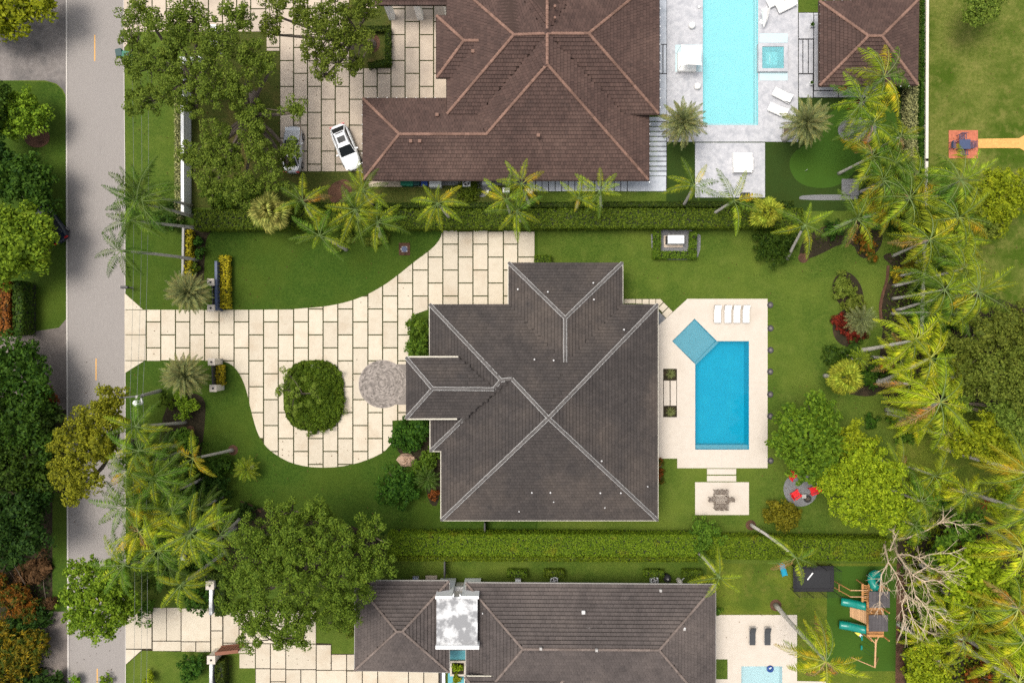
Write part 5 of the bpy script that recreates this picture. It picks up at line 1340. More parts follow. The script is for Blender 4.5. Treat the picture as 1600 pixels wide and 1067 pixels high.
c = W(1341, 989, .3); tt = thing('toy_car', 'lime and white toy ride-on lying below the slide', 'toy', (c.x, c.y, .012), R(-40)); MB().bevbox((0, 0, .2), (.55, .4, .22), b=.08).build('body', M['yellow'], tt, world=False); MB().bevbox((.4, 0, .22), (.35, .3, .2), b=.06).build('seat', M['white'], tt, world=False)
mb = MB()
for x in (-.2, .2, .45):
    for s_ in (-1, 1): mb.tube([(x, s_*.16, .1), (x, s_*.22, .1)], .1, 10)
mb.build('wheels', M['rubber'], tt, world=False)
c = W(1203.5, 1044.5, .1); tt = thing('pool_float', 'round blue float at the bottom pool', 'pool float', (c.x, c.y, 0)); m = MB()
pts = [(.24*math.cos(a), .24*math.sin(a), .09) for a in [i*math.pi/10 for i in range(21)]]; m.tube(pts, .13, 8); m.build('ring', M['bin_blue'], tt, world=False, smooth=True); MB().tube([(-.33, 0, .13), (.1, .2, .20)], .05, 6).build('handle', M['white'], tt, world=False)
# ================================================================== PLANTS
rng = np.random.default_rng(11)
NLEAF = [0]
def unit(a): return a/np.maximum(np.linalg.norm(a, axis=1, keepdims=True), 1e-9)
def leaf_quads(c, nrm, ln, wd):
    n = len(c); NLEAF[0] += n
    r = rng.normal(size=(n, 3)); t = unit(r-nrm*np.sum(r*nrm, axis=1, keepdims=True)); b = np.cross(nrm, t)
    s = rng.uniform(.7, 1.3, size=(n, 1)); l = ln*s/2; w = wd*s/2
    return np.stack([c-t*l, c+b*w-t*l*.1, c+t*l-nrm*l*.35, c-b*w-t*l*.1], axis=1)
def rdir(n, zmin=-.2):
    z = rng.uniform(zmin, 1, n); a = rng.uniform(0, 2*math.pi, n); q = np.sqrt(np.maximum(0, 1-z*z))
    return np.stack([q*np.cos(a), q*np.sin(a), z], axis=1)
def crown_leaves(blobs, leaf, clump, dens, gap, fill=True, shape=.62, lump=.16, updir=.8):
    """blobs: (centre xyz, radius, vertical radius) in metres; returns leaf quads and clump centres"""
    out, cl = [], []
    ka = .5*leaf*leaf*shape
    for (c, r, rv) in blobs:
        nc = max(5, int(dens*1.25*2*r*r/(clump*clump)))
        d = rdir(nc, -.15); k = np.sqrt(rng.uniform(.45 if fill else .03, 1.0, (nc, 1)))*(1+rng.normal(0, lump*.5, (nc, 1)))
        p = np.array(c)+d*k*np.array([r, r, rv])+np.stack([np.zeros(nc), np.zeros(nc), rng.normal(0, .25*clump, nc)], axis=1)
        keep = rng.uniform(size=nc) > gap
        p = p[keep]; d = d[keep]; nc = len(p)
        if nc == 0: continue
        cr = clump*rng.uniform(.55, 1.15, nc)                      # every clump a leafy dome of its own size
        nl = max(8, int(.62*2*math.pi*clump*clump*.8/ka))
        pc = np.repeat(p, nl, axis=0); rc_ = np.repeat(cr, nl)[:, None]
        e = rdir(nc*nl, -.25); q = e*rc_*(rng.uniform(.35, 1.05, (nc*nl, 1))**.6)*np.array([1, 1, .8])
        nr = unit(e*.75+np.array([0, 0, updir*.55])+rng.normal(0, .38, (nc*nl, 3)))
        out.append(leaf_quads(pc+q, nr, leaf, leaf*shape)); cl.append(p)
        if fill:
            m = int(1.5*2*math.pi*r*r/(leaf*leaf*2.5)); dd = rdir(m, -.1)
            pp = np.array(c)+dd*rng.uniform(.45, .68, (m, 1))*np.array([r, r, rv])
            out.append(leaf_quads(pp, unit(dd+np.array([0, 0, .6])+rng.normal(0, .3, (m, 3))), leaf*1.7, leaf*1.2))
    return np.concatenate(out), np.concatenate(cl)
def tree(label, blobs, mat, base=None, leaf=.30, clump=.75, dens=1.0, gap=.12, fill=True, trunk=.22, bark='bark', group=None, name='broadleaf_tree', cat='tree', twigs=8, flat=.75, shape=.62, lump=.16):
    """blobs: (px,py,z,radius px) as they show; the trunk stands on base (ground px)"""
    B = []
    for b in blobs:
        p = W(b[0], b[1], b[2]); r = b[3]/S*(H-b[2])/H
        B.append(((p.x, p.y, p.z), r, r*(b[4] if len(b) > 4 else flat)))
    if base is None:
        x = sum(b[0][0] for b in B)/len(B); y = sum(b[0][1] for b in B)/len(B); base3 = Vector((x, y, 0))
    else: base3 = W(*base)
    t = thing(name, label, cat, base3, 0, group)
    q, cl = crown_leaves(B, leaf, clump, dens, gap, fill, shape, lump)
    o = mesh_np('crown', q-np.array(base3), 4, M[mat], t)
    zc = sum(b[0][2] for b in B)/len(B); cx = sum(b[0][0] for b in B)/len(B); cy = sum(b[0][1] for b in B)/len(B)
    fork = base3.lerp(Vector((cx, cy, zc)), .45); fork.z = zc*.45
    mb = MB(); mb.tube([base3, base3.lerp(fork, .1)+Vector((0, 0, .1)), base3.lerp(fork, .6)+Vector((rnd.uniform(-.15, .15), rnd.uniform(-.15, .15), 0)), fork], [trunk*1.6, trunk*1.1, trunk*.9, trunk*.8], 9)
    mb.build('trunk', M[bark], t)
    br = MB()
    for (c, r, rv) in B:
        c = Vector(c)-Vector((0, 0, rv*.75)); m = fork.lerp(c, .5)+Vector((rnd.uniform(-.4, .4), rnd.uniform(-.4, .4), rnd.uniform(0, .4)))
        br.tube([fork, m, c], [trunk*.62, trunk*.45, trunk*.28], 6)
        near = sorted(range(len(cl)), key=lambda i: (Vector(cl[i])-c).length)[:max(1, int(len(cl)/len(B)))]
        for i in rnd.sample(near, min(twigs, len(near))):
            e = Vector(cl[i]); m2 = c.lerp(e, .55)+Vector((rnd.uniform(-.25, .25), rnd.uniform(-.25, .25), rnd.uniform(-.1, .3)))
            e = e-Vector((0, 0, .25)); br.tube([c, m2, e], [trunk*.20, trunk*.12, trunk*.04], 5, cap=False)
    br.build('branches', M[bark], t)
    return t
def ground_cover(pts, mat, per, leaf=.3, zmax=.5, name='ground_cover', shape=.5):
    xs, ys = [p[0] for p in pts], [p[1] for p in pts]; A_ = area(pts)/S/S; n = int(A_*per); P = []
    while len(P) < n:
        x, y = rnd.uniform(min(xs), max(xs)), rnd.uniform(min(ys), max(ys))
        if inside((x, y), pts): w = W(x, y); P.append((w.x, w.y, rnd.random()**1.5*zmax+.03))
    c = np.array(P); nr = unit(rng.normal(0, .5, c.shape)+np.array([0, 0, 1]))
    return mesh_np(name, leaf_quads(c, nr, leaf, leaf*shape), 4, M[mat], None, kind='stuff')
def bush(label, px, py, r, h, mat, leaf=.24, clump=.5, dens=1.1, gap=.05, group=None, name='shrub', cat='shrub', ry=None, z0=0, shape=.6, lump=.12, extra=()):
    """rounded shrub seen at px,py with radius r px"""
    Bl = [(px, py, r)]+list(extra); p0 = W(px, py, h*.5); t = thing(name, label, cat, (p0.x, p0.y, z0), 0, group)
    B = []
    for (x, y, q) in Bl:
        p = W(x, y, h*.5); rr = q/S*(H-h*.5)/H; B.append(((p.x, p.y, z0+h*.42), rr, h*.58))
    q, cl = crown_leaves(B, leaf, clump, dens, gap, True, shape, lump)
    mesh_np('foliage', q-np.array(t.location), 4, M[mat], t)
    mb = MB()
    for i in rnd.sample(range(len(cl)), min(7, len(cl))):
        e = Vector(cl[i])-t.location; mb.tube([(0, 0, 0), e*.5+Vector((0, 0, .1)), e], [.05, .035, .015], 5, cap=False)
    mb.build('stems', M['bark'], t, world=False)
    return t
def hedge(label, pts, w, h, mat, leaf=.19, dens=1.0, group=None, closed=False, name='hedge', rough=.06, z0=0, shape=.7):
    """clipped hedge: pts are the pixels of the top's centre line, w its width in px"""
    P = [W(x, y, h) for x, y in pts]; wm = w/S*(H-h)/H
    if closed: P.append(P[0])
    t = thing(name, label, 'hedge', (P[0].x, P[0].y, z0), 0, group); qs = []; core = MB()
    for a, b in zip(P, P[1:]):
        d = b-a; l = d.length+wm*.0; u = np.array(d.normalized()); s_ = np.array([-u[1], u[0], 0])
        ext = wm/2 if len(P) > 2 else 0
        for kind in ('top', 'l', 'r', 'e0', 'e1'):
            A_ = (l+2*ext)*wm if kind == 'top' else (l+2*ext)*h if kind in 'lr' else wm*h
            n = int(dens*(2.3 if kind == 'top' else 1.5)*A_/(leaf*leaf*shape)); f = rng.uniform(-ext, l+ext, n); k = rng.uniform(-.5, .5, n)*wm; z = h*np.sqrt(rng.uniform(0.0, 1, n)); nr = np.zeros((n, 3))
            bump = rng.normal(0, rough, n)
            if kind == 'top': z = np.full(n, h)+bump-rng.uniform(0, .16, n); nr[:, 2] = 1
            elif kind in 'lr': sg = 1 if kind == 'l' else -1; k = sg*(wm/2+bump*.7-.05); nr = nr+s_*sg
            else: sg = -1 if kind == 'e0' else 1; f = np.full(n, -ext if sg < 0 else l+ext)+bump*.7; nr = nr+u*sg
            k = np.broadcast_to(k, (n,))
            c = np.array(a)[None, :]*np.array([1, 1, 0])+u[None, :]*f[:, None]+s_[None, :]*k[:, None]; c[:, 2] = z+z0
            nr = unit(nr+np.array([0, 0, .55])+rng.normal(0, .45, (n, 3)))
            qs.append(leaf_quads(c, nr, leaf*1.25, leaf*shape*1.25))
        m = (a+b)/2; core.box((m.x, m.y, z0+(h-.2)/2), (l+2*ext-.25, max(.1, wm-.25), h-.2), math.atan2(d.y, d.x))
    mesh_np('foliage', np.concatenate(qs)-np.array(t.location), 4, M[mat], t)
    core.build('inner_branches', M['core'], t)
    return t
# ------------------------------------------------------------------ palms
FR = {}
def frond_mesh(kind, var, mat):
    key = (kind, var, mat)
    if key in FR: return FR[key]
    r = random.Random(hash(kind) % 97+var*13 if False else sum(map(ord, kind))+var*13); mb = MB()
    spec = dict(royal=(4.0, 31, .76, .047, .42, .95, 42, -.25), coco=(4.4, 33, .92, .050, .40, 1.15, 50, -.40), date=(2.6, 36, .46, .040, .30, .62, 48, .25), small=(1.6, 18, .42, .030, .30, .9, 45, -.1), queen=(3.2, 28, .76, .046, .5, 1.35, 45, -.5))
    if kind != 'fan':
        L_, n, ll, hw, rise, drop, fwd, lift = spec[kind]
        side = r.uniform(-.30, .30)
        def P(t): return Vector((L_*(t-.06*t*t), side*L_*.30*t*t, L_*(rise*t-drop*.62*t*t)))
        pts = [P(i/9) for i in range(10)]
        mb.tube(pts, [.040*L_/4*(1-.85*i/9)+.006 for i in range(10)], 4, cap=False)
        for i in range(n):
            t = .14+.86*i/(n-1); p = P(t); T = (P(min(1, t+.03))-P(t-.03)).normalized(); sd_ = T.cross(Vector((0, 0, 1))).normalized(); up = sd_.cross(T)
            prof = math.sin(math.pi*min(1, .22+.74*t))**.7
            for s_ in (-1, 1):
                l = ll*prof*r.uniform(.82, 1.1); a = R(fwd*(.75+.5*t))+r.uniform(-.14, .14)
                d = (T*math.sin(a)+sd_*s_*math.cos(a)).normalized(); li = lift+r.uniform(-.34, .34)
                m_ = p+d*l*.5+up*l*li*.35; e = p+d*l+up*l*(li-.22)-Vector((0, 0, .12*l)); wv = T*hw
                mb.add([p, m_+wv, e, m_-wv], [(0, 1, 2, 3)])
    else:
        pl = 1.0; mb.tube([(0, 0, 0), (pl*.5, 0, .12), (pl, 0, .10)], [.03, .022, .018], 4, cap=False); n = 22
        for i in range(n):
            a = R(-125+250*i/(n-1)); l = .85*(1-.22*abs(a)/R(125))*r.uniform(.88, 1.1); d = Vector((math.cos(a), math.sin(a), 0)); s_ = Vector((-d.y, d.x, 0)); p = Vector((pl, 0, .10))
            m_ = p+d*l*.55+Vector((0, 0, .05)); e = p+d*l-Vector((0, 0, l*.28+r.uniform(0, .1)))
            mb.add([p, m_+s_*.075, e, m_-s_*.075], [(0, 1, 2, 3)])
    me = bpy.data.meshes.new('frond'); me.from_pydata([tuple(v) for v in mb.v], [], mb.f); me.materials.append(M[mat]); me.materials.append(M['rachis_dead' if mat == 'palm_dead' else 'rachis_gold' if mat in ('palm_gold', 'palm_bright') else 'rachis_date' if mat in ('date', 'fan') else 'rachis']); nt_ = 36 if kind != 'fan' else 8
    me.polygons.foreach_set('material_index', [1]*nt_+[0]*(len(me.polygons)-nt_)); me.update()
    FR[key] = me; return me
PAL = dict(g=[('palm_green', 6), ('palm_mid', 3), ('palm_gold', .25)], y=[('palm_green', 4), ('palm_mid', 6), ('palm_gold', .6), ('palm_dead', .25)], o=[('palm_mid', 4), ('palm_gold', 5), ('palm_green', 2)],
           b=[('palm_bright', 6), ('palm_mid', 3), ('palm_gold', .8), ('palm_dead', .4)], d=[('palm_bright', 4), ('palm_gold', 3), ('palm_dead', 2), ('palm_mid', 3)], t=[('date', 1)], f=[('fan', 1)], l=[('fan_lime', 1)], m=[('palm_dark', 3), ('palm_green', 1)], s=[('palm_mid', 1)])
def palm(label, crown, z, base=None, L_=4.0, n=10, kind='royal', pal='g', tr=.15, group='royal palms', name='palm_tree', cat='palm tree', rot=None, ring=None, lo=-18, hi=62, spears=2):
    bx = W(*(base or base_under(crown[0], crown[1], z))); top = W(crown[0], crown[1], z)
    t = thing(name, label, cat, bx, 0, group); d = top-bx
    pr = random.Random(int(crown[0]*7+crown[1]*13))
    bow = Vector((d.y, -d.x, 0))*pr.uniform(-.05, .05)
    pts = [Vector((0, 0, -.02)), d*.08, d*.3+bow, d*.6+bow, d*.86+bow*.3, d]
    MB().tube(pts, [tr*1.7, tr*1.3, tr*1.05, tr*.95, tr*.85, tr*.5], 9).build('trunk', M['palm_trunk'], t, world=False, smooth=True)
    sh = .9 if kind in ('royal',) else .3
    if z > 3 and kind == 'royal': MB().tube([d*(1-.9/max(z, 1)), d*(1-.4/max(z, 1)), d+Vector((0, 0, .25))], [tr*.95, tr*1.15, tr*.35], 8).build('crownshaft', M['shaft'], t, world=False, smooth=True)
    mats, wts = zip(*PAL[pal]); a0 = pr.uniform(0, 6.28) if rot is None else rot
    base_L = dict(royal=4.0, coco=4.4, date=2.6, small=1.6, fan=1.85, queen=3.2)[kind]
    golden = n > 16
    for i in range(n):
        f = (i+.5)/n
        a = a0+(i*2.39996 if golden else 2*math.pi*i/n+pr.uniform(-.22, .22))
        if golden: el = hi+(lo-hi)*f**.8+pr.uniform(-6, 6)
        else: el = pr.uniform(lo, lo+(hi-lo)*.45)
        sc = L_/base_L*(pr.uniform(.62, 1.08) if kind == 'fan' else pr.uniform(.86, 1.08))
        if i >= n-spears and not golden: el = pr.uniform(hi*.7, hi); sc *= .8
        m_ = pr.choices(mats, wts)[0]
        if m_ == 'palm_dead': el = pr.uniform(-35, -15)
        o = bpy.data.objects.new('frond', frond_mesh(kind, pr.randrange(4), m_)); link(o, t)
        o.location = d+Vector((0, 0, .1)); o.rotation_euler = (pr.uniform(-.25, .25), -R(el), a); o.scale = (sc,)*3
    return t
# ------------------------------------------------------------------ hedges
hedge('long clipped hedge between the brown house and the main lawn', [(303, 343), (1255, 340)], 30, 2.1, 'hedge', .165)
hedge('lower flat topped hedge strip just north of the long hedge', [(330, 322.5), (1240, 318)], 9, 1.3, 'hedge_dark', .14, rough=.02)
hedge('long bright hedge between the big house and the south house', [(606, 851), (1090, 853)], 33, 2.3, 'hedge_lime', .15, 1.25)
hedge('lower strip of clipped hedge on the south side of the bright hedge', [(606, 872.5), (1090, 874)], 8, 1.5, 'hedge_lime', .15, rough=.02)
hedge('shorter bright hedge continuing right behind the leaning palms', [(1112, 856), (1392, 860)], 34, 2.2, 'hedge_lime', .15, 1.25)
hedge('yellow variegated hedge beside the dark sliding gate', [(349.5, 400), (350, 481)], 15, 1.0, 'yellow_leaf', .20)
hedge('small yellow hedge between the two lower gate piers', [(342.5, 571), (342.5, 601)], 11, 1.0, 'yellow_leaf', .18)
hedge('ragged yellow hedge along the dark low wall', [(293, 360), (293, 428)], 10, 1.0, 'yellow_leaf', .22, rough=.12)
hedge('pale speckled hedge strip along the white west wall', [(276.5, 150), (277, 345)], 8, .8, 'hedge_grey', .15, rough=.1)
hedge('pale speckled hedge strip beside the right boundary wall', [(1428, 128), (1426, 300)], 14, 1.6, 'hedge_grey', .16, rough=.1)
hedge('dark narrow hedge in the upper corner beside the pavilion', [(1437, -10), (1436, 125)], 7, 1.8, 'hedge_dark', .16)
hedge('creeping fig covering the inner face of the boundary wall', [(1444.5, -20), (1441.5, 360), (1437, 520)], 6, 1.4, 'dark', .14, rough=.02)
hedge('U shaped hedge around the white generator', [(1027, 361), (1027, 398), (1083, 398), (1084, 368)], 11, .9, 'hedge', .16)
hedge('low L shaped hedge beside the stained white pier', [(303, 903), (342, 903), (343, 955)], 15, 1.4, 'hedge_dark', .17)
hedge('upright dark hedge across the road, right of the brown one', [(27, 440), (27, 522)], 15, 2.2, 'hedge_dark', .22)
hedge('reddish brown hedge at the left edge across the road', [(6, 440), (6, 524)], 15, 2.0, 'red_bush', .22)
hedge('narrow dark hedge stub beside the rusty gate', [(343, 1034), (343, 1100)], 14, 1.5, 'hedge_dark', .18)
hedge('clipped dark hedge box around the oak bed by the north drive', [(548, 44), (608, 44)], 8, .8, 'hedge_dark', .16)
hedge('L shaped dark hedge under the oak at the tree bed', [(606, 50), (606, 96), (580, 101)], 9, .8, 'hedge_dark', .16)
hedge('small dark hedge box in the shade right of the oak limbs', [(395, 152), (395, 186)], 12, .9, 'hedge_dark', .17)
for px, lb in ((808, 'hedge notch at the left air conditioner'), (866, 'hedge notch round the middle air conditioner'), (1022, 'hedge notch round the right air conditioner'), (1083, 'hedge stub near the corner palm')):
    hedge(lb, [(px-15, 897), (px+15, 897)], 11, 1.0, 'hedge', .15, group='small hedges at the south house wall')
hedge('small clipped hedge at the top corner of the grey roof', [(836, 405), (861, 405)], 12, 1.1, 'hedge', .16)
bush('round low clipped bed beside the grey air conditioner', 733, 296, 21, .7, 'hedge', .15, .35)
# ------------------------------------------------------------------ clipped shrubs near the house
bush('round glossy shrub at the house wall, upper of two', 655, 511, 19, 1.7, 'green', .24, .4, group='round shrubs at the front wall')
bush('round glossy shrub at the house wall, lower of two', 655, 541, 20, 1.7, 'green', .24, .4, group='round shrubs at the front wall')
bush('broad dark shrub between the porch and the boulder', 638, 679, 27, 1.9, 'dark', .24, .42, extra=((658, 668, 18), (622, 684, 14)))
bush('large round dark shrub on the lawn edge below the boulder', 622, 763, 34, 2.4, 'dark', .25, .45)
bush('small shrub between the dark fan palm and the house', 662, 728, 18, 1.3, 'green', .22, .4, extra=((672, 712, 14),))
bush('rust coloured low plants at the house wall', 678, 771, 9, .5, 'red_bush', .2, .3)
bush('rust and gold crotons at the pool side house wall', 1031, 735, 7, .9, 'orange_leaf', .2, .3, extra=((1031, 722, 6), (1033, 748, 6)))
isl = [(493+44*math.copysign(abs(math.cos(a))**.72, math.cos(a))-3, 618+52*math.copysign(abs(math.sin(a))**.72, math.sin(a))) for a in [i*math.pi/10+.05 for i in range(20)]]
hedge('low rounded clipped hedge ringing the island in the drive', isl, 7, .38, 'hedge', .13, closed=True, z0=.03, rough=.02)
sheet('island_bed', [(493+47*math.copysign(abs(math.cos(a))**.75, math.cos(a))-3, 618+55*math.copysign(abs(math.sin(a))**.75, math.sin(a))) for a in [i*math.pi/16 for i in range(32)]], .06, M['lawn'], thick=.05)
bush('rounded planting in the middle of the island', 492, 618, 43, 1.1, 'hedge', .15, .34, lump=.2, extra=((494, 642, 34), (490, 596, 34), (508, 625, 32)))
tree('wispy tree spreading over the left edge of the island', [(448, 610, 2.6, 20, .5), (455, 640, 2.4, 16, .5), (450, 585, 2.4, 14, .5), (487, 615, 3.2, 24, .5)], 'olive', (482, 616), .17, .40, .55, .30, fill=False, trunk=.09, bark='bark', twigs=14)
# ------------------------------------------------------------------ west side across the road
tree('yellow green tree overhanging the dark drive in the top left corner', [(18, 12, 3.6, 45), (62, 2, 3.6, 32), (10, 38, 3.2, 26), (-20, 20, 3.6, 45)], 'lime', (0, 20), .32, .7)
tree('bright green tree with visible pale twigs above the brown patch', [(34, 180, 2.7, 38), (12, 195, 2.4, 26), (60, 190, 2.4, 20), (40, 160, 2.5, 24)], 'bright', (36, 190), .26, .55, 1.0, .1)
tree('dark tree cut by the left edge above the bright one', [(-2, 158, 4, 28), (-18, 190, 4, 30)], 'dark', (-5, 165), .28, .6)
tree('dark leafy tree above the large fresh green one beside the road', [(40, 285, 3.2, 40), (62, 310, 3, 26), (10, 272, 3.2, 36), (66, 285, 3, 22)], 'dark', (40, 305), .34, .7, 1.2, .04)
tree('large fresh green tree beside the blue car across the road', [(42, 388, 3.8, 46), (10, 350, 3.8, 34), (66, 372, 3.6, 24), (12, 415, 3.6, 34), (68, 405, 3.4, 20), (72, 350, 3.6, 17), (48, 340, 3.6, 22)], 'bright', (50, 395), .34, .7, 1.2, .04)
tree('small dark tree at the left edge below the brown hedge line', [(-6, 235, 3.5, 24), (8, 258, 3.2, 16)], 'darkest', (0, 240), .3, .6)
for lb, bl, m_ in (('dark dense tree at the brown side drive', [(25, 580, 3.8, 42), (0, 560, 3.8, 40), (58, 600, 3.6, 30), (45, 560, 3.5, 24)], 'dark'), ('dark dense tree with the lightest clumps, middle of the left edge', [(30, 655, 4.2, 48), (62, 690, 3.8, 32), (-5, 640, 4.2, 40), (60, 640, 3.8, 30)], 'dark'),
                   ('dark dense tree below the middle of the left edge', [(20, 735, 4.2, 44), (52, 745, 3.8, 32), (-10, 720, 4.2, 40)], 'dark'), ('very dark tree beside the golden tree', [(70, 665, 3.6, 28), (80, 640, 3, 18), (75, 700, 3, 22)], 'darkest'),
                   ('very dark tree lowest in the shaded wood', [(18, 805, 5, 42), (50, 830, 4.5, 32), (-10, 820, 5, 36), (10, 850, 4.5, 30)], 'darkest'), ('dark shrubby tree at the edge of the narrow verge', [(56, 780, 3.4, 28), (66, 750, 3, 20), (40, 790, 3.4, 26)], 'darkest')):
    tree(lb, bl, m_, (min(70, bl[0][0]+35), bl[0][1]), .30, .75, 1.25, .03, group='dark trees at the left edge')
bush('dark red leaved shrub with white blooms beside the brown drive', 78, 622, 15, 1.6, 'red_bush', .22, .4)
bush('heap of dry brown palm thatch in the shaded wood', 62, 888, 24, .9, 'brown_leaf', .5, .55, .6, .1, shape=.12, name='leaf_pile', cat='leaf pile', extra=((40, 900, 20), (80, 940, 12)))
bush('orange and green croton at the left edge', 22, 935, 28, 2.2, 'orange_leaf', .34, .45, 1.0, shape=.34, extra=((45, 950, 20), (0, 920, 24)))
bush('large yellow croton in the bottom left corner', 30, 1022, 38, 2.6, 'croton', .38, .5, 1.1, shape=.34, extra=((0, 1000, 34), (58, 1005, 24), (10, 1050, 34)))
bush('dark undergrowth between the crotons', 60, 965, 24, 1.6, 'darkest', .4, .5, .8, shape=.4, extra=((15, 875, 20), (30, 980, 22)))
bush('dark shrub at the bottom left edge below the yellow croton', 60, 1062, 26, 1.4, 'darkest', .3, .5, .9, extra=((90, 1070, 18),))
tree('olive gold tree hanging over the road', [(172, 622, 7, 24), (148, 650, 7.5, 32), (118, 690, 8, 36), (150, 690, 8, 32), (110, 735, 8, 32), (138, 745, 8, 28), (118, 768, 7, 22), (175, 655, 7, 26), (168, 695, 7, 22)], 'gold', (212, 690), .22, .55, 1.0, .10, trunk=.26, lump=.2)
tree('bright green tree spreading over the lower road', [(150, 900, 6, 32), (118, 935, 6.5, 26), (155, 945, 7, 34), (180, 915, 6.5, 26), (130, 965, 6, 26), (165, 978, 6, 24), (190, 955, 6, 20), (118, 890, 5.5, 16), (195, 935, 5.5, 22), (208, 948, 5.5, 18), (185, 890, 6, 20)], 'bright', (193, 925), .26, .45, 1.2, .10, trunk=.22, bark='bark_pale', lump=.2)
tree('sparse twigs of a small tree over the south drive apron', [(215, 962, 4, 16), (232, 968, 4, 10)], 'green', (212, 955), .26, .4, .6, .35, fill=False, trunk=.07)
for px, py, lb in ((119, 1064, 'small tree tip at the bottom edge left of the road line'), (163, 1064, 'small tree tip at the bottom edge over the road'), (235, 1058, 'lime shoot at the bottom edge beside the drive')):
    bush(lb, px, py, 10, 1.2, 'bright' if px < 200 else 'lime', .25, .35, name='sapling', cat='sapling')
# ------------------------------------------------------------------ oaks
O = dict(leaf=.19, clump=.52, dens=1.3, gap=.17, fill=False, twigs=10, lump=.3)
tree('large oak over the white wall at the north drive', [(228, 30, 9, 34), (270, 60, 10, 40), (225, 100, 8, 32), (300, 25, 9.5, 36), (330, 70, 10, 40), (275, 120, 9.5, 40), (215, 160, 7, 24), (330, 130, 10, 40), (245, 150, 8, 28), (300, 165, 8.5, 26), (370, 30, 9, 34), (205, 70, 7, 22)], 'oak', (330, 150), trunk=.42, group='oaks at the north drive', name='oak_tree', **O)
tree('spreading oak between the white wall and the silver car', [(385, 90, 9, 34), (370, 150, 9, 34), (395, 190, 8.5, 28), (345, 215, 8.5, 30), (340, 255, 8, 30), (330, 290, 7.5, 26), (375, 290, 7.5, 28), (410, 245, 8, 26), (415, 110, 8.5, 24), (465, 172, 8, 20), (425, 280, 7, 22), (290, 240, 7.5, 18), (310, 255, 7, 22), (450, 236, 6, 20), (447, 258, 5, 16), (360, 245, 8, 26), (400, 215, 8, 24)], 'oak', (395, 150), trunk=.40, group='oaks at the north drive', name='oak_tree', **O)
tree('oak rising from the square bed beside the brown porch', [(470, 22, 9, 34), (510, 50, 9.5, 36), (540, 20, 9.5, 36), (560, 60, 9, 30), (525, 95, 8.5, 28), (490, 85, 8, 22), (575, 15, 8, 22), (560, 100, 7.5, 18), (505, 118, 7.5, 16), (430, 20, 8, 24), (425, 50, 7.5, 18)], 'oak', (580, 70), trunk=.38, group='oaks at the north drive', name='oak_tree', **O)
O2 = dict(O); O2.update(gap=.14, dens=1.35, fill=False, clump=.60)
tree('very large oak spreading over the south drive and roof corner', [(450, 805, 9, 34), (500, 800, 9, 30), (410, 840, 10, 42), (465, 850, 11, 46), (525, 850, 10.5, 44), (575, 840, 9, 32), (585, 880, 9, 30), (540, 895, 10, 40), (480, 905, 11, 46), (420, 895, 10.5, 44), (375, 900, 9, 34), (370, 945, 8, 28), (415, 955, 9.5, 40), (470, 960, 9, 36), (520, 940, 9, 36), (545, 965, 7.5, 26), (395, 985, 7.5, 26), (470, 1000, 7, 18), (440, 995, 7, 20), (575, 915, 8, 22)], 'oak_deep', (480, 880), trunk=.55, name='oak_tree', **O2)
bush('mid green shrub below the oak beside the grey roof', 545, 975, 20, 2.5, 'oak_deep', .22, .5, .9, .1, extra=((548, 950, 16),))
# ------------------------------------------------------------------ trees on the right
tree('round bright green tree beside the red chairs', [(1262, 680, 6, 46), (1240, 660, 5.5, 30), (1285, 650, 5.5, 32), (1225, 690, 5, 26), (1285, 700, 5.5, 32), (1255, 725, 5.5, 28), (1275, 630, 5.5, 22), (1262, 742, 4.6, 18), (1285, 728, 5, 22)], 'glossy', (1250, 670), .30, .42, 1.0, .12, trunk=.24, lump=.25)
tree('yellow green tree right of the gravel circle', [(1310, 755, 5.5, 30), (1345, 720, 6, 34), (1365, 765, 6.5, 42), (1335, 790, 6, 34), (1390, 800, 6.5, 34), (1290, 745, 5, 20), (1385, 735, 6, 26)], 'lime', (1340, 740), .24, .5, 1.05, .08, trunk=.26)
tree('lower yellow green tree behind the round one', [(1330, 685, 5, 28), (1355, 700, 5, 22), (1310, 700, 5, 20)], 'lime', (1325, 680), .24, .45, 1.0, .1, trunk=.16)
bush('golden orange bush above the leaning palm', 1222, 806, 26, 2.4, 'gold', .22, .42, 1.0, .1, extra=((1212, 790, 14), (1240, 800, 14)))
bush('wild green bush growing out of the bright hedge', 1100, 832, 24, 2.8, 'green', .2, .45, .9, .18, extra=((1092, 850, 16), (1120, 840, 14)))
tree('round yellow green tree beside the long fallen palm trunk', [(1540, 690, 6, 34), (1515, 680, 5.5, 24), (1560, 705, 5.5, 26), (1545, 665, 5.5, 24), (1500, 700, 5, 18)], 'lime', (1525, 680), .26, .45, 1.05, .06, trunk=.2)
E_ = dict(leaf=.22, clump=.6, dens=1.0, gap=.12, fill=True, lump=.25, group='dull olive trees at the right edge')
tree('dull olive tree at the right edge, upper of the thicket', [(1545, 520, 6, 36), (1580, 500, 6, 32), (1505, 545, 5.5, 28), (1600, 530, 6, 40)], 'olive', (1535, 520), trunk=.2, **E_)
tree('dull olive tree in the middle of the right thicket', [(1550, 585, 7, 44), (1590, 575, 7, 36), (1515, 590, 6, 28), (1600, 620, 6.5, 40)], 'olive', (1530, 575), trunk=.22, **E_)
tree('dull olive tree lowest in the right thicket', [(1570, 645, 6, 30), (1595, 670, 6, 30), (1500, 630, 5, 20)], 'olive', (1550, 640), trunk=.18, **E_)
tree('small tree on the dry lawn cut by the top edge', [(1530, 15, 4, 28), (1515, 25, 4, 16), (1545, -8, 4, 26)], 'olive', (1520, 18), .22, .5, 1.0, .12, trunk=.14)
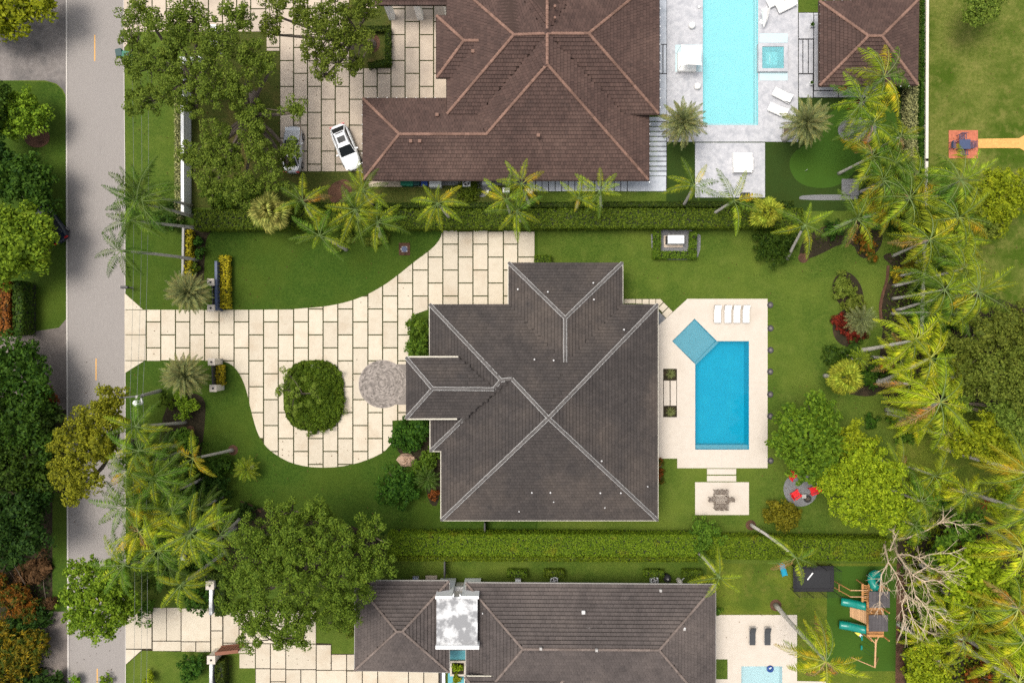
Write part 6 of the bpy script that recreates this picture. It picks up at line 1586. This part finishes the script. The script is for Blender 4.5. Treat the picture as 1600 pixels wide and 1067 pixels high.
tree('sprawling yellow green thicket right of the boundary wall', [(1545, 295, 3.5, 28), (1575, 285, 3.5, 26), (1565, 325, 3.5, 26), (1535, 335, 3, 22), (1590, 310, 3.5, 24), (1555, 355, 3, 18)], 'lime', (1550, 310), .22, .5, .9, .15, trunk=.12)
tree('low olive tree behind the palms at the dry lawn', [(1510, 320, 3, 26), (1530, 360, 3, 24), (1495, 350, 3, 18)], 'olive', (1510, 335), .22, .5, .9, .15, trunk=.1)
tree('yellow green tree below the red bromeliads', [(1510, 895, 6.5, 36), (1485, 880, 6, 26), (1535, 885, 6, 30), (1545, 915, 5.5, 24), (1500, 920, 5.5, 24), (1520, 865, 5.5, 24)], 'lime', (1490, 870), .34, .5, 1.0, .1, trunk=.2)
tree('green shrubby tree between the bare branches and the bromeliads', [(1500, 830, 4, 24), (1475, 850, 4, 22), (1520, 815, 3.5, 20), (1460, 875, 4, 20), (1540, 860, 4, 20)], 'green', (1480, 825), .36, .5, 1.0, .1, trunk=.14)
bush('dark round shrub behind the hedge end on the lawn', 1207, 384, 32, 2.4, 'dark', .2, .45, 1.0, .08, extra=((1225, 378, 20),))
bush('dark reddish shrub in the lawn bed, upper', 1320, 452, 20, 1.3, 'olive', .2, .4, .8, .2, extra=((1313, 440, 14),)); bush('olive shrub with reddish tips in the lawn bed, lower', 1334, 474, 18, 1.2, 'olive', .2, .4, .8, .2)
bush('deep red cordyline bed on the lawn', 1326, 512, 20, .9, 'red_leaf', .26, .34, .9, .12, shape=.4, extra=((1312, 500, 12), (1340, 525, 14)))
bush('red brown crotons under the palm clump', 1355, 385, 16, .9, 'orange_leaf', .26, .36, .9, .15, extra=((1350, 372, 12), (1362, 402, 9)))
bush('pale yellow shrub standing alone beside the bed edging', 1404, 428, 12, 1.3, 'yellow_leaf', .3, .32, 1.0, .05); 
bush('rusty olive shrub beside the boundary wall', 1430, 420, 20, 1.4, 'gold', .24, .42, .8, .2, extra=((1428, 400, 14),))
bush('dark shrub below the fan palm in the lawn bed', 1355, 590, 20, 1.3, 'dark', .3, .42, .8, .15, extra=((1372, 575, 16),)); bush('dark shrub above the fan palm in the lawn bed', 1308, 556, 20, 1.2, 'dark', .3, .42, .8, .15, extra=((1335, 545, 14),))
bush('low dark shrub with white flowers at the small lawn', 1362, 660, 14, .7, 'dark', .2, .35, .6, .3)
bush('dark shrubs under the bright coconut palms', 1415, 680, 18, 1.2, 'green', .3, .45, .8, .2, extra=((1400, 655, 14), (1425, 655, 16)))
for i, (px, py, r, m_, lb) in enumerate(((1440, 900, 22, 'olive', 'olive undergrowth beneath the bare branches'), (1445, 950, 26, 'green', 'green undergrowth below the bare branches'), (1425, 985, 18, 'dark', 'dark undergrowth beside the mulch strip'), (1475, 935, 22, 'lime', 'yellow green undergrowth beneath the branch tips'),
                                         (1455, 1010, 24, 'lime', 'lime undergrowth in the lower right wood'), (1432, 1045, 22, 'lime', 'lime shrub at the bottom edge beside the mulch'), (1485, 985, 24, 'green', 'leafy green undergrowth in the lower right wood'), (1470, 1050, 26, 'lime', 'yellow leaved shrub at the bottom edge of the wood'),
                                         (1545, 1000, 24, 'olive', 'dull olive undergrowth near the orange crotons'), (1510, 1010, 18, 'red_bush', 'brownish undergrowth in the lower right wood'), (1590, 1010, 26, 'bright', 'bright undergrowth at the lower right edge'), (1430, 830, 20, 'green', 'green undergrowth at the foot of the bare tree'),
                                         (1420, 770, 20, 'green', 'green undergrowth among the small palms'), (1480, 790, 18, 'dark', 'dark undergrowth right of the small palms'), (1525, 960, 20, 'dark', 'dark undergrowth between the palm trunks'), (1560, 925, 22, 'dark', 'dark shade plants between the leaning trunks'), (1455, 815, 16, 'olive', 'olive undergrowth under the palm fronds'))):
    bush(lb, px, py, r, 1.8, m_, .34, .5, .85, .18, shape=.42, lump=.25, name='undergrowth', cat='undergrowth')
bush('orange red crotons at the bottom edge of the wood', 1520, 1055, 16, 1.3, 'orange_leaf', .26, .36, .9, .1, extra=((1545, 1062, 14), (1535, 1040, 10)))
for k, (px, py, r, lb) in enumerate(((1541.5, 787, 1.0, 'coral bromeliad star beside the sunny lawn'), (1506, 848, .95, 'coral bromeliad star, left of the lower pair'), (1543, 846, .95, 'coral bromeliad star, right of the lower pair'))):
    c = W(px, py, 1.6); t = thing('bromeliad', lb, 'bromeliad', (c.x, c.y, 0), 0, 'coral bromeliads'); MB().tube([(0, 0, 0), (0, 0, 1.4)], .12, 7).build('stem', M['bark'], t, world=False); spiky(t, 22, r*.75, 1.4, M['coral'], .05, .75)
c = W(1339, 165, .6); t = thing('bromeliad', 'red leaved plant on the turf under the palms', 'plant', (c.x, c.y, .004)); spiky(t, 26, 1.0, .15, M['red_leaf'], .07, .8)
c = W(342.5, 875, .6); t = thing('bromeliad', 'small yellow striped star plant beside the oak', 'plant', (c.x, c.y, .004)); spiky(t, 18, .62, .1, M['yellow_leaf'], .045, .7)
c = W(602, 96, .5); t = thing('agave', 'pale spiky plant in the corner of the oak bed', 'plant', (c.x, c.y, .016)); spiky(t, 16, .6, .1, M['date'], .045, .7)
# shrubs in the shaded strip left of the big house
for px, py, r, h, m_, lb in ((290, 635, 20, 2.0, 'bright', 'bright shrub under the lower silver palm'), (262, 628, 12, 1.6, 'green', 'green shrub left of the bright one under the silver palm'), (288, 690, 22, 1.8, 'green', 'leafy green shrub between the thin palm trunks'), (268, 690, 14, 1.5, 'dark', 'dark shrub at the thin palm trunks'),
                             (345, 728, 20, 1.8, 'dark', 'dark shrub beside the curved palm trunk'), (335, 765, 26, 2.0, 'darkest', 'dark shrub below the golden palm'), (300, 775, 22, 1.8, 'darkest', 'dark shade shrub in the palm thicket'), (262, 770, 20, 1.6, 'dark', 'dark shrub deep in the palm thicket'), (380, 800, 18, 1.4, 'darkest', 'dark shrub on the lawn edge above the big oak'),
                             (245, 720, 20, 1.6, 'dark', 'dark shrub left of the golden palm'), (210, 760, 16, 1.4, 'olive', 'olive shrub at the road edge'), (318, 870, 16, 1.4, 'dark', 'dark shrub near the thin leaning trunk'), (265, 880, 18, 1.4, 'dark', 'dark shrub beneath the lower palms'), (225, 830, 18, 1.5, 'dark', 'dark shrub in the lower palm thicket'), (312, 935, 24, 2.2, 'dark', 'round dark clipped shrub against the stained wall'),
                             (232, 945, 12, 1.2, 'green', 'green shrub at the top of the south apron'), (302, 1046, 24, 2.0, 'dark', 'round dark shrub left of the bottom wall'), (262, 345, 22, 1.6, 'dark', 'dark shrub on the verge beside the wall end'), (262, 320, 14, 1.2, 'darkest', 'dark little shrub between the leaning trunks'), (310, 395, 9, 1.0, 'dark', 'dark leafy plant behind the ragged yellow hedge'), (306, 420, 9, 1.0, 'green', 'green leafy plant behind the yellow hedge'), (312, 378, 8, .9, 'dark', 'small dark plant at the corner of the bed')):
    bush(lb, px, py, r, h, m_, .28, .45, .95, .12)
for i, (px, py, r, h, m_, lb) in enumerate(((225, 800, 24, 2.2, 'dark', 'dense dark shrub at the road edge of the palm thicket'), (268, 745, 22, 2.0, 'darkest', 'deep green shrub in the heart of the palm thicket'), (300, 735, 18, 1.6, 'dark', 'dark shrub right behind the golden palm'), (330, 800, 20, 1.8, 'darkest', 'deep green shrub under the palm with five bright fronds'),
      (290, 880, 20, 1.6, 'dark', 'dark shrub left of the small yellow star plant'), (215, 870, 20, 1.8, 'dark', 'dark shrub at the lower road edge'), (240, 905, 18, 1.4, 'green', 'green shrub above the south apron'), (255, 825, 20, 2.0, 'darkest', 'deep green shrub between the lower palm crowns'), (205, 720, 16, 1.6, 'dark', 'dark shrub below the olive gold tree'), (320, 830, 16, 1.6, 'dark', 'dark shrub beneath two joined palm crowns'),
      (1400, 350, 22, 1.6, 'dark', 'dark undergrowth between the palm clumps on the right'), (1425, 350, 18, 1.6, 'green', 'green undergrowth left of the boundary wall'), (1300, 360, 16, 1.4, 'darkest', 'dark undergrowth behind the leaning palm trunk'), (1385, 240, 20, 1.4, 'dark', 'dark undergrowth beside the pale speckled hedge'), (1375, 265, 16, 1.4, 'green', 'green undergrowth below the putting green'), (1470, 320, 18, 1.4, 'dark', 'dark undergrowth at the edge of the dry lawn'),
      (1470, 400, 18, 1.4, 'green', 'green undergrowth right of the boundary wall'), (1480, 500, 20, 1.4, 'dark', 'dark undergrowth left of the olive thicket'), (1440, 520, 20, 1.4, 'green', 'green undergrowth under the leftmost coconut palm'), (1470, 570, 22, 1.6, 'dark', 'dark undergrowth at the foot of the olive thicket'), (1395, 590, 18, 1.3, 'dark', 'dark undergrowth at the right end of the lawn bed'))):
    bush(lb, px, py, r, h, m_, .3, .45, .95, .1, shape=.45, lump=.2, name='undergrowth', cat='undergrowth')
bush('small ferns beneath the palm clump on the front lawn', 528, 385, 14, .7, 'olive', .2, .35, .8, .25, extra=((545, 375, 10),)); bush('small olive ferns at the foot of the middle palm clump', 585, 378, 14, .7, 'olive', .2, .35, .7, .3, extra=((600, 372, 10),))
bush('dark shrub between the fan palm and the royal palm', 495, 330, 16, 1.4, 'dark', .24, .42, .8, .15)
bush('dark bush at the hedge between palms on the right', 1225, 335, 18, 1.6, 'darkest', .24, .42, .8, .15)
bush('dense mixed shrub at the west end of the long hedge', 360, 305, 34, 2.2, 'green', .24, .5, .8, .2, extra=((400, 310, 24), (330, 300, 22)))
bush('fern growing in the courtyard planter', 715, 1043, 9, 1.3, 'lime', .3, .3, .8, .1, shape=.3); bush('yellow green fern spilling at the bottom of the courtyard', 714, 1060, 9, 1.0, 'lime', .3, .3, .8, .1, shape=.3)
bush('small hedge bush at the corner of the south roof', 1122, 955, 7, 1.2, 'green', .2, .35)
for bl, m_, lb in (([(1500, 955, 4, 24), (1520, 975, 4, 20), (1480, 970, 4, 18)], 'lime', 'small yellow green tree in the middle of the lower right wood'), ([(1555, 1010, 4, 24), (1575, 1030, 4, 22)], 'lime', 'small yellow green tree right of the orange crotons'), ([(1445, 925, 3.5, 22), (1460, 945, 3.5, 20)], 'green', 'small green tree beneath the lower bare branches'),
                   ([(1560, 945, 4.5, 24), (1585, 925, 4.5, 24)], 'bright', 'bright small tree between the two brown palm trunks'), ([(1440, 1030, 4, 26), (1462, 1060, 4, 24), (1430, 1060, 4, 20)], 'lime', 'yellow green small tree in the bottom corner beside the mulch'), ([(1575, 760, 4, 26), (1560, 790, 4, 20)], 'lime', 'small yellow tree under the golden coconut palms'),
                   ([(1450, 770, 3.5, 22), (1470, 755, 3.5, 18)], 'lime', 'small yellow green tree between the small palms'), ([(1475, 540, 4, 24), (1490, 565, 4, 20)], 'green', 'small green tree left of the olive thicket'), ([(1440, 345, 4, 22), (1460, 360, 4, 18)], 'green', 'small green tree among the palms over the boundary wall'), ([(1490, 470, 3.5, 22), (1470, 480, 3.5, 18)], 'lime', 'small yellow green tree below the broad white trunk palm')):
    tree(lb, bl, m_, None, .28, .5, 1.1, .1, trunk=.1, group='small trees in the right planting')
for pts, m_, per, lf in (([(1402, 815), (1610, 830), (1610, 1075), (1414, 1075), (1414, 880)], 'lime', 16, .36), ([(1402, 860), (1600, 880), (1600, 1075), (1414, 1075)], 'green', 10, .34), ([(1402, 440), (1452, 430), (1600, 490), (1600, 680), (1470, 690), (1400, 660), (1385, 600), (1385, 500)], 'olive', 16, .3), ([(1385, 400), (1440, 395), (1440, 520), (1385, 520), (1376, 490), (1392, 440)], 'green', 14, .24),
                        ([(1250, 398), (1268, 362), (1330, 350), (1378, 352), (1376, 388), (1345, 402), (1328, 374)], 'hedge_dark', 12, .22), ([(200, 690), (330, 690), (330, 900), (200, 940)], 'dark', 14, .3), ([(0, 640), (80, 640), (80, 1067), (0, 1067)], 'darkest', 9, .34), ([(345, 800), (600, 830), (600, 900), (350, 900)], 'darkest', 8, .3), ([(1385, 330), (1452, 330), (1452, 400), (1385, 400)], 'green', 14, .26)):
    ground_cover(pts, m_, per, lf)
for pts, per in ((rc(437, 0, 570, 150), .9), (rc(196, 60, 437, 310), 1.0), (rc(196, 470, 340, 640), .25), (rc(110, 560, 195, 1060), .35), (rc(400, 560, 620, 730), .25), (rc(340, 950, 560, 1040), .6), (rc(330, 700, 690, 830), .35), (rc(1190, 600, 1400, 835), .5), (rc(1000, 405, 1390, 465), .3), (rc(1110, 885, 1290, 1000), .4), (rc(1460, 30, 1600, 480), .35), (rc(320, 365, 650, 480), .25)):
    o = ground_cover(pts, 'brown_leaf', per, .15, .02, 'fallen_leaves', .5); o.location.z = .05
# ------------------------------------------------------------------ bare tree
def bare_tree():
    T = [[(1378, 842, .2), (1382, 852, 2.5), (1388, 878, 5), (1377, 898, 6.5), (1375, 925, 7.5), (1374, 950, 8.2)], [(1388, 878, 5), (1398, 893, 6), (1408, 912, 7), (1416, 928, 8), (1430, 938, 8.5), (1450, 950, 9), (1468, 956, 9.3)],
         [(1416, 928, 8), (1409, 945, 8.5), (1411, 960, 9), (1416, 975, 9.3)], [(1416, 928, 8), (1420, 950, 8.6), (1428, 970, 9.2), (1445, 988, 9.8)], [(1396, 842, .2), (1399, 855, 3), (1402, 866, 4.5), (1412, 880, 6), (1426, 898, 7.5), (1444, 908, 8.2), (1452, 925, 9)],
         [(1402, 866, 4.5), (1420, 866, 6), (1435, 872, 7), (1455, 865, 8), (1487, 864, 9)], [(1435, 872, 7), (1450, 885, 8), (1466, 892, 8.7), (1492, 893, 9.3)], [(1412, 880, 6), (1420, 890, 7), (1424, 905, 8), (1430, 930, 8.8), (1437, 948, 9.3)],
         [(1426, 898, 7.5), (1440, 890, 8.2), (1451, 884, 8.7)], [(1396, 842, .2), (1418, 840, 3), (1448, 828, 5), (1468, 816, 6), (1478, 806, 6.5)], [(1399, 855, 3), (1390, 860, 5), (1399, 838, 6.5), (1395, 826, 7)], [(1398, 893, 6), (1392, 905, 7), (1384, 912, 7.5)], [(1468, 816, 6), (1485, 816, 6.8), (1500, 820, 7)],
         [(1444, 908, 8.2), (1458, 906, 8.8), (1472, 908, 9.2)], [(1430, 930, 8.8), (1440, 940, 9.2), (1456, 965, 9.8)]]
    t = thing('bare_tree', 'leafless pale tree with branching limbs beside the playset', 'tree', W(1388, 842)); mb = MB(); tw = MB(); r_ = random.Random(4)
    for k, b in enumerate(T):
        P = [W(*q) for q in b]; n = len(P); r0 = .12 if k in (0, 4, 9) else .06
        mb.tube(P, [max(.022, r0*(1-.85*i/(n-1))) for i in range(n)], 7)
        for i in range(1, n):
            for _ in range(5):
                f = r_.random(); s_ = P[i-1].lerp(P[i], f); d = (P[i]-P[i-1]).normalized(); out = Vector((s_.x-48, s_.y+25, 0)).normalized()
                v = (d+out*.4+Vector((r_.uniform(-.8, .8), r_.uniform(-.8, .8), r_.uniform(-.1, .6)))).normalized(); l = r_.uniform(.7, 2.0)*(1.0 if i > 1 else .4)
                e = s_+v*l; m_ = s_.lerp(e, .5)+Vector((r_.uniform(-.15, .15), r_.uniform(-.15, .15), .08)); tw.tube([s_, m_, e], [.024, .015, .007], 4, cap=False)
                for _ in range(2):
                    e2 = m_+(v+Vector((r_.uniform(-.7, .7), r_.uniform(-.7, .7), .2))).normalized()*l*.6; tw.tube([m_, e2], [.015, .006], 3, cap=False)
    mb.build('limbs', M['bark_tan'], t); tw.build('twigs', M['bark_tan'], t, kind='stuff')
bare_tree()
# ------------------------------------------------------------------ palms: label, crown px, height, trunk foot px, frond length, count, kind, palette
RP = 'feathery palms around the house'
for a in (
 # west front
 ('tall palm leaning over the road, uppermost of three by the wall end', (222, 300), 9.5, (299, 322), 3.6, 13, 'royal', 'm'),
 ('tall palm with orange flower stalk leaning over the road, middle of three', (215, 315), 9.8, (301, 338), 3.7, 14, 'royal', 'm'),
 ('tall palm leaning over the road, lowest of the three thin trunks', (207, 345), 9.6, (313, 357), 3.2, 12, 'royal', 'm'),
 ('tall single palm with a straight pale trunk leaning over the road', (190, 392), 9.0, (308, 406), 3.0, 8, 'royal', 'm'),
 ('palm with open yellow fronds below the utility pole', (213, 666), 8.6, (289, 660), 3.2, 7, 'royal', 'y'),
 ('palm with a thin trunk hidden behind the golden palm', (218, 704), 8.2, (283, 695), 3.0, 9, 'royal', 'g'),
 ('golden palm with a curved trunk rising from a mulch ring', (303, 716), 6.0, (363, 703), 2.9, 7, 'royal', 'o'),
 ('ragged palm at the road edge, upper', (200, 735), 8.0, None, 3.2, 9, 'royal', 'g'), ('dense palm in the middle of the left thicket', (240, 745), 7.0, None, 3.4, 10, 'royal', 'g'),
 ('ragged palm at the road edge, middle', (195, 790), 8.0, None, 3.0, 9, 'royal', 'g'), ('palm with a broad bright frond above the lower road', (218, 830), 8.2, None, 3.2, 9, 'royal', 'b'),
 ('tall palm with five bright arching fronds in the left thicket', (299, 832), 10.0, (350, 812), 3.7, 9, 'royal', 's'), ('palm close right of the five frond palm', (345, 835), 9.0, (377, 808), 2.9, 9, 'royal', 'g'),
 ('dark palm in the lower thicket', (248, 858), 8.5, None, 3.2, 9, 'royal', 'g'), ('lowest palm over the bright green road tree', (195, 882), 8.5, (262, 868), 3.6, 9, 'royal', 'g'),
 ('palm on a thin leaning trunk above the dark round shrub', (284, 912), 9.0, (352, 862), 3.0, 8, 'royal', 's'), ('palm crown half hidden in the lower thicket', (270, 800), 6.5, None, 3.0, 9, 'royal', 'g'), ('palm with rusty fronds at the road side', (228, 785), 6.8, None, 2.6, 8, 'royal', 'g'),
 ('palm crown at the right rim of the lower thicket', (318, 858), 7.5, None, 2.6, 8, 'royal', 'g'),
 ('low green palm right of the olive gold tree', (252, 716), 6.0, None, 3.0, 12, 'royal', 'm'), ('low green palm in the centre of the left thicket', (272, 768), 6.0, None, 3.2, 12, 'royal', 'm'), ('low green palm between the road and the five frond palm', (238, 808), 6.5, None, 3.2, 12, 'royal', 'm'),
 ('low green palm under the five frond palm', (312, 795), 5.0, None, 2.8, 11, 'royal', 'm'), ('low green palm below the five frond palm', (262, 882), 6.0, None, 2.8, 11, 'royal', 'm'),
 # north hedge row
 ('royal palm with fan of golden fronds at the west end of the hedge', (473, 315), 6.5, (492, 348), 3.2, 10, 'royal', 'y'), ('royal palm leaning left over the front lawn', (500, 369), 6.0, (541, 390), 3.3, 9, 'royal', 'g'),
 ('royal palm in the clump above the front lawn, left', (556, 328), 6.8, (565, 352), 3.4, 10, 'royal', 'y'), ('royal palm in the clump at the brown roof corner', (567, 297), 6.0, (585, 325), 3.0, 9, 'royal', 'y'), ('royal palm in the clump above the front lawn, right', (590, 348), 6.4, (594, 372), 3.2, 9, 'royal', 'g'),
 ('single royal palm between the two clumps at the hedge', (684, 318), 6.6, (708, 348), 3.1, 9, 'royal', 'y'), ('royal palm leftmost of three before the brown house', (791, 313), 6.2, (800, 345), 2.9, 9, 'royal', 'y'), ('royal palm reaching over the brown eave', (815, 288), 6.0, (830, 326), 2.8, 8, 'royal', 'y'), ('royal palm lowest of three touching the cream drive', (808, 330), 6.6, (815, 352), 3.0, 9, 'royal', 'y'),
 ('sparse royal palm with a pale trunk beside the slab path', (904, 310), 6.0, (900, 331), 2.6, 6, 'royal', 'y'), ('full royal palm beside the sparse one at the slab path', (937, 299), 6.0, (940, 330), 2.9, 8, 'royal', 'y'),
 ('royal palm left of the lower grey terrace', (1084, 291), 6.5, (1066, 325), 2.9, 8, 'royal', 'g'), ('royal palm overlapping the lower grey terrace', (1146, 314), 6.5, (1107, 339), 3.5, 7, 'royal', 'y'),
 ('royal palm on a leaning trunk at the lawn corner', (1257, 352), 6.5, (1230, 404), 3.3, 6, 'royal', 'y'), ('full royal palm left of the golden palm', (1338, 342), 7.0, (1300, 358), 3.6, 11, 'royal', 'y'), 
 ('upper palm over the pavilion roof corner', (1380, 122), 7.5, (1345, 165), 3.4, 10, 'queen', 'y'), ('palm beside the gravel patch, left', (1345, 160), 7.0, (1318, 203), 3.2, 9, 'queen', 'y'), ('palm beside the gravel patch, centre', (1362, 195), 7.0, (1350, 220), 3.2, 9, 'queen', 'y'),
 ('palm beside the gravel patch, lower', (1362, 245), 6.5, None, 3.2, 9, 'queen', 'y'), ('palm above the small square gravel', (1378, 282), 6.5, (1345, 300), 3.2, 9, 'queen', 'g'), ('palm leaning on the boundary wall', (1420, 310), 7.0, (1398, 330), 3.4, 9, 'queen', 'y'), ('dark palm crown in the middle of the right clump', (1395, 258), 6.0, None, 2.8, 9, 'queen', 'g'),
 ('palm crown beside the creeping fig', (1405, 215), 6.0, None, 2.4, 8, 'queen', 'y'), ('palm with open fronds over the dry lawn, upper', (1500, 282), 7.5, (1455, 312), 3.6, 9, 'queen', 'y'), ('palm with open fronds over the dry lawn, lower', (1497, 340), 7.5, None, 3.5, 10, 'queen', 'y'),
 ('palm with an orange tipped frond over the boundary wall', (1452, 375), 7.5, (1395, 400), 3.3, 8, 'queen', 'y'), ('palm crown on the dry lawn below the thicket', (1505, 375), 7.0, None, 3.0, 9, 'queen', 'y'),
 ('palm above the white trunks', (1505, 420), 8.0, (1396, 447), 3.0, 9, 'queen', 'y'), ('palm with a white trunk, left of the three below', (1475, 453), 8.5, (1394, 467), 3.0, 9, 'queen', 'y'), ('broad palm rightmost at the white trunks', (1526, 455), 9.0, (1400, 485), 3.6, 10, 'queen', 'y'), ('palm above the bright coconut palms', (1456, 488), 7.0, (1393, 490), 2.8, 8, 'queen', 'g'),
 ('low palm between gravel patch and speckled hedge', (1400, 280), 4.5, None, 2.4, 10, 'queen', 'y'), ('low palm left of the boundary wall top clump', (1432, 275), 5.0, None, 2.6, 10, 'queen', 'g'), ('low palm on the wall below the dry lawn palms', (1468, 355), 5.0, None, 2.6, 10, 'queen', 'y'),
 ('low palm among the white trunks', (1440, 425), 4.5, None, 2.4, 10, 'queen', 'g'), ('palm behind the white trunks over the wall', (1480, 400), 6.0, None, 2.8, 10, 'queen', 'y'), ('low palm beneath the broad white trunk palm', (1492, 490), 5.0, None, 2.8, 10, 'queen', 'g'), ('low bright palm left of the olive thicket', (1492, 590), 5.0, None, 2.6, 10, 'queen', 'b'),
 ('low bright palm beside the small lawn', (1405, 560), 5.0, None, 2.8, 11, 'queen', 'b'), ('low palm over the lawn bed end', (1430, 655), 5.0, None, 2.6, 10, 'queen', 'b'), ('low palm near the fallen palm trunk', (1480, 680), 4.5, None, 2.4, 9, 'queen', 'b'),
 ('small palm beside the yellow green tree', (1404, 728), 5.5, None, 2.6, 7, 'queen', 'y'), ('small palm with pale arching fronds at the sunny lawn', (1459, 742), 5.8, None, 2.8, 6, 'queen', 's'), ('small palm above the bare tree', (1438, 783), 6.0, None, 2.8, 7, 'queen', 'y'), ('small palm touching the bare tree', (1428, 820), 6.0, None, 2.8, 6, 'queen', 'y'), ('leafy small palm beside the coral star', (1508, 770), 5.0, None, 2.6, 8, 'queen', 'b'),
 ('sparse palm with a curved trunk over the hedge gap', (1124, 901), 6.5, (1087, 858), 2.7, 6, 'royal', 's'), ('palm with a bent trunk over the trampoline', (1243, 870), 6.5, (1174, 820), 2.9, 8, 'royal', 'y'),
):
    palm(a[0], a[1], a[2], a[3], a[4]*(1.08 if a[6] == 'queen' or a[1][1] > 600 else 1.0), a[5]+(3 if a[6] == 'queen' or a[1][1] > 640 and a[1][0] < 400 and a[5] > 8 else 0), a[6], a[7], tr=.13 if a[6] == 'queen' else .14, group=RP)
CP = 'bright coconut palms on the right'
for a in (('bright coconut palm below the white trunks, leftmost crown', (1428, 532), 8.0, (1343, 548), 3.8, 12, 'b'), ('bright coconut palm right of the lawn bed', (1452, 560), 8.5, (1368, 600), 3.6, 12, 'b'), ('largest bright coconut palm at the right, above the sunny lawn', (1468, 628), 9.5, (1402, 658), 4.4, 16, 'b'),
          ('coconut palm with dead fronds over the playground turf', (1290, 1032), 10.0, (1212, 945), 4.2, 16, 'd'), ('golden coconut palm at the right edge beside the fallen trunk', (1606, 740), 10.5, (1465, 697), 4.2, 13, 'o'), ('golden coconut palm at the right edge, lower of two', (1608, 800), 9.5, None, 4.0, 12, 'o'),
          ('coconut palm with a long curved yellow frond at the right edge', (1598, 860), 9.5, (1541, 828), 4.0, 12, 'b'), ('coconut palm with a brown trunk in the lower right wood', (1590, 950), 10.0, (1520, 925), 4.0, 13, 'd'), ('coconut palm above the orange crotons', (1600, 1000), 10.0, (1535, 905), 4.0, 13, 'b'), ('coconut palm at the bottom right corner', (1590, 1065), 9.0, None, 4.0, 13, 'b'),
          ('low coconut palm under the bare branch tips', (1480, 955), 5.0, None, 3.0, 9, 'b'), ('low golden palm in the lower right wood', (1520, 950), 5.5, None, 3.2, 10, 'd'), ('low bright palm beside the mulch strip', (1440, 1000), 4.0, None, 2.6, 9, 'b'), ('low bright palm at the bottom of the wood', (1470, 1035), 4.0, None, 2.8, 10, 'b'), ('low palm between bare branches and mulch strip', (1450, 905), 4.0, None, 2.4, 8, 'b'),
          ('bright palm above the coral stars at the right edge', (1575, 840), 6.0, None, 3.0, 9, 'b'), ('pale palm left of the crotons in the wood', (1505, 1000), 5.0, None, 2.8, 10, 'd'), ('low palm in the middle of the lower right wood', (1480, 905), 4.5, None, 2.6, 9, 'b'), ('bright palm right of the crotons', (1560, 1030), 6.0, None, 3.2, 11, 'b'), ('palm crown above the largest bright coconut palm', (1420, 600), 6.0, None, 3.0, 10, 'b'), ('low palm beside the round yellow green tree', (1440, 650), 6.0, None, 3.0, 10, 'b')):
    palm(a[0], a[1], a[2], a[3], a[4], a[5], 'coco', a[6], tr=.19, group=CP, lo=-25, hi=60)
for a in (('silver date palm above the driveway, beside the gate', (296, 457), 4.2, (304, 463)), ('silver date palm below the driveway', (290, 586), 4.4, (304, 586)), ('feathery date palm at the left side of the pale pool', (1066, 192), 4.5, None), ('feathery date palm at the right side of the pale pool', (1258, 193), 5.0, None)):
    palm(a[0], a[1], a[2], a[3], 2.35 if a[1][0] < 900 else 2.6, 78 if a[1][0] < 900 else 54, 'date', 't', tr=.26, group='date palms with dense round crowns', name='date_palm', lo=-38, hi=78)
for a in (('pale fan palm at the west end of the hedge', (424, 332), 4.5, 2.3, 'f'), ('lime fan palm between two royal palms', (1197, 333), 4.0, 1.9, 'l'), ('lime fan palm on the lawn bed', (1317, 590), 3.8, 2.1, 'l')):
    palm(a[0], a[1], a[2], None, a[3], 38, 'fan', a[4], tr=.16, group='fan palms', name='fan_palm', lo=-38, hi=86)
palm('golden yellow palm with drooping orange leaves', (1384, 328), 4.0, None, 2.6, 22, 'queen', 'o', tr=.14, group=None, lo=-30, hi=70)
for a in (('small round cycad on the front lawn', (387, 733), 1.2, 1.45, 26, 's'), ('dark fan shaped cycad beside the large dark shrub', (668, 747), 1.2, 1.5, 26, 'm'), ('tan grass palm in the red cordyline bed', (1343, 500), 1.5, 1.7, 36, 't'), ('small cycad above the lawn bed fan palm', (1342, 560), 1.2, 1.3, 20, 's')):
    palm(a[0], a[1], a[2], None, a[3], a[4], 'small', a[5], tr=.14, group='cycads', name='cycad', cat='cycad', lo=0, hi=70)
print('leaves', NLEAF[0], 'objects', len(bpy.data.objects))
